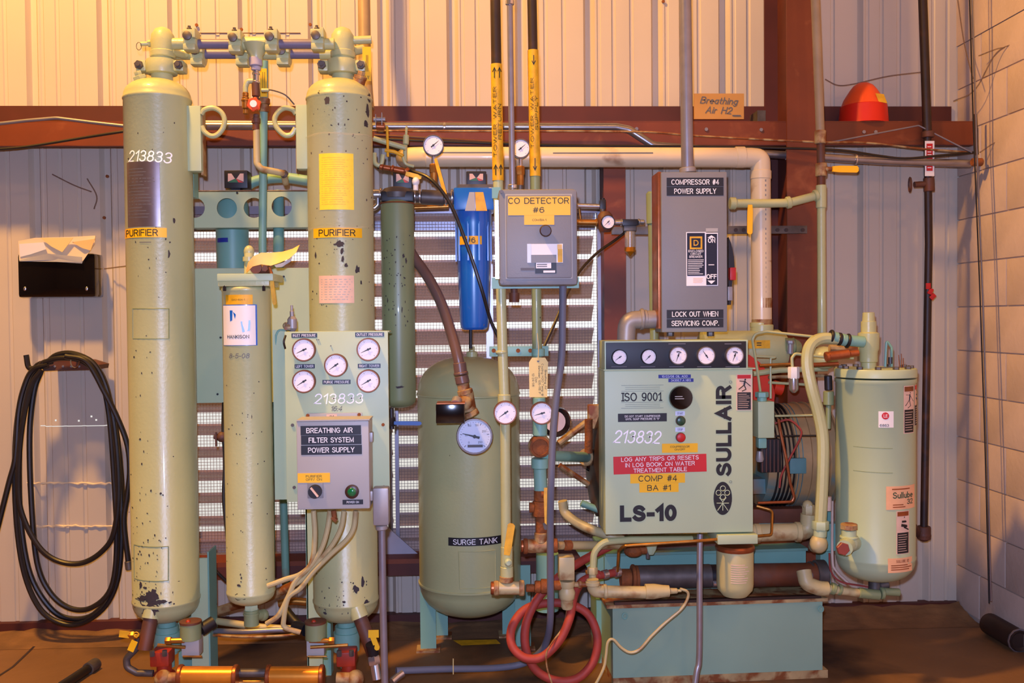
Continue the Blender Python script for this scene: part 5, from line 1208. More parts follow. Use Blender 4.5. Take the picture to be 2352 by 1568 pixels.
text('ON', 1634, 552, 17, 11, EY-.0014, MT['print_white'], sg, bold=.04, lift=.0024); text('OFF', 1634, 635, 24, 11, EY-.0014, MT['print_white'], sg, bold=.04, lift=.0024)
m = MB()
for pts in (((1625, 546), (1634, 540), (1643, 546)), ((1625, 644), (1643, 644), (1634, 652))): m.bm.faces.new(m._v([P(x, y, EY-.0045) for x, y in pts][::1]))
m.done('arrow_marks', MT['print_white'], sg)
lines('print', 1627, 606, 1641, 610, 1, EY-.0028, MT['print_white'], sg); lines('print', 1592, 638, 1615, 650, 4, EY-.0016, MT['label_pink'], sg)
hd_ = thing('breaker_lever', 'black lever with red grip on the right side of the breaker box', 'lever', P(1680, 640, EY+.05))
m = MB(); m.prism([(P(x, y, EY+.06).x, P(x, y, EY+.06).z) for x, y in ((1672, 545), (1672, 700), (1677, 700), (1681, 640), (1686, 620), (1684, 590), (1678, 560))], EY+.05, EY+.10); m.done('side_plate', MT['black_plastic'], hd_)
pbox('red_grip', 1677, 614, 1691, 643, EY+.03, .03, MT['red'], hd_, .003); pbox('latch', 1672, 658, 1683, 690, EY+.04, .03, MT['cast_grey'], hd_, .002)
for px in (1540, 1632): m = MB(); hexnut(m, P(px, 772, EY+.06), (0, 0, 1), 9*sr, .02); m.done('locknut', MT['galv_dark'], bk)
t = thing('breaker_conduit', 'thick grey conduit rising from the breaker box to the ceiling', 'conduit', P(1580, 395, EY+.06))
pipe('conduit', [(1573, -1150, EY+.06), (1573, -40, EY+.06), (1579, 395, EY+.06)], 14, MT['conduit'], t, seg=20); rings('hub', [((1579, 385, EY+.06), (1580, 397, EY+.06), 19)], MT['cast_grey'], t)
t = thing('liquidtight_elbow', 'grey elbow fitting leaving the lower left side of the breaker box', 'fitting', P(1440, 740, EY+.08))
pipe('elbow', [(1515, 733, EY+.08), (1440, 735, EY+.08), (1438, 790, EY+.08)], 21, MT['cast_grey'], t, fil=22, seg=20); rings('collar', [((1478, 733, EY+.08), (1486, 733, EY+.08), 22), ((1470, 733, EY+.08), (1478, 733, EY+.08), 25)], MT['cast_grey'], t)
# second lower conduit from unit behind
t = thing('rear_conduit_pipe', 'olive-green upright pipe partly hidden behind the breaker box', 'pipe', P(1497, 600, 3.75))
pipe('pipe', [(1497, 440, 3.75), (1503, 780, 3.75)], 10, MT['olive'], t); rings('coupling', [((1497, 443, 3.75), (1498, 515, 3.75), 13)], MT['olive'], t)
# unistrut, green cross pipe
t = thing('wall_strut', 'galvanized drilled strut running behind the cream pipe to the column', 'bracket', P(1700, 527, 3.9))
pbox('strut', 1405, 519, 1857, 537, 3.91, .02, MT['galv_dark'], t, .001)
for px in (1690, 1708, 1786, 1806, 1844): c = P(px, 528, 3.909); MB().cyl(c, c+Vector((0, -.002, 0)), .008, 10).done('hole', MT['dark_pipe'], t)
GYp = 3.78
t = thing('drop_pipe', 'tall pipe right of the column, bare metal above and green below with yellow lever valve', 'pipe', P(1886, 760, GYp))
pipe('upper_pipe', [(1871, -1150, GYp), (1871, -40, GYp), (1885, 330, GYp)], 10, MT['pipe_tan'], t); pipe('mid_pipe', [(1885, 330, GYp), (1886, 430, GYp)], 9, MT['rust_tube'], t)
rings('coupling', [((1884, 300, GYp), (1884, 330, GYp), 13), ((1886, 375, GYp), (1886, 405, GYp), 13)], MT['cream_rusty'], t); rings('green_socket', [((1886, 425, GYp), (1886, 478, GYp), 12)], MT['sage'], t)
pipe('lower_pipe', [(1886, 430, GYp), (1888, 780, GYp)], 9.5, MT['sage'], t)
m = MB(); m.cyl(P(1892, 388, GYp-.01), P(1915, 388, GYp-.01), 6*sr); m.done('valve_stem', MT['cream_rusty'], t)
handle_bar('lever', (1912, 388, GYp-.02), (1971, 389, GYp-.02), 15, MT['yellow'], t, .012)
t = thing('cross_pipe', 'green sloping branch pipe behind the cream pipe with hanging yellow lever', 'pipe', P(1730, 465, 3.95))
pipe('pipe', [(1678, 467, 3.78), (1760, 467, 3.78), (1812, 466, 3.78), (1880, 448, 3.78)], 10, MT['sage'], t, fil=20); rings('socket', [((1676, 467, 3.78), (1690, 467, 3.78), 14), ((1806, 466, 3.78), (1816, 464, 3.78), 14), ((1870, 450, 3.78), (1878, 448, 3.78), 14)], MT['sage'], t)
handle_bar('lever', (1723, 470, 3.72), (1722, 538, 3.72), 12, MT['yellow'], t)
# ---- things on the girt
t = thing('cardboard_sign', 'small brown cardboard piece with handwriting standing on the girt', 'sign', P(1650, 272, 4.12))
pbox('board', 1594, 215, 1709, 273, 4.12, .006, MT['cardboard'], t)
text('Breathing\nAir H2', 1650, 242, 86, 38, 4.12, MT['print_grey'], t, shear=.3, rot=-2, name='handwriting'); lines('scribble', 1682, 262, 1703, 269, 1, 4.119, MT['print_grey'], t)
t = thing('orange_cone', 'blunt orange and red plastic cone standing on the right end of the girt', 'cone', P(1996, 280, 4.12)); s = S(1996, 4.12)
c = P(1996, 279, 4.10); MB().lathe([(56*s, 0), (55*s, .01), (52*s, 42*s), (49*s, 44*s)], (c.x, 4.16, zsh), (0, 0, 1), 36).done('base_band', MT['cone_red'], t)
MB().lathe([(50*s, 42*s), (44*s, 58*s), (30*s, 80*s), (22*s, 90*s), (12*s, 96*s), (1*s, 97*s)], (c.x, 4.16, zsh), (0, 0, 1), 36).done('crown', MT['cone_orange'], t)
sheet('sticker', [(2011, 214), (2030, 216), (2038, 237), (2018, 233)], 4.16-46*s, MT['yellow_dirty'], parent=t)
# ---- right wall items
BYp = 4.05
t = thing('black_riser', 'dark iron pipe with wheel valve and small sign near the right corner', 'pipe', P(2125, 1220, BYp)); s = S(2125, BYp)
pipe('pipe', [(2118, -1150, BYp), (2118, -40, BYp), (2130, 310, BYp)], 10, MT['dark_pipe'], t); pipe('pipe', [(2130, 310, BYp), (2133, 560, BYp), (2122, 1215, BYp)], 8.5, MT['dark_pipe'], t, fil=80)
rings('coupling', [((2131, 302, BYp), (2131, 316, BYp), 14), ((2133, 408, BYp), (2134, 440, BYp), 12), ((2122, 1208, BYp), (2122, 1238, BYp), 15)], MT['rust_tube'], t)
pipe('branch', [(2134, 422, BYp), (2100, 424, BYp)], 7, MT['rust_tube'], t); MB().tube([P(2090, 424, BYp)+Vector((0, .022*math.cos(a)*0+.0, 0))+Vector((.004*math.cos(a), .02*math.cos(a), .03*math.sin(a))) for a in [k*.52 for k in range(12)]], .004, closed=True, seg=6).done('hand_wheel', MT['rust_tube'], t)
pipe('elbow', [(2122, 1224, BYp), (2105, 1222, BYp), (2092, 1205, BYp-.1), (2085, 1200, BYp-.2)], 11, MT['rust_tube'], t, fil=10)
m = MB(); m.ball(P(2122, 1228, BYp), 16*s, 12); m.done('elbow_ball', MT['rust_tube'], t)
p_ = plate('notice', 2124, 324, 2146, 404, BYp-.024, MT['white'], t); plate('red_field', 2128, 330, 2142, 392, BYp-.0255, MT['red_label'], p_); lines('print', 2130, 334, 2140, 388, 9, BYp-.027, MT['print_white'], p_, None, .3, .2)
tg = MB(); 
for k in range(3): tg.box(P(2128+k*5, 650+k*12, BYp-.02), P(2136+k*5, 664+k*12, BYp-.012), .001, Matrix.Rotation(.4*k, 3, 'Y'))
tg.done('red_tag', MT['red'], t, None, 'stuff')
t = thing('cable_drop', 'pair of long wires hanging down along the block wall', 'cable', P(2277, 1380, 3.7))
tag(t, t['label'], 'cable')
pipe('wire', [(2226, -1150, 3.95), (2226, -40, 3.95), (2236, 300, 3.95), (2250, 650, 3.9), (2262, 1000, 3.86), (2272, 1385, 3.83)], 1.6, MT['black_rubber'], t, seg=6)
pipe('wire', [(2232, -1150, 3.93), (2232, -40, 3.93), (2243, 330, 3.93), (2258, 700, 3.88), (2267, 1000, 3.84), (2276, 1380, 3.81)], 2.2, MT['steel'], t, seg=6)
tag(pipe('iron_rod', [(2240, 262, 4.0), (2244, 355, 4.0)], 4, MT['dark_pipe'], seg=8), 'short dark rod at the end of the girt by the block wall', 'rod')
t = thing('cable_plug', 'rusty stub where the conduit enters the block wall', 'fitting', P(2250, 370, 4.0)); rings('stub', [((2232, 372, 4.0), (2256, 372, 4.0), 9)], MT['rust'], t)
# cobwebs
for i, w_ in enumerate(([(1895, 182, 4.2), (1925, 196, 4.2), (1965, 192, 4.2), (2040, 175, 4.2), (2120, 165, 4.15)], [(2190, 232, 4.1), (2240, 205, 4.0), (2290, 120, 3.9), (2350, 95, 3.8)], [(2248, 128, 4.0), (2300, 110, 3.9), (2352, 112, 3.8)], [(2250, 350, 4.0), (2290, 325, 3.95), (2320, 322, 3.9), (2352, 300, 3.8)], [(2200, 0, 4.1), (2215, 100, 4.1), (2235, 180, 4.0)], [(240, 617, 4.25), (280, 612, 4.2), (295, 610, 4.1)], [(120, 400, 4.24), (170, 425, 4.24), (210, 440, 4.24)], [(200, 410, 4.24), (222, 450, 4.24), (216, 480, 4.24)])):
    tag(pipe('cobweb_strand', w_, 1.5, MT['cobweb'], sm=6, seg=5), ['dusty cobweb strand sagging across the wall left of the cone', 'dusty cobweb strand on the block wall above the girt end', 'dusty cobweb strand highest on the block wall', 'dusty cobweb strand beside the conduit entry', 'cobweb strand hanging from the top right corner', 'cobweb strand left of the left tower by the black box', 'cobweb strand below the girt at the far left', 'short cobweb curl below the girt left of the left tower'][i], 'cobweb')
# log-like pipe on the floor at right
t = thing('floor_pipe', 'dark iron pipe section lying on the floor beside the block wall', 'pipe', P(2310, 1375, 3.75))
x_ = P(2270, 1355, 3.95).x
pf = [(2272, 1352, 3.95), (2345, 1385, 3.72)]
a, b = P(*pf[0]), P(*pf[1]); a.z = b.z = .045
MB().lathe([(.04, 0), (.045, .004), (.045, (b-a).length-.01), (.04, (b-a).length), (.03, (b-a).length-.01)], a, b-a, 20).done('tube', MT['dark_pipe'], t)
MB().tube([a+(b-a)*.96+Vector((.0, -.0, 0))+Vector((.046*math.cos(q), 0, .046*math.sin(q))) for q in [k*.5236 for k in range(12)]], .004, closed=True, seg=6).done('end_ring', MT['steel'], t)
# ---- left wall: document box, hose
t = thing('document_box', 'glossy black wall box stuffed with papers at the left', 'box', P(130, 683, 4.18))
pbox('box', 42, 582, 217, 683, 4.16, .10, MT['black_gloss'], t, .014)
for px in (57, 199): c = P(px, 663, 4.159); MB().ball(c, .006, 10, (1, .5, 1.6)).done('rivet', MT['silver'], t)
for i, (pts, Yp, mt, lb) in enumerate((([(42, 553), (80, 546), (160, 544), (219, 541), (217, 560), (190, 600), (188, 605), (110, 600), (44, 598)], 4.150, 'paper', 'torn tan paper crumpled over the front of the black wall box'),
        ([(44, 560), (100, 556), (106, 572), (70, 584), (46, 590)], 4.143, 'white', 'pale crumpled sheet at the left lip of the black wall box'),
        ([(92, 546), (168, 546), (143, 579), (118, 566)], 4.14, 'manila', 'folded yellow corner of paper pointing down over the black wall box'),
        ([(165, 556), (218, 548), (208, 575), (190, 570)], 4.142, 'paper_orange', 'orange-tinted paper corner at the right lip of the black wall box'),
        ([(48, 596), (110, 582), (188, 590), (188, 602), (150, 602), (110, 597), (44, 600)], 4.146, 'enclosure_light', 'grey plastic sleeve edge below the papers of the black wall box'))):
    o = sheet('paper_sheet', pts, Yp, MT[mt], th=.002, yo=[random.uniform(-.008, .004) for _ in pts]); tag(o, lb, 'paper', 'papers in the wall box')
t = thing('hose_bracket', 'brown drilled metal bracket holding the coiled black hose', 'bracket', P(155, 840, 4.1))
m = MB(); q = [P(x, y, 4.12) for x, y in ((97, 845), (108, 830), (140, 826), (190, 828), (222, 838), (220, 848), (150, 850), (100, 852))]; m.prism([(v.x, v.z) for v in q][::-1], 4.12, 4.26); m.done('plate', MT['rust_tube'], t)
for px in (126, 145, 164, 182): c = P(px, 841, 4.119); MB().cyl(c, c+Vector((0, -.002, 0)), .005, 8).done('bolt', MT['cast_grey'], t)
hy = 4.08
hl = thing('coiled_hose', 'black rubber hose hung in long loops at the left wall', 'hose', P(155, 840, hy))
loops = [([(60, 815), (68, 845), (100, 838), (130, 815), (170, 812), (215, 835), (245, 890), (265, 1000), (278, 1150), (275, 1300), (250, 1380), (200, 1425), (145, 1432), (90, 1395), (52, 1300), (35, 1150), (38, 980), (60, 880), (100, 832)], 0),
 ([(100, 832), (140, 822), (190, 830), (230, 870), (250, 950), (262, 1100), (268, 1250), (255, 1350), (210, 1395), (160, 1396), (115, 1360), (85, 1290), (72, 1150), (68, 1000), (78, 900), (95, 850)], -.025),
 ([(95, 850), (70, 890), (48, 1000), (42, 1130), (58, 1200), (95, 1262), (140, 1290), (190, 1292), (235, 1265), (262, 1220), (272, 1120), (262, 980), (240, 880), (205, 826), (150, 818)], -.05),
 ([(150, 818), (200, 832), (240, 900), (270, 960), (292, 1020), (298, 1080), (292, 1140), (285, 1200), (296, 1300)], -.07),
 ([(110, 838), (75, 850), (55, 890), (42, 950), (35, 1050), (20, 1110), (-10, 1230)], -.03),
 ([(120, 830), (80, 845), (52, 930), (44, 1060), (48, 1200), (70, 1320), (115, 1395), (160, 1420), (215, 1410), (258, 1350), (276, 1230), (280, 1120), (262, 960), (225, 850), (170, 822)], .02)]
for L_, dy in loops:
    pipe('hose_run', [(x, y, hy+dy) for x, y in L_], 6.2, MT['black_rubber'], hl, sm=6, seg=10)
rings('end_ferrule', [((294, 1288, hy-.07), (297, 1308, hy-.07), 8)], MT['galv_dark'], hl)
MB().tube([P(172+10*math.cos(a), 830+14*math.sin(a), hy-.06) for a in [k*.5236 for k in range(12)]], .0025, closed=True, seg=6).done('tie', MT['cream_rusty'], hl)
t = thing('hose_end', 'black hose end lying on the floor at the bottom left', 'hose', P(190, 1545, 3.5))
def onfloor(px, py, h=.02):
    d = RM @ Vector(((px-1176)/F, -(py-784)/F, -1)); k = (h-CAM.z)/d.z; return CAM+d*k
MB().tube(smooth([onfloor(215, 1528), onfloor(195, 1540), onfloor(165, 1560), onfloor(120, 1590), onfloor(60, 1640)], 5), .018, seg=12).done('hose', MT['black_rubber'], t)
MB().cyl(onfloor(220, 1524), onfloor(202, 1536), .024, 14).done('ferrule', MT['galv_dark'], t)
m = MB()
for a, b in (((-10, 1556), (30, 1530)), ((30, 1530), (95, 1468)), ((95, 1468), (110, 1440))):
    p0, p1 = onfloor(*a, .002), onfloor(*b, .002); d = (p1-p0).normalized(); q = Vector((-d.y, d.x, 0))*.005; m.bm.faces.new(m._v([p0-q, p1-q, p1+q, p0+q]))
m.done('trim_5', MT['dark_pipe'], None, 'dark joint crossing the floor slab at bottom left', 'structure')
# hoses & conduit lying between the towers
for i, (pts, r, mt, lb) in enumerate(([[(486, 1408, 3.75), (540, 1390, 3.72), (600, 1378, 3.7), (660, 1350, 3.68), (700, 1330, 3.66)], 10, 'cream_rusty', 'thick tan pipe sloping behind the foot of the centre canister'],
    [[(490, 1425, 3.6), (540, 1432, 3.55), (600, 1440, 3.52), (680, 1444, 3.5), (712, 1440, 3.5)], 8, 'cream_pipe', 'cream pipe lying behind the centre canister drain'],
    [[(490, 1448, 3.55), (560, 1450, 3.5), (640, 1446, 3.5), (700, 1448, 3.5)], 6, 'conduit', 'grey conduit lying low between the towers'],
    [[(490, 1458, 3.5), (560, 1462, 3.45), (640, 1460, 3.45), (690, 1455, 3.45)], 3, 'cream_rusty', 'thin wires lying lowest between the towers'],
    [[(640, 1386, 3.7), (670, 1380, 3.7), (704, 1382, 3.7)], 9, 'brass', 'short brass pipe left of the right tower leg'],
    [[(655, 1400, 3.65), (680, 1430, 3.62), (700, 1445, 3.6)], 11, 'black_rubber', 'black hose behind the foot of the right tower leg'],
    [[(490, 1305, 3.9), (515, 1330, 3.88), (540, 1350, 3.86)], 4, 'dark_pipe', 'dark cable sloping under the sill left of the centre canister'])):
    tag(pipe('floor_line', pts, r, MT[mt], sm=5), lb, 'pipe')
t = tag(pipe('drain_cable', [(513, 925, 3.55), (512, 990, 3.5), (516, 1060, 3.5), (513, 1140, 3.48), (520, 1220, 3.45), (524, 1262, 3.45)], 3.5, MT['black_rubber'], sm=5, seg=8), 'black cable hanging along the left edge of the centre canister', 'cable')
t = thing('pipe_clamp', 'small rusty wing clamp at the left edge of the centre canister', 'clamp', P(505, 1000, 3.5))
m = MB(); m.cyl(P(492, 1003, 3.5), P(514, 1003, 3.5), 6*sr); m.ball(P(510, 1003, 3.5), .02, 10); m.box(P(494, 1025, 3.49), P(499, 992, 3.5)); m.done('body', MT['rust_tube'], t, None, 'stuff')

q = [onfloor(x, y, .002) for x, y in ((1040, 1470), (1140, 1468), (1150, 1478), (1060, 1482))]
m = MB(); m.bm.faces.new(m._v(q)); m.done('trim_6', MT['yellow_dirty'], None, 'worn yellow paint mark on the floor under the surge tank', 'structure')
# ================================================================ RIGHT: COMPRESSOR
def obox(name, L, R, y0, y1, dep, mat, parent, bev=0):     # L, R = (px, Y): front face turned so that each end has its own depth
    a, b = P(L[0], y1, L[1]), P(R[0], y1, R[1]); zt = P(L[0], y0, L[1]).z; zb = a.z
    d = (b-a); d.z = 0; n = Vector((-d.y, d.x, 0)).normalized()*dep
    m = MB(); base = [a, b, b+n, a+n]; lo = m._v([Vector((q.x, q.y, zb)) for q in base]); hi = m._v([Vector((q.x, q.y, zt)) for q in base])
    m.bm.faces.new(lo[::-1]); m.bm.faces.new(hi)
    for i in range(4): m.bm.faces.new([lo[i], lo[(i+1) % 4], hi[(i+1) % 4], hi[i]])
    if bev: bmesh.ops.bevel(m.bm, geom=m.bm.edges[:], offset=bev, segments=2, affect='EDGES')
    return m.done(name, mat, parent)
# base tank and frame
bt = thing('compressor_base', 'large teal sheet steel base with faded paint under the compressor', 'base', P(1650, 1500, 3.7))
zbot = 0.0
a, b = P(1407, 1400, 3.48), P(1889, 1374, 3.51); d = b-a; d.z = 0; n = Vector((-d.y, d.x, 0)).normalized()
def wall_box(name, a, b, z0, z1, dep, mat, parent, off=0):
    m = MB(); A = a+n*off; B = b+n*off; base = [A, B, B+n*dep, A+n*dep]
    lo = m._v([Vector((q.x, q.y, z0)) for q in base]); hi = m._v([Vector((q.x, q.y, z1)) for q in base])
    m.bm.faces.new(lo[::-1]); m.bm.faces.new(hi)
    for i in range(4): m.bm.faces.new([lo[i], lo[(i+1) % 4], hi[(i+1) % 4], hi[i]])
    return m.done(name, mat, parent)
D('base_paint', '#86a38b', .45, chips=.05, vs=1.6, var=.16, rust=0, coat=.1)
zt = (a.z+b.z)/2
wall_box('tank_body', a, b, .03, zt, .5, MT['base_paint'], bt)
wall_box('top_ledge', a-d*.03, b+d*.02, zt, zt+.012, .5, MT['cream_rusty'], bt, -.012)
wall_box('skid_rail', a-d*.0, b+d*.025, 0, .03, .5, MT['cream_rusty'], bt, -.002)
wall_box('upper_panel', a, b, zt+.012, P(1600, 1268, 3.66).z, .02, MT['teal'], bt, .16)
wall_box('frame_rail', a, b, P(1600, 1268, 3.66).z, P(1600, 1262, 3.66).z, .3, MT['teal_dark'], bt, .14)
c = P(1370, 1400, 3.72); c2 = P(1408, 1400, 3.72)
MB().box((c.x, 3.72, 0), (c2.x, 3.76, P(1370, 1375, 3.72).z)).done('side_leg', MT['teal'], bt)
c = P(1318, 1262, 3.75); q = [P(x, y, 3.75) for x, y in ((1322, 1262), (1430, 1262), (1430, 1382), (1400, 1382))]
m = MB(); m.prism([(v.x, v.z) for v in q][::-1], 3.75, 3.76); m.done('gusset_plate', MT['teal'], bt)
for px, py in ((1434, 1412), (1883, 1396)):
    c = P(px, py, 3.48 if px < 1600 else 3.51); MB().tube([c+Vector((.009*math.cos(q), -.012, .011*math.sin(q))) for q in [k*.628 for k in range(10)]], .003, closed=True, seg=6).done('lifting_eye', MT['teal'], bt)
wall_box('drip_tray_lip', P(1413, 1395, 3.46), P(1889, 1374, 3.49), zt+.012, zt+.022, .02, MT['dark_pipe'], bt, .01)
# heat exchanger tubes
HX = 3.55
t = thing('oil_cooler', 'long horizontal brown and grey cooler tube under the control panel', 'cooler', P(1660, 1320, HX)); s = S(1600, HX)
rings('shell', [((1463, 1325, HX), (1632, 1322, HX), 27)], MT['galv_dark'], t, 32)
rings('shell', [((1650, 1322, HX), (1890, 1318, HX+.05), 27)], MT['rust_tube'], t, 32)
rings('band', [((1630, 1322, HX), (1652, 1322, HX), 26)], MT['black_plastic'], t, 28)
rings('clamp', [((1636, 1338, HX-.03), (1648, 1338, HX-.03), 10)], MT['silver'], t)
rings('end_flange', [((1425, 1328, HX), (1450, 1328, HX), 22), ((1450, 1327, HX), (1458, 1327, HX), 31), ((1458, 1327, HX), (1466, 1327, HX), 29)], MT['rust'], t, 24)
rings('end_cap', [((1872, 1318, HX+.05), (1896, 1317, HX+.05), 32), ((1858, 1318, HX+.05), (1866, 1318, HX+.05), 29)], MT['galv_dark'], t, 24)
m = MB(); m.cyl(P(1852, 1318, HX-.02), P(1856, 1322, HX-.05), 12*s); m.done('port', MT['galv_dark'], t)
t = tag(pipe('rear_tube', [(1500, 1256, 3.72), (1900, 1250, 3.78)], 17, MT['rust_tube'], seg=20), 'dark brown horizontal tube just below the control panel', 'pipe')
# control panel
KY = 3.32
kp = thing('control_cabinet', 'sage-green compressor control cabinet with row of five gauges and large black lettering', 'cabinet', P(1560, 1225, KY))
pbox('cabinet', 1388, 849, 1732, 1226, KY, .16, MT['panel_green'], kp, .003)
a = P(1388, 783, KY); b = P(1718, 849, KY)
MB().box((a.x, KY-.002, b.z+.001), (b.x, KY+.14, a.z), .003).done('gauge_hood', MT['panel_green'], kp)
c1, c2 = P(1386, 849, KY), P(1734, 849, KY); MB().box((c1.x, KY-.006, c1.z-.003), (c2.x, KY+.15, c1.z+.001)).done('fold_seam', MT['sage_light'], kp)
gs = pbox('gauge_strip', 1391, 785, 1716, 846, KY-.005, .003, MT['black_label'], kp, .001)
gauge(1422, 820, KY-.005, 18, 215, kp, bez='gauge_rim_black', dep=.012); gauge(1489, 819, KY-.005, 18, 225, kp, bez='gauge_rim_black', dep=.012)
for px, an, rd in ((1555, 250, True), (1619, 125, False), (1684, 250, True)): gauge(px, 816, KY-.005, 21, an, kp, bez='gauge_rim_steel', dep=.02, red=rd)
for px in (1422, 1489, 1555, 1619, 1684): lines('caption', px-18, 840, px+18, 844, 1, KY-.0055, MT['print_grey'], kp, None, .5, .1)
for px in (1555, 1684): lines('caption', px-20, 787, px+20, 792, 1, KY-.0055, MT['print_grey'], kp, None, .5, .1)
text('ISO 9001', 1474, 911, 90, 20, KY, MT['print_black'], kp, bold=.01, serif=True)
for y0, n_ in ((885, 4), (924, 4)):
    for k in range(n_):
        x0_, x1_ = (1427, 1524) if k in (0, 3) else (1436, 1516); 
        c1, c2 = P(x0_, y0+k*4.5, KY-.001), P(x1_, y0+k*4.5, KY-.001); MB().box((c1.x, KY-.0012, c1.z-.0004), (c2.x, KY-.0002, c1.z+.0004)).done('rule_line', MT['print_grey'], kp)
sign('notice_strip', 1419, 949, 1532, 968, KY, MT['black_label'], kp, 'DO NOT START COMPRESSOR\nUNTIL SUMP PRESSURE IS "0"', MT['print_white'], 82, 11)
text('213832', 1462, 1003, 108, 30, KY, MT['chalk'], kp, shear=.2, name='chalk_number', bold=-.01, rot=-2)
sign('tape_label', 1512, 860, 1587, 868, KY, MT['blue_label'], kp, '10/23/06 OIL ADD', MT['gauge_face_blue'], 60, 5); sign('tape_label', 1535, 869, 1593, 877, KY, MT['blue_label'], kp, '34300.7 A HRS', MT['gauge_face_blue'], 46, 5)
c = P(1563, 913, KY); s = S(1563, KY)
hm = MB().lathe([(27*s, 0), (28*s, -.006), (26*s, -.014), (18*s, -.015)][::-1], c, (0, 1, 0), 32).done('hour_meter', MT['black_gloss'], kp)
lines('digits', 1550, 908, 1575, 918, 2, KY-.0155, MT['enclosure_light'], hm, None, .4, .3)
sign('button_label', 1551, 944, 1573, 954, KY, MT['gauge_face_blue'], kp, 'START', MT['print_grey'], 14, 5); sign('button_label', 1551, 981, 1573, 991, KY, MT['gauge_face_blue'], kp, 'STOP', MT['print_grey'], 12, 5)
for py, mt, nm in ((966, 'green_button', 'start_button'), (1004, 'red', 'stop_button')):
    c = P(1563, py, KY); o = MB().lathe([(11.5*s, 0), (11.5*s, -.004), (10*s, -.005)][::-1], c, (0, 1, 0), 20).done(nm, MT['rust_tube'], kp); MB().lathe([(10*s, 0), (10*s, -.01), (8*s, -.012)][::-1], c, (0, 1, 0), 20).done('cap', MT[mt], o)
sign('switch_label', 1520, 1018, 1603, 1039, KY, MT['yellow'], kp, 'COMPRESSOR\nON/OFF', MT['print_black'], 45, 11)
sign('log_notice', 1408, 1045, 1624, 1086, KY, MT['red_label'], kp, 'LOG ANY TRIPS OR RESETS\nIN LOG BOOK ON WATER\nTREATMENT TABLE', MT['print_white'], 180, 36, ls=1.0, rot=1)
sign('unit_label', 1447, 1087, 1574, 1109, KY, MT['yellow'], kp, 'COMP #4', MT['print_black'], 90, 14); sign('unit_label', 1468, 1109, 1559, 1130, KY, MT['yellow'], kp, 'BA #1', MT['print_black'], 55, 13)
text('LS-10', 1489, 1178, 134, 38, KY, MT['print_black'], kp, stroke=.35)
text('SULLAIR', 1662, 989, 212, 36, KY, MT['print_black'], kp, rot=90, stroke=.30)
for y in (877, 1106):
    c = P(1678, y, KY); MB().tube([c+Vector((.0045*math.cos(q), -.001, .0045*math.sin(q))) for q in [k*.628 for k in range(10)]], .0006, closed=True, seg=4).done('registered_mark', MT['print_grey'], kp)
c = P(1660, 1144, KY); m = MB(); ov = m._v([(c.x+21.5*s*math.cos(q), KY-.0012, c.z+38.5*s*math.sin(q)) for q in [k*2*math.pi/32 for k in range(32)]]); m.bm.faces.new(ov)
lg = m.done('oval_emblem', MT['print_black'], kp)
for dx, dy in ((0, -20), (-10, -10), (10, -10), (0, 0)):
    q0 = P(1660+dx, 1141+dy, KY); MB().tube([q0+Vector((6*s*math.cos(q), -.002, 6*s*math.sin(q))) for q in [k*.524 for k in range(12)]], 1.0*s, closed=True, seg=4).done('emblem_ring', MT['panel_green'], lg)
m = MB()
for A, B in (((1646, 1155), (1674, 1155)), ((1660, 1150), (1660, 1172)), ((1652, 1142), (1660, 1152)), ((1668, 1142), (1660, 1152)), ((1660, 1155), (1648, 1172)), ((1660, 1155), (1672, 1172))):
    m.tube([P(*A, KY-.002), P(*B, KY-.002)], 1.1*s, seg=4)
m.done('emblem_lines', MT['panel_green'], lg, None, 'stuff')
def decal(name, x0, y0, x1, y1, Y, parent, wrap, head='red_label', fig='runner'):
    p = plate(name, x0, y0, x1, y1, Y, MT['label_pink'], parent, wrap); w_ = x1-x0; h = y1-y0
    plate('header', x0+w_*.07, y0+h*.02, x1-w_*.07, y0+h*.12, Y-(.0014 if not wrap else 0), MT[head], p, (wrap[0], wrap[1], wrap[2]+.0012) if wrap else None)
    plate('text_field', x0+w_*.07, y0+h*.50, x1-w_*.07, y1-h*.02, Y-(.0014 if not wrap else 0), MT['print_black'], p, (wrap[0], wrap[1], wrap[2]+.0012) if wrap else None)
    lines('print', x0+w_*.12, y0+h*.53, x1-w_*.12, y1-h*.05, 8, Y-(.0016 if not wrap else 0), MT['label_pink'], p, (wrap[0], wrap[1], wrap[2]+.0016) if wrap else None, .22, .3)
    m = MB(); X = lambda u: x0+w_*u; Z = lambda v: y0+h*v
    if fig == 'runner': segs = [((.55, .18), (.5, .3), 2.2), ((.5, .3), (.15, .42), 1.3), ((.5, .3), (.62, .42), 1.3), ((.62, .42), (.35, .47), 1.2), ((.55, .2), (.9, .33), 1.1), ((.55, .2), (.2, .19), 1.0)]
    else: segs = [((.4, .25), (.7, .25), 3), ((.35, .33), (.75, .36), 4), ((.55, .38), (.9, .44), 2)]
    sc_ = w_/38
    for A, B, r in segs:
        a, b = P(X(A[0]), Z(A[1]), Y), P(X(B[0]), Z(B[1]), Y)
        for q in (a, b):
            q.y = (wrap[1]-math.sqrt(max(0, wrap[2]**2-(q.x-wrap[0])**2))) if wrap else Y
            q.y -= .0012
        m.tube([a, b], r*s*sc_, seg=6)
    q = P(X(.57), Z(.15), Y); q.y = (wrap[1]-math.sqrt(max(0, wrap[2]**2-(q.x-wrap[0])**2)) if wrap else Y)-.001; m.ball(q, 2.4*s*sc_, 8, (1, .3, 1))
    m.done('pictogram', MT['print_black'], p, None, 'stuff'); return p
decal('warning_decal', 1691, 859, 1727, 942, KY, kp, None)
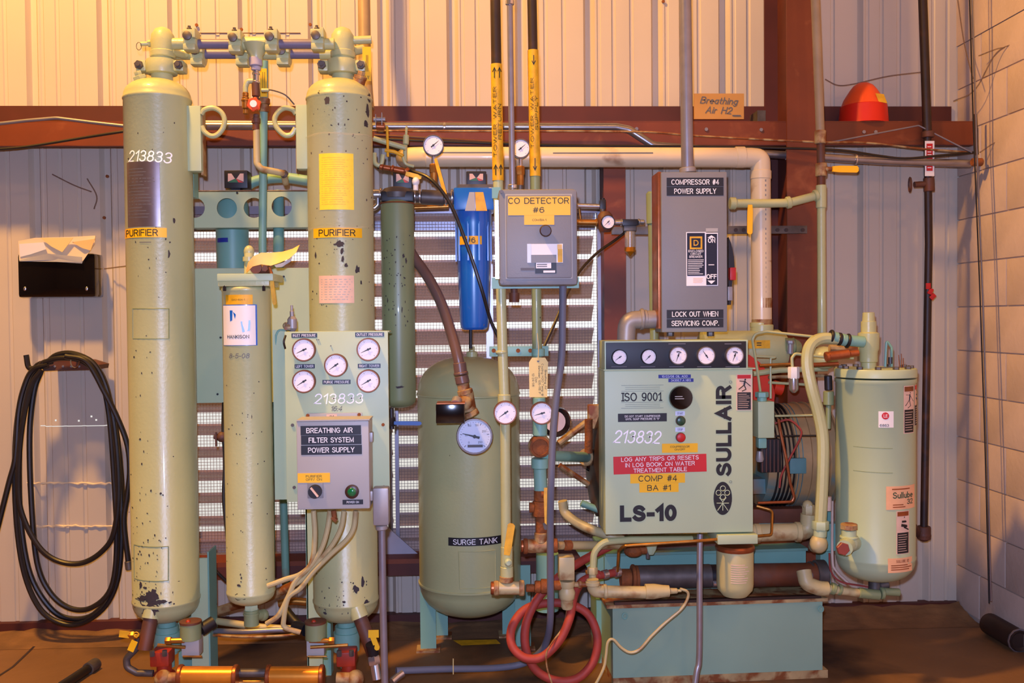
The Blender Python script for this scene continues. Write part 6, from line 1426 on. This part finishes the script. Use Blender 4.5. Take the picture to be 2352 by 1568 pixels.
# fan / coupling guard left of the cabinet
t = thing('drive_guard', 'black and brown round fan shroud showing left of the control cabinet', 'guard', P(1370, 1050, 3.75)); s2 = S(1370, 3.75)
c = P(1352, 1060, 3.78)
MB().lathe([(60*s2, 0), (95*s2, .01), (125*s2, .03), (128*s2, .10), (120*s2, .2)], c, (1, 0, -.02), 36).done('shroud', MT['dark_pipe'], t)
MB().lathe([(20*s2, -.012), (24*s2, 0), (60*s2, .006)], c, (1, 0, 0), 24).done('hub', MT['black_gloss'], t)
for A, B, r in (((1283, 1018, 3.72), (1350, 968, 3.74), 8), ((1285, 1068, 3.72), (1352, 1112, 3.74), 6)): MB().tube([P(*A), P(*B)], r*s2, seg=10).done('support_arm', MT['cream_rusty'], t)
pbox('upper_bracket', 1352, 930, 1386, 985, 3.70, .05, MT['cream_rusty'], t, .005)
m = MB(); m.cyl(P(1352, 962, 3.66), P(1352, 1040, 3.66), 9*s2); m.done('shaft_cover', MT['rust'], t)
t = thing('water_inlet_pipe', 'teal horizontal pipe from the strainer into the drive guard', 'pipe', P(1300, 1048, 3.45))
pipe('pipe', [(1250, 1046, UY+.05), (1300, 1048, 3.45), (1352, 1050, 3.7)], 13, MT['teal'], t); rings('hub', [((1344, 1050, 3.68), (1352, 1050, 3.7), 20)], MT['cream_rusty'], t)
tag(pipe('green_tube', [(1335, 1155, 3.7), (1395, 1178, 3.7)], 8, MT['teal']), 'short teal tube slanting behind the cabinet lower left corner', 'pipe')
tag(pipe('bent_pipe', [(1292, 1150, 3.6), (1300, 1180, 3.6), (1340, 1208, 3.55), (1395, 1228, 3.5), (1430, 1240, 3.5)], 11, MT['cream_pipe'], sm=6), 'bent cream pipe passing under the cabinet lower left corner', 'pipe')
# motor and air end behind the cabinet
t = thing('electric_motor', 'weathered tan and teal motor with ribbed end behind the cabinet', 'motor', P(1820, 1150, 3.85)); MYY = 3.85; s3 = S(1820, MYY)
c = P(1730, 1045, MYY)
MB().lathe([(70*s3, 0), (112*s3, .004), (112*s3, 60*s3), (118*s3, 62*s3), (118*s3, 140*s3), (112*s3, 142*s3), (112*s3, 165*s3), (80*s3, 180*s3)], c, (1, 0, 0), 40).done('housing', MT['motor_cream'], t)
for k in range(7):
    x = 20+k*9
    MB().lathe([(108*s3, 0), (119*s3, .001), (119*s3, .004), (108*s3, .005)], c+Vector((x*s3, 0, 0)), (1, 0, 0), 36).done('fin', MT['black_plastic' if k < 5 else 'motor_teal'], t)
for k in range(4): MB().lathe([(116*s3, 0), (122*s3, .001), (122*s3, .006), (116*s3, .007)], c+Vector(((95+k*20)*s3, 0, 0)), (1, 0, 0), 36).done('band', MT['motor_cream'], t)
pbox('terminal_cover', 1814, 1052, 1853, 1088, MYY-.22, .06, MT['motor_teal'], t, .004); pbox('dark_grille', 1747, 1008, 1795, 1085, MYY-.215, .05, MT['black_plastic'], t, .003)
for k in range(5): x = 1751+k*9; MB().cyl(P(x, 1010, MYY-.217), P(x, 1084, MYY-.217), .003, 6).done('grille_rib', MT['rust_tube'], t)
MB().box((P(1728, 1100, 3.7).x, 3.70, P(1728, 1135, 3.7).z), (P(1905, 1100, 3.7).x, 4.0, P(1728, 1100, 3.7).z), .004).done('cradle', MT['motor_teal'], t)
MB().box((P(1700, 1180, 3.7).x, 3.72, P(1728, 1205, 3.7).z), (P(1900, 1180, 3.7).x, 4.0, P(1728, 1172, 3.7).z), .004).done('mount_rail', MT['rust_tube'], t)
MB().box((P(1700, 1180, 3.7).x, 3.74, P(1728, 1240, 3.7).z), (P(1900, 1180, 3.7).x, 4.0, P(1728, 1205, 3.7).z), .004).done('mount_rail', MT['base_paint'], t)
tb = thing('terminal_box', 'small sage-green electrical box hung right of the cabinet', 'box', P(1760, 960, 3.5))
pbox('box', 1741, 922, 1779, 1006, 3.5, .09, MT['sage_light'], tb, .003); pbox('conduit_stub', 1742, 1006, 1762, 1030, 3.52, .04, MT['teal'], tb, .006)
MB().lathe([(7*s3, 0), (9*s3, .01), (6*s3, .04)], P(1745, 1060, 3.55), (0, 0, 1), 12).done('sensor', MT['cast_grey'], tb)
m = MB(); m.cyl(P(1750, 905, 3.53), P(1750, 922, 3.53), 10*s3); hexnut(m, P(1750, 912, 3.53), (0, 0, 1), 14*s3, .02); m.done('gland', MT['teal'], tb)
# red guard
t = thing('coupling_guard', 'bright red sheet guard glimpsed right of the cabinet top', 'guard', P(1750, 900, 3.75))
m = MB(); q = [P(x, y, 3.72) for x, y in ((1705, 812), (1722, 815), (1745, 832), (1770, 862), (1780, 905), (1778, 925), (1705, 925))]; m.prism([(v.x, v.z) for v in q][::-1], 3.72, 3.9); m.done('guard_shell', MT['red_guard'], t)
m = MB(); m.cyl(P(1776, 888, 3.74), P(1796, 893, 3.74), 15*s3, 16); m.done('round_boss', MT['red_guard'], t)
# intake filter housing
t = thing('intake_housing', 'yellowish air intake housing the cream plastic pipe drops into', 'housing', P(1700, 850, 3.85)); s4 = S(1700, 3.85)
c = P(1608, 806, 3.85)
MB().lathe([(40*s4, 0), (46*s4, .005), (46*s4, 120*s4), (50*s4, 135*s4), (48*s4, 180*s4), (38*s4, 196*s4), (20*s4, 200*s4)], c, (1, 0, 0), 36).done('shell', MT['sage'], t)
rings('neck', [((1750, 745, 3.85), (1750, 772, 3.85), 26), ((1746, 740, 3.85), (1746, 752, 3.85), 23)], MT['sage'], t, 24)
yl = plate('yellow_label', 1718, 781, 1769, 800, 3.85-50*s4, MT['yellow_dirty'], t); lines('print', 1738, 785, 1752, 795, 2, 3.85-50*s4, MT['print_black'], yl)
m = MB(); m.cyl(P(1800, 795, 3.8), P(1822, 797, 3.8), 20*s4, 16); m.lathe([(22*s4, 0), (16*s4, .02), (10*s4, .03)], P(1822, 797, 3.8), (1, 0, 0), 16); m.done('end_fitting', MT['olive'], t)
m = MB(); m.cyl(P(1815, 812, 3.77), P(1815, 786, 3.77), 7*s4); hexnut(m, P(1815, 790, 3.77), (0, 0, 1), 9*s4, .015); m.done('plug', MT['cast_grey'], t)
rings('lower_body', [((1745, 835, 3.85), (1790, 835, 3.85), 22)], MT['teal'], t, 20)
# tubes and hoses between panel and separator
def tp(lab, path, r, mt, sm=0, cat='pipe', name='copper_tube', fil=14): return tag(pipe(name, path, r, MT[mt], sm=sm, fil=fil, seg=10), lab, cat)
tp('thin green tube arching from the cabinet to the separator valve', [(1747, 905, 3.55), (1741, 860, 3.53), (1728, 780, 3.5), (1735, 766, 3.5), (1760, 761, 3.5), (1990, 786, 3.48)], 3, 'sage', name='control_tube')
tp('thin green tube with square corner above the red guard', [(1735, 818, 3.6), (1784, 820, 3.6), (1770, 822, 3.6), (1770, 915, 3.6)], 2.6, 'sage', name='control_tube', fil=4)
tp('shiny golden rod right of the cabinet gauge strip', [(1744, 839, 3.58), (1816, 836, 3.58)], 3.5, 'brass', name='polished_rod')
tp('green pipe running from the cabinet top corner to the right', [(1730, 858, 3.62), (1790, 850, 3.62), (1900, 846, 3.62)], 6.5, 'sage', name='oil_line')
tp('thin horizontal tube low behind the silver nozzle', [(1765, 878, 3.63), (1870, 884, 3.63)], 3.2, 'sage', name='oil_line')
tp('thin brown tube behind the silver nozzle', [(1765, 866, 3.66), (1900, 862, 3.66)], 4, 'cream_rusty', name='oil_line')
t = thing('spray_nozzle', 'white hexagonal and silver nozzle hanging from a green tube', 'nozzle', P(1823, 890, 3.5)); s5 = S(1823, 3.5)
pipe('feed_tube', [(1960, 822, 3.5), (1900, 820, 3.5), (1826, 812, 3.5), (1819, 822, 3.5), (1820, 842, 3.5)], 3.5, MT['sage'], t, 8)
m = MB(); hexnut(m, P(1823, 869, 3.5), (0, 0, 1), 13*s5, 27*s5); m.done('hex_body', MT['white'], t)
MB().lathe([(4*s5, -14*s5), (10*s5, -8*s5), (11*s5, -4*s5), (11*s5, 20*s5)], P(1823, 888, 3.5), (0, 0, 1), 16).done('tip', MT['silver'], t)
tp('thick pale green hose curving down beside the separator tank', [(1925, 778, 3.46), (1885, 778, 3.46), (1860, 795, 3.44), (1854, 835, 3.43), (1864, 890, 3.42), (1880, 950, 3.42), (1890, 1010, 3.42), (1889, 1100, 3.42), (1884, 1200, 3.42)], 13.5, 'sage', 7, 'hose', 'oil_hose')
t = thing('hose_elbow', 'pale elbow with hex nut at the lower end of the thick green hose', 'elbow', P(1880, 1240, 3.42))
m = MB(); hexnut(m, P(1884, 1216, 3.42), (0, 0, 1), 19*s5, 20*s5); m.done('nut', MT['sage_light'], t); rings('barrel', [((1884, 1216, 3.42), (1883, 1232, 3.42), 15)], MT['sage_light'], t)
m = MB(); m.ball(P(1880, 1248, 3.42), 20*s5, 16, (1, 1, 1.1)); m.cyl(P(1880, 1250, 3.42), P(1872, 1254, 3.5), 15*s5); m.done('bend', MT['cream_pipe'], t)
t = tag(MB().ball(P(1892, 822, 3.62), 33*s5, 20, (1, 1, .85)).done('yellow_dome', MT['sage'], None), 'round yellowish dome behind the top of the thick green hose', 'dome')
t = thing('hose_coupling', 'dark banded coupling joining the thick green hose to the separator valve', 'coupling', P(1940, 780, 3.46))
rings('band', [((1906, 772, 3.46), (1912, 773, 3.46), 16), ((1924, 778, 3.46), (1932, 779, 3.46), 15), ((1944, 782, 3.46), (1950, 783, 3.46), 17)], MT['black_plastic'], t)
rings('barrel', [((1912, 775, 3.46), (1924, 777, 3.46), 14), ((1932, 779, 3.46), (1944, 782, 3.46), 14), ((1950, 782, 3.46), (1985, 785, 3.46), 13)], MT['teal'], t)
t = thing('inline_filter', 'copper-coloured inline filter lying above the separator lid', 'filter', P(1940, 816, 3.48))
rings('body', [((1903, 818, 3.4), (1950, 812, 3.4), 11)], MT['copper'], t, 18); rings('end_nut', [((1896, 820, 3.4), (1904, 818, 3.4), 12), ((1950, 812, 3.4), (1972, 810, 3.4), 8)], MT['copper'], t)
tp('rusty pipe lying behind the inline filter', [(1860, 838, 3.5), (1925, 835, 3.5)], 5, 'copper', name='return_pipe'); tp('tan pipe above the inline filter', [(1905, 800, 3.56), (1980, 802, 3.56)], 9, 'cream_rusty', name='return_pipe')
t = thing('check_valve', 'dark knobbed upright valve between the thick hose and separator tank', 'valve', P(1902, 900, 3.52))
rings('dark_stem', [((1902, 862, 3.52), (1903, 896, 3.52), 9)], MT['black_plastic'], t); rings('body', [((1903, 898, 3.52), (1903, 930, 3.52), 12), ((1903, 930, 3.52), (1902, 985, 3.52), 6)], MT['olive'], t)
# gold wires by motor
tp('thin red-brown wire looping beside the motor', [(1780, 972, 3.58), (1812, 964, 3.56), (1838, 985, 3.55), (1838, 1005, 3.55), (1815, 1050, 3.55), (1795, 1090, 3.56), (1790, 1120, 3.56)], 2.4, 'red_hose', 6, 'wire', 'motor_wire')
tp('tan tube crossing in front of the motor down to the rail', [(1788, 962, 3.56), (1792, 990, 3.56), (1805, 1050, 3.54), (1815, 1110, 3.54), (1824, 1140, 3.54), (1820, 1152, 3.54), (1740, 1155, 3.54)], 3.6, 'copper', 0, 'pipe', 'copper_tube', 14)
tp('thin tube running right from the terminal box', [(1780, 955, 3.57), (1875, 953, 3.57)], 2.6, 'sage', name='control_tube')
tp('dark thin conduit across the motor', [(1780, 1001, 3.57), (1880, 1000, 3.57)], 2, 'black_rubber', name='control_tube')
# beige discharge pipe
t = thing('discharge_pipe', 'fat tan pipe with upturned elbow right of the oil filter', 'pipe', P(1800, 1225, 3.5))
pipe('pipe', [(1722, 1224, 3.5), (1857, 1220, 3.5), (1859, 1180, 3.5)], 20, MT['cream_pipe'], t, fil=26, seg=24); rings('socket', [((1826, 1221, 3.5), (1838, 1221, 3.5), 23), ((1732, 1224, 3.5), (1745, 1224, 3.5), 22)], MT['cream_pipe'], t, 24)
m = MB(); hexnut(m, P(1857, 1186, 3.5), (0, 0, 1), 14*s5, 28*s5); m.ball(P(1855, 1160, 3.5), 12*s5, 12); m.done('nut', MT['cream_pipe'], t)
# oil filter
t = thing('oil_filter', 'pale green spin-on oil filter hanging under the cabinet', 'filter', P(1688, 1368, 3.36)); FY = 3.38; s6 = S(1688, FY); c = P(1688, 1300, FY)
zF = lambda y: P(1688, y, FY).z
MB().lathe([(14*s6, zF(1368)), (28*s6, zF(1366)), (40*s6, zF(1352)), (42*s6, zF(1340)), (42*s6, zF(1262)), (40*s6, zF(1256))], (c.x, FY, 0), (0, 0, 1), 36).done('canister', MT['filter_body'], t)
MB().lathe([(43.5*s6, zF(1262)), (45*s6, zF(1258)), (45*s6, zF(1254)), (42*s6, zF(1250))], (c.x, FY, 0), (0, 0, 1), 36).done('rim', MT['copper'], t)
pbox('filter_head', 1648, 1228, 1742, 1250, FY-.075, .15, MT['sage_light'], t, .004)
WF = (c.x, FY, 42*s6); lines('print', 1668, 1285, 1710, 1330, 9, FY, MT['label_pink'], t, WF, .35, .3)
# grey conduit to floor
tag(pipe('cabinet_conduit', [(1608, 1226, 3.34), (1607, 1300, 3.33), (1606, 1500, 3.31), (1600, 1545, 3.3), (1588, 1628, 3.28)], 7, MT['conduit'], sm=6), 'grey conduit dropping from the cabinet to the floor in front of the base', 'conduit')
tp('golden tube bent below the cabinet', [(1418, 1312, 3.4), (1421, 1265, 3.36), (1432, 1253, 3.32), (1600, 1242, 3.28), (1772, 1228, 3.42), (1774, 1172, 3.48), (1738, 1162, 3.5)], 3.4, 'brass', 0, 'pipe', 'copper_tube', 12)
tp('grey-teal hose turning down at the lower left of the cabinet', [(1362, 1305, 3.36), (1364, 1268, 3.36), (1385, 1244, 3.36), (1450, 1239, 3.38), (1590, 1238, 3.4)], 8, 'sage', 0, 'hose', 'oil_hose', 34)
t = thing('hose_nut', 'cream hex nut where the grey-teal hose meets the cream elbow', 'nut', P(1361, 1320, 3.36)); m = MB(); hexnut(m, P(1361, 1318, 3.36), (0, 0, 1), 12*s6, 16*s6); m.done('hex', MT['cream_pipe'], t); rings('collar', [((1361, 1336, 3.36), (1361, 1318, 3.36), 9)], MT['cream_pipe'], t)
# lower cream line with water regulating valve
LY = 3.32
t = thing('lower_water_line', 'cream elbow and pipe ending in a cap under the cooler', 'pipe', P(1450, 1358, LY))
pipe('pipe', [(1361, 1330, LY), (1362, 1358, LY), (1482, 1360, LY)], 14, MT['cream_pipe'], t, fil=20, seg=20)
rings('socket', [((1361, 1334, LY), (1361, 1344, LY), 17), ((1386, 1358, LY), (1394, 1358, LY), 17)], MT['cream_pipe'], t)
c = P(1482, 1358, LY); MB().lathe([(17*s6, 0), (17*s6, 20*s6), (14*s6, 40*s6), (13*s6, 54*s6), (7*s6, 56*s6), (6*s6, 72*s6), (3*s6, 75*s6), (3*s6, 82*s6)], c, (1, 0, 0.0), 20).done('sensor_cap', MT['cream_pipe'], t)
tag(pipe('sensor_cable', [(1562, 1352, LY), (1578, 1358, LY), (1580, 1372, LY), (1565, 1398, LY), (1530, 1428, LY), (1495, 1462, LY), (1470, 1490, LY), (1448, 1498, LY), (1428, 1488, LY), (1408, 1468, LY), (1396, 1475, LY), (1392, 1505, LY), (1386, 1535, LY), (1365, 1575, LY), (1340, 1600, LY)], 3.4, MT['cream_pipe'], sm=6, seg=8), 'cream cable drooping in an S in front of the compressor base', 'cable')
t = thing('regulating_valve', 'cream water regulating valve hanging in front of the red hose coil', 'valve', P(1302, 1390, LY))
pbox('square_body', 1284, 1280, 1320, 1333, LY-.03, .06, MT['cream_pipe'], t, .004)
c = P(1302, 1335, LY); MB().lathe([(11*s6, -62*s6), (14*s6, -56*s6), (14*s6, -42*s6), (17*s6, -38*s6), (19*s6, -24*s6), (15*s6, -14*s6), (18*s6, -8*s6), (17*s6, 2*s6)], c, (0, 0, 1), 20).done('bonnet', MT['cream_pipe'], t)
rings('nipple', [((1318, 1342, LY), (1352, 1342, LY), 6), ((1328, 1342, LY), (1336, 1342, LY), 9)], MT['cream_rusty'], t); rings('inlet', [((1272, 1344, LY), (1290, 1344, LY), 11)], MT['rust'], t)
rings('rusty_union', [((1208, 1350, LY), (1228, 1350, LY), 9), ((1228, 1347, LY), (1242, 1347, LY), 14), ((1242, 1346, LY), (1262, 1346, LY), 17), ((1262, 1345, LY), (1272, 1345, LY), 13)], MT['rust'], t)
c = P(1268, 1340, LY-.03)
t = thing('return_tee', 'cream pipe tee with copper plug at the foot of the return water pipe', 'fitting', P(1165, 1350, UY))
rings('barrel', [((1140, 1350, UY), (1202, 1350, UY), 15)], MT['cream_pipe'], t, 20); rings('collar', [((1134, 1350, UY), (1146, 1350, UY), 17), ((1192, 1350, UY), (1204, 1350, UY), 18), ((1163, 1336, UY), (1163, 1322, UY), 16)], MT['cream_rusty'], t, 20); rings('plug', [((1127, 1350, UY), (1136, 1350, UY), 15)], MT['copper'], t, 16)
handle_bar('valve_handle', (1164, 1274, UY-.05), (1175, 1202, UY-.05), 17, MT['yellow_dirty'], wp)
MB().lathe([(9*sr, 0), (9*sr, -.012), (5*sr, -.02)][::-1], P(1167, 1290, UY-.02), (0, 1, 0), 12).done('handle_nut', MT['sage_light'], wp)
t = thing('supply_tee', 'rusty pipe tee at the foot of the supply water pipe', 'fitting', P(1240, 1252, UY+.05))
rings('barrel', [((1204, 1254, UY+.05), (1275, 1252, UY+.05), 16), ((1242, 1222, UY+.05), (1242, 1245, UY+.05), 15)], MT['cream_rusty'], t, 20); rings('collar', [((1202, 1254, UY+.05), (1212, 1254, UY+.05), 18), ((1268, 1252, UY+.05), (1280, 1252, UY+.05), 17)], MT['rust'], t, 20); rings('plug', [((1196, 1254, UY+.05), (1203, 1254, UY+.05), 14)], MT['copper'], t, 16)
pipe('outlet_pipe', [(1278, 1252, UY+.05), (1395, 1252, UY+.2), (1500, 1252, UY+.3)], 10, MT['cream_pipe'], t); rings('union', [((1296, 1252, UY+.06), (1312, 1252, UY+.07), 12)], MT['rust'], t)
t = tag(pipe('rear_teal_vessel', [(1257, 1270, 3.7), (1257, 1400, 3.7)], 26, MT['teal'], seg=24), 'small teal cylinder half hidden behind the grey flexible conduit', 'vessel')
# valve cluster under the cabinet
t = thing('brass_valve', 'corroded valve with cream wing handle tucked under the cabinet', 'valve', P(1470, 1265, 3.5))
m = MB(); m.ball(P(1455, 1265, 3.5), 18*s6, 12, (1.3, 1, .8)); m.cyl(P(1440, 1262, 3.5), P(1485, 1262, 3.5), 10*s6); m.done('body', MT['rust'], t)
m = MB(); m.lathe([(7*s6, -.02), (14*s6, 0), (16*s6, .02), (8*s6, .03)], P(1495, 1260, 3.5), (0, 0, 1), 8); m.done('wing_handle', MT['sage_light'], t)
MB().cyl(P(1488, 1282, 3.5), P(1488, 1262, 3.5), 5*s6, 8).done('stem', MT['galv_dark'], t)
t = thing('red_pipe_stub', 'dark red pipe end with silver band left of the cooler flange', 'fitting', P(1400, 1315, 3.45))
rings('stub', [((1372, 1322, 3.42), (1425, 1312, 3.47), 9)], MT['red_hose'], t); rings('band', [((1384, 1320, 3.43), (1396, 1317, 3.44), 11), ((1412, 1314, 3.45), (1422, 1312, 3.46), 13)], MT['silver'], t)
# red hose coil
rp = [(1420, 1245, 3.5), (1360, 1275, 3.46), (1300, 1312, 3.40), (1245, 1362, 3.36), (1212, 1420, 3.34), (1206, 1480, 3.33), (1228, 1535, 3.33), (1275, 1562, 3.33), (1325, 1558, 3.33), (1362, 1520, 3.34), (1372, 1465, 3.35), (1352, 1412, 3.37), (1310, 1388, 3.38), (1255, 1385, 3.38), (1205, 1400, 3.36), (1176, 1440, 3.33), (1176, 1482, 3.30), (1205, 1510, 3.28), (1245, 1508, 3.28), (1285, 1470, 3.29), (1308, 1420, 3.31), (1318, 1370, 3.36), (1338, 1335, 3.40), (1378, 1318, 3.43)]
tag(pipe('red_hose', rp, 9.5, MT['red_hose'], sm=7, seg=14), 'red rubber hose coiled in overlapping loops on the floor side', 'hose')
tag(pipe('valve_cable', [(1302, 1395, LY), (1300, 1415, LY), (1290, 1445, LY-.02), (1268, 1475, LY-.05), (1255, 1500, LY-.06), (1257, 1535, LY-.06), (1270, 1575, LY-.06)], 2, MT['cream_rusty'], sm=6, seg=8), 'thin tan cable hanging from the regulating valve through the red hose loops', 'cable')
# small floor things
# separator tank
TYp = 3.5; s7 = S(2010, TYp)
t = thing('separator_tank', 'pale green upright separator tank with bolted lid at the right', 'tank', P(2010, 1330, TYp)); cT = P(2010, 1100, TYp); WT = (cT.x, TYp, 87*s7)
zT = lambda y: P(2010, y, TYp).z
pr = []
for i in range(9):
    a = math.pi/2*i/8; pr.append((max(87*s7*math.sin(a)**.75, .004), zT(1330)+(zT(1278)-zT(1330))*(1-math.cos(a))))
MB().lathe(pr+[(88*s7, zT(1276)), (88*s7, zT(1272)), (87*s7, zT(1270)), (87*s7, zT(878)), (89*s7, zT(876)), (89*s7, zT(868))], (cT.x, TYp, 0), (0, 0, 1), 48).done('shell', MT['sage_light'], t, ang=50)
MB().lathe([(90*s7, zT(864)), (90*s7, zT(848)), (88*s7, zT(845))], (cT.x, TYp, 0), (0, 0, 1), 48).done('lid', MT['sage_light'], t)
for k in range(12):
    a = k*2*math.pi/12+.2; m = MB(); hexnut(m, (cT.x+76*s7*math.cos(a), TYp+76*s7*math.sin(a), zT(846)), (0, 0, 1), 7*s7, .012); m.done('lid_bolt', MT['galv_dark'], t)
v = MB().lathe([(17*s7, zT(846)), (17*s7, zT(832)), (20*s7, zT(830)), (20*s7, zT(808)), (23*s7, zT(800)), (24*s7, zT(765)), (17*s7, zT(762)), (17*s7, zT(738)), (14*s7, zT(737)), (13*s7, zT(718)), (11*s7, zT(717))], (P(1995, 800, TYp).x, TYp, 0), (0, 0, 1), 24).done('minimum_pressure_valve', MT['sage'], t)
m = MB(); m.tube([P(2033, 842, TYp), P(2036, 780, TYp), P(2048, 798, TYp), P(2048, 842, TYp)], 3*s7, 4*s7, 8); m.done('lifting_hook', MT['teal'], t)
MB().cyl(P(2045, 835, TYp-.02), P(2045, 820, TYp-.02), .008, 8).done('black_cap', MT['black_plastic'], t)
for i, (x, y0) in enumerate(((2066, 815), (2071, 812), (2075, 822))): MB().tube([P(x, 845, TYp), P(x-2+i, y0, TYp)], .0014, seg=5).done('wire_end', MT['rust'], t)
decal('warning_decal', 2038, 880, 2070, 986, TYp, t, WT, 'rust', 'runner'); decal('warning_decal', 2073, 879, 2095, 972, TYp, t, WT, 'red_label', 'hand')
decal('warning_decal', 2020, 1156, 2054, 1252, TYp, t, WT, 'copper', 'hand')
st = plate('inspection_sticker', 1982, 936, 2014, 972, TYp, MT['white'], t, WT); W3 = (WT[0], WT[1], WT[2]+.0012)
m = MB(); pts = []
c = P(1996, 946, TYp)
cc = m._v([(c.x, TYp-math.sqrt(WT[2]**2-(c.x-WT[0])**2)-.003, c.z)]+[(c.x+8*s7*math.cos(q), TYp-math.sqrt(WT[2]**2-(c.x+8*s7*math.cos(q)-WT[0])**2)-.003, c.z+8*s7*math.sin(q)) for q in [k*.524 for k in range(12)]])
for k in range(12): m.bm.faces.new([cc[0], cc[1+k], cc[1+(k+1) % 12]])
m.done('red_roundel', MT['red_label'], st); text('LE', 1996, 946, 8, 7, TYp, MT['print_white'], st, wrap=W3, lift=.003); text('6863', 1994, 967, 19, 6, TYp, MT['print_black'], st, wrap=W3, lift=.001)
p_ = plate('oil_label', 1997, 1101, 2074, 1153, TYp, MT['label_peach'], t, WT); text('Sullube', 2038, 1121, 54, 14, TYp, MT['green_button'], p_, wrap=W3, bold=.02, lift=.001); text('32', 2056, 1136, 18, 12, TYp, MT['green_button'], p_, wrap=W3, bold=.02, lift=.001); lines('print', 2010, 1105, 2062, 1111, 1, TYp, MT['copper'], p_, W3, .4); lines('print', 2012, 1140, 2044, 1150, 2, TYp, MT['copper'], p_, W3, .4)
p_ = plate('peach_label', 2001, 1260, 2064, 1292, TYp, MT['label_peach'], t, WT); text('SULLUBE 32', 2036, 1267, 34, 6, TYp, MT['copper'], p_, wrap=W3, lift=.001); lines('print', 2008, 1274, 2060, 1288, 3, TYp, MT['copper'], p_, W3, .4)
for y in (1018, 1072):
    pts = [P(1940+k*9, y, TYp) for k in range(9)]
    for q in pts: q.y = TYp-math.sqrt(WT[2]**2-(q.x-WT[0])**2)
    MB().tube(pts, .0012, seg=5).done('plate_edge', MT['olive'], t)
# fill port
fp = thing('fill_port', 'pale elbow fill port with round plug low on the separator tank', 'fitting', P(1950, 1250, 3.33)); FPY = 3.36; s8 = S(1950, FPY)
MB().lathe([(14*s8, 0), (20*s8, .003), (20*s8, 12*s8), (17*s8, 14*s8)], P(1950, 1216, FPY), (0, 0, 1), 8).done('cap', MT['cream_rusty'], fp)
rings('neck', [((1950, 1232, FPY), (1950, 1216, FPY), 17), ((1950, 1236, FPY), (1950, 1230, FPY), 21)], MT['sage_light'], fp)
m = MB(); m.ball(P(1950, 1246, FPY), 21*s8, 16); m.cyl(P(1950, 1246, FPY), P(1940, 1258, FPY-.05), 18*s8); m.cyl(P(1950, 1246, FPY), P(1962, 1246, FPY+.06), 18*s8); m.done('elbow', MT['sage_light'], fp)
m = MB(); hexnut(m, P(1938, 1261, FPY-.062), (0, 1, 0), 15*s8, .015); m.done('plug', MT['red_plug'], fp)
MB().box(P(2090, 1225, 3.9), P(2094, 1190, 3.9)+Vector((0, .01, 0))).bm.free()
# drain line below tank
t = thing('tank_drain_line', 'cream elbow and oily fittings running under the separator tank', 'pipe', P(1950, 1350, 3.5))
pipe('elbow', [(1846, 1310, 3.48), (1852, 1340, 3.46), (1880, 1350, 3.46), (1900, 1352, 3.46)], 17, MT['cream_pipe'], t, fil=16, seg=18)
pipe('pipe', [(1900, 1352, 3.46), (1975, 1362, 3.46)], 10, MT['cream_pipe'], t)
rings('fitting', [((1908, 1350, 3.46), (1918, 1353, 3.46), 14), ((1925, 1353, 3.46), (1932, 1355, 3.46), 13), ((1972, 1361, 3.46), (2020, 1366, 3.46), 12), ((2030, 1358, 3.46), (2066, 1360, 3.46), 9), ((2022, 1362, 3.46), (2030, 1362, 3.46), 14)], MT['olive'], t)
rings('outlet_nipple', [((2010, 1330, 3.5), (2010, 1358, 3.48), 15), ((2020, 1345, 3.48), (2040, 1340, 3.48), 10)], MT['galv_dark'], t)
tp('thin red wire following the left side of the separator tank down', [(1905, 1270, 3.56), (1908, 1310, 3.56), (1930, 1335, 3.54), (1980, 1345, 3.52), (2015, 1352, 3.5)], 2.2, 'red_hose', 5, 'wire', 'drain_wire')
tp('thin pale tube following the left side of the separator tank down', [(1912, 1150, 3.57), (1912, 1280, 3.57), (1920, 1310, 3.56), (1950, 1340, 3.54)], 3, 'label_pink', 5, 'pipe', 'drain_tube')
tp('short pinkish capped tube right of the thick green hose', [(1902, 1140, 3.55), (1902, 1172, 3.55)], 8, 'label_pink', 0, 'pipe', 'capped_tube')
# bracket that carries the tank from the frame
MB().box((P(1880, 1200, 3.6).x, 3.58, P(1900, 1262, 3.6).z), (P(1955, 1200, 3.6).x, 3.62, P(1900, 1200, 3.6).z)).done('tank_bracket', MT['teal'], bt)
MB().box((P(1880, 1150, 3.66).x, 3.64, zt), (P(1904, 1200, 3.66).x, 3.69, P(1900, 1140, 3.66).z)).done('frame_post', MT['teal'], bt)
# hidden mounting post that carries the detector and breaker boxes
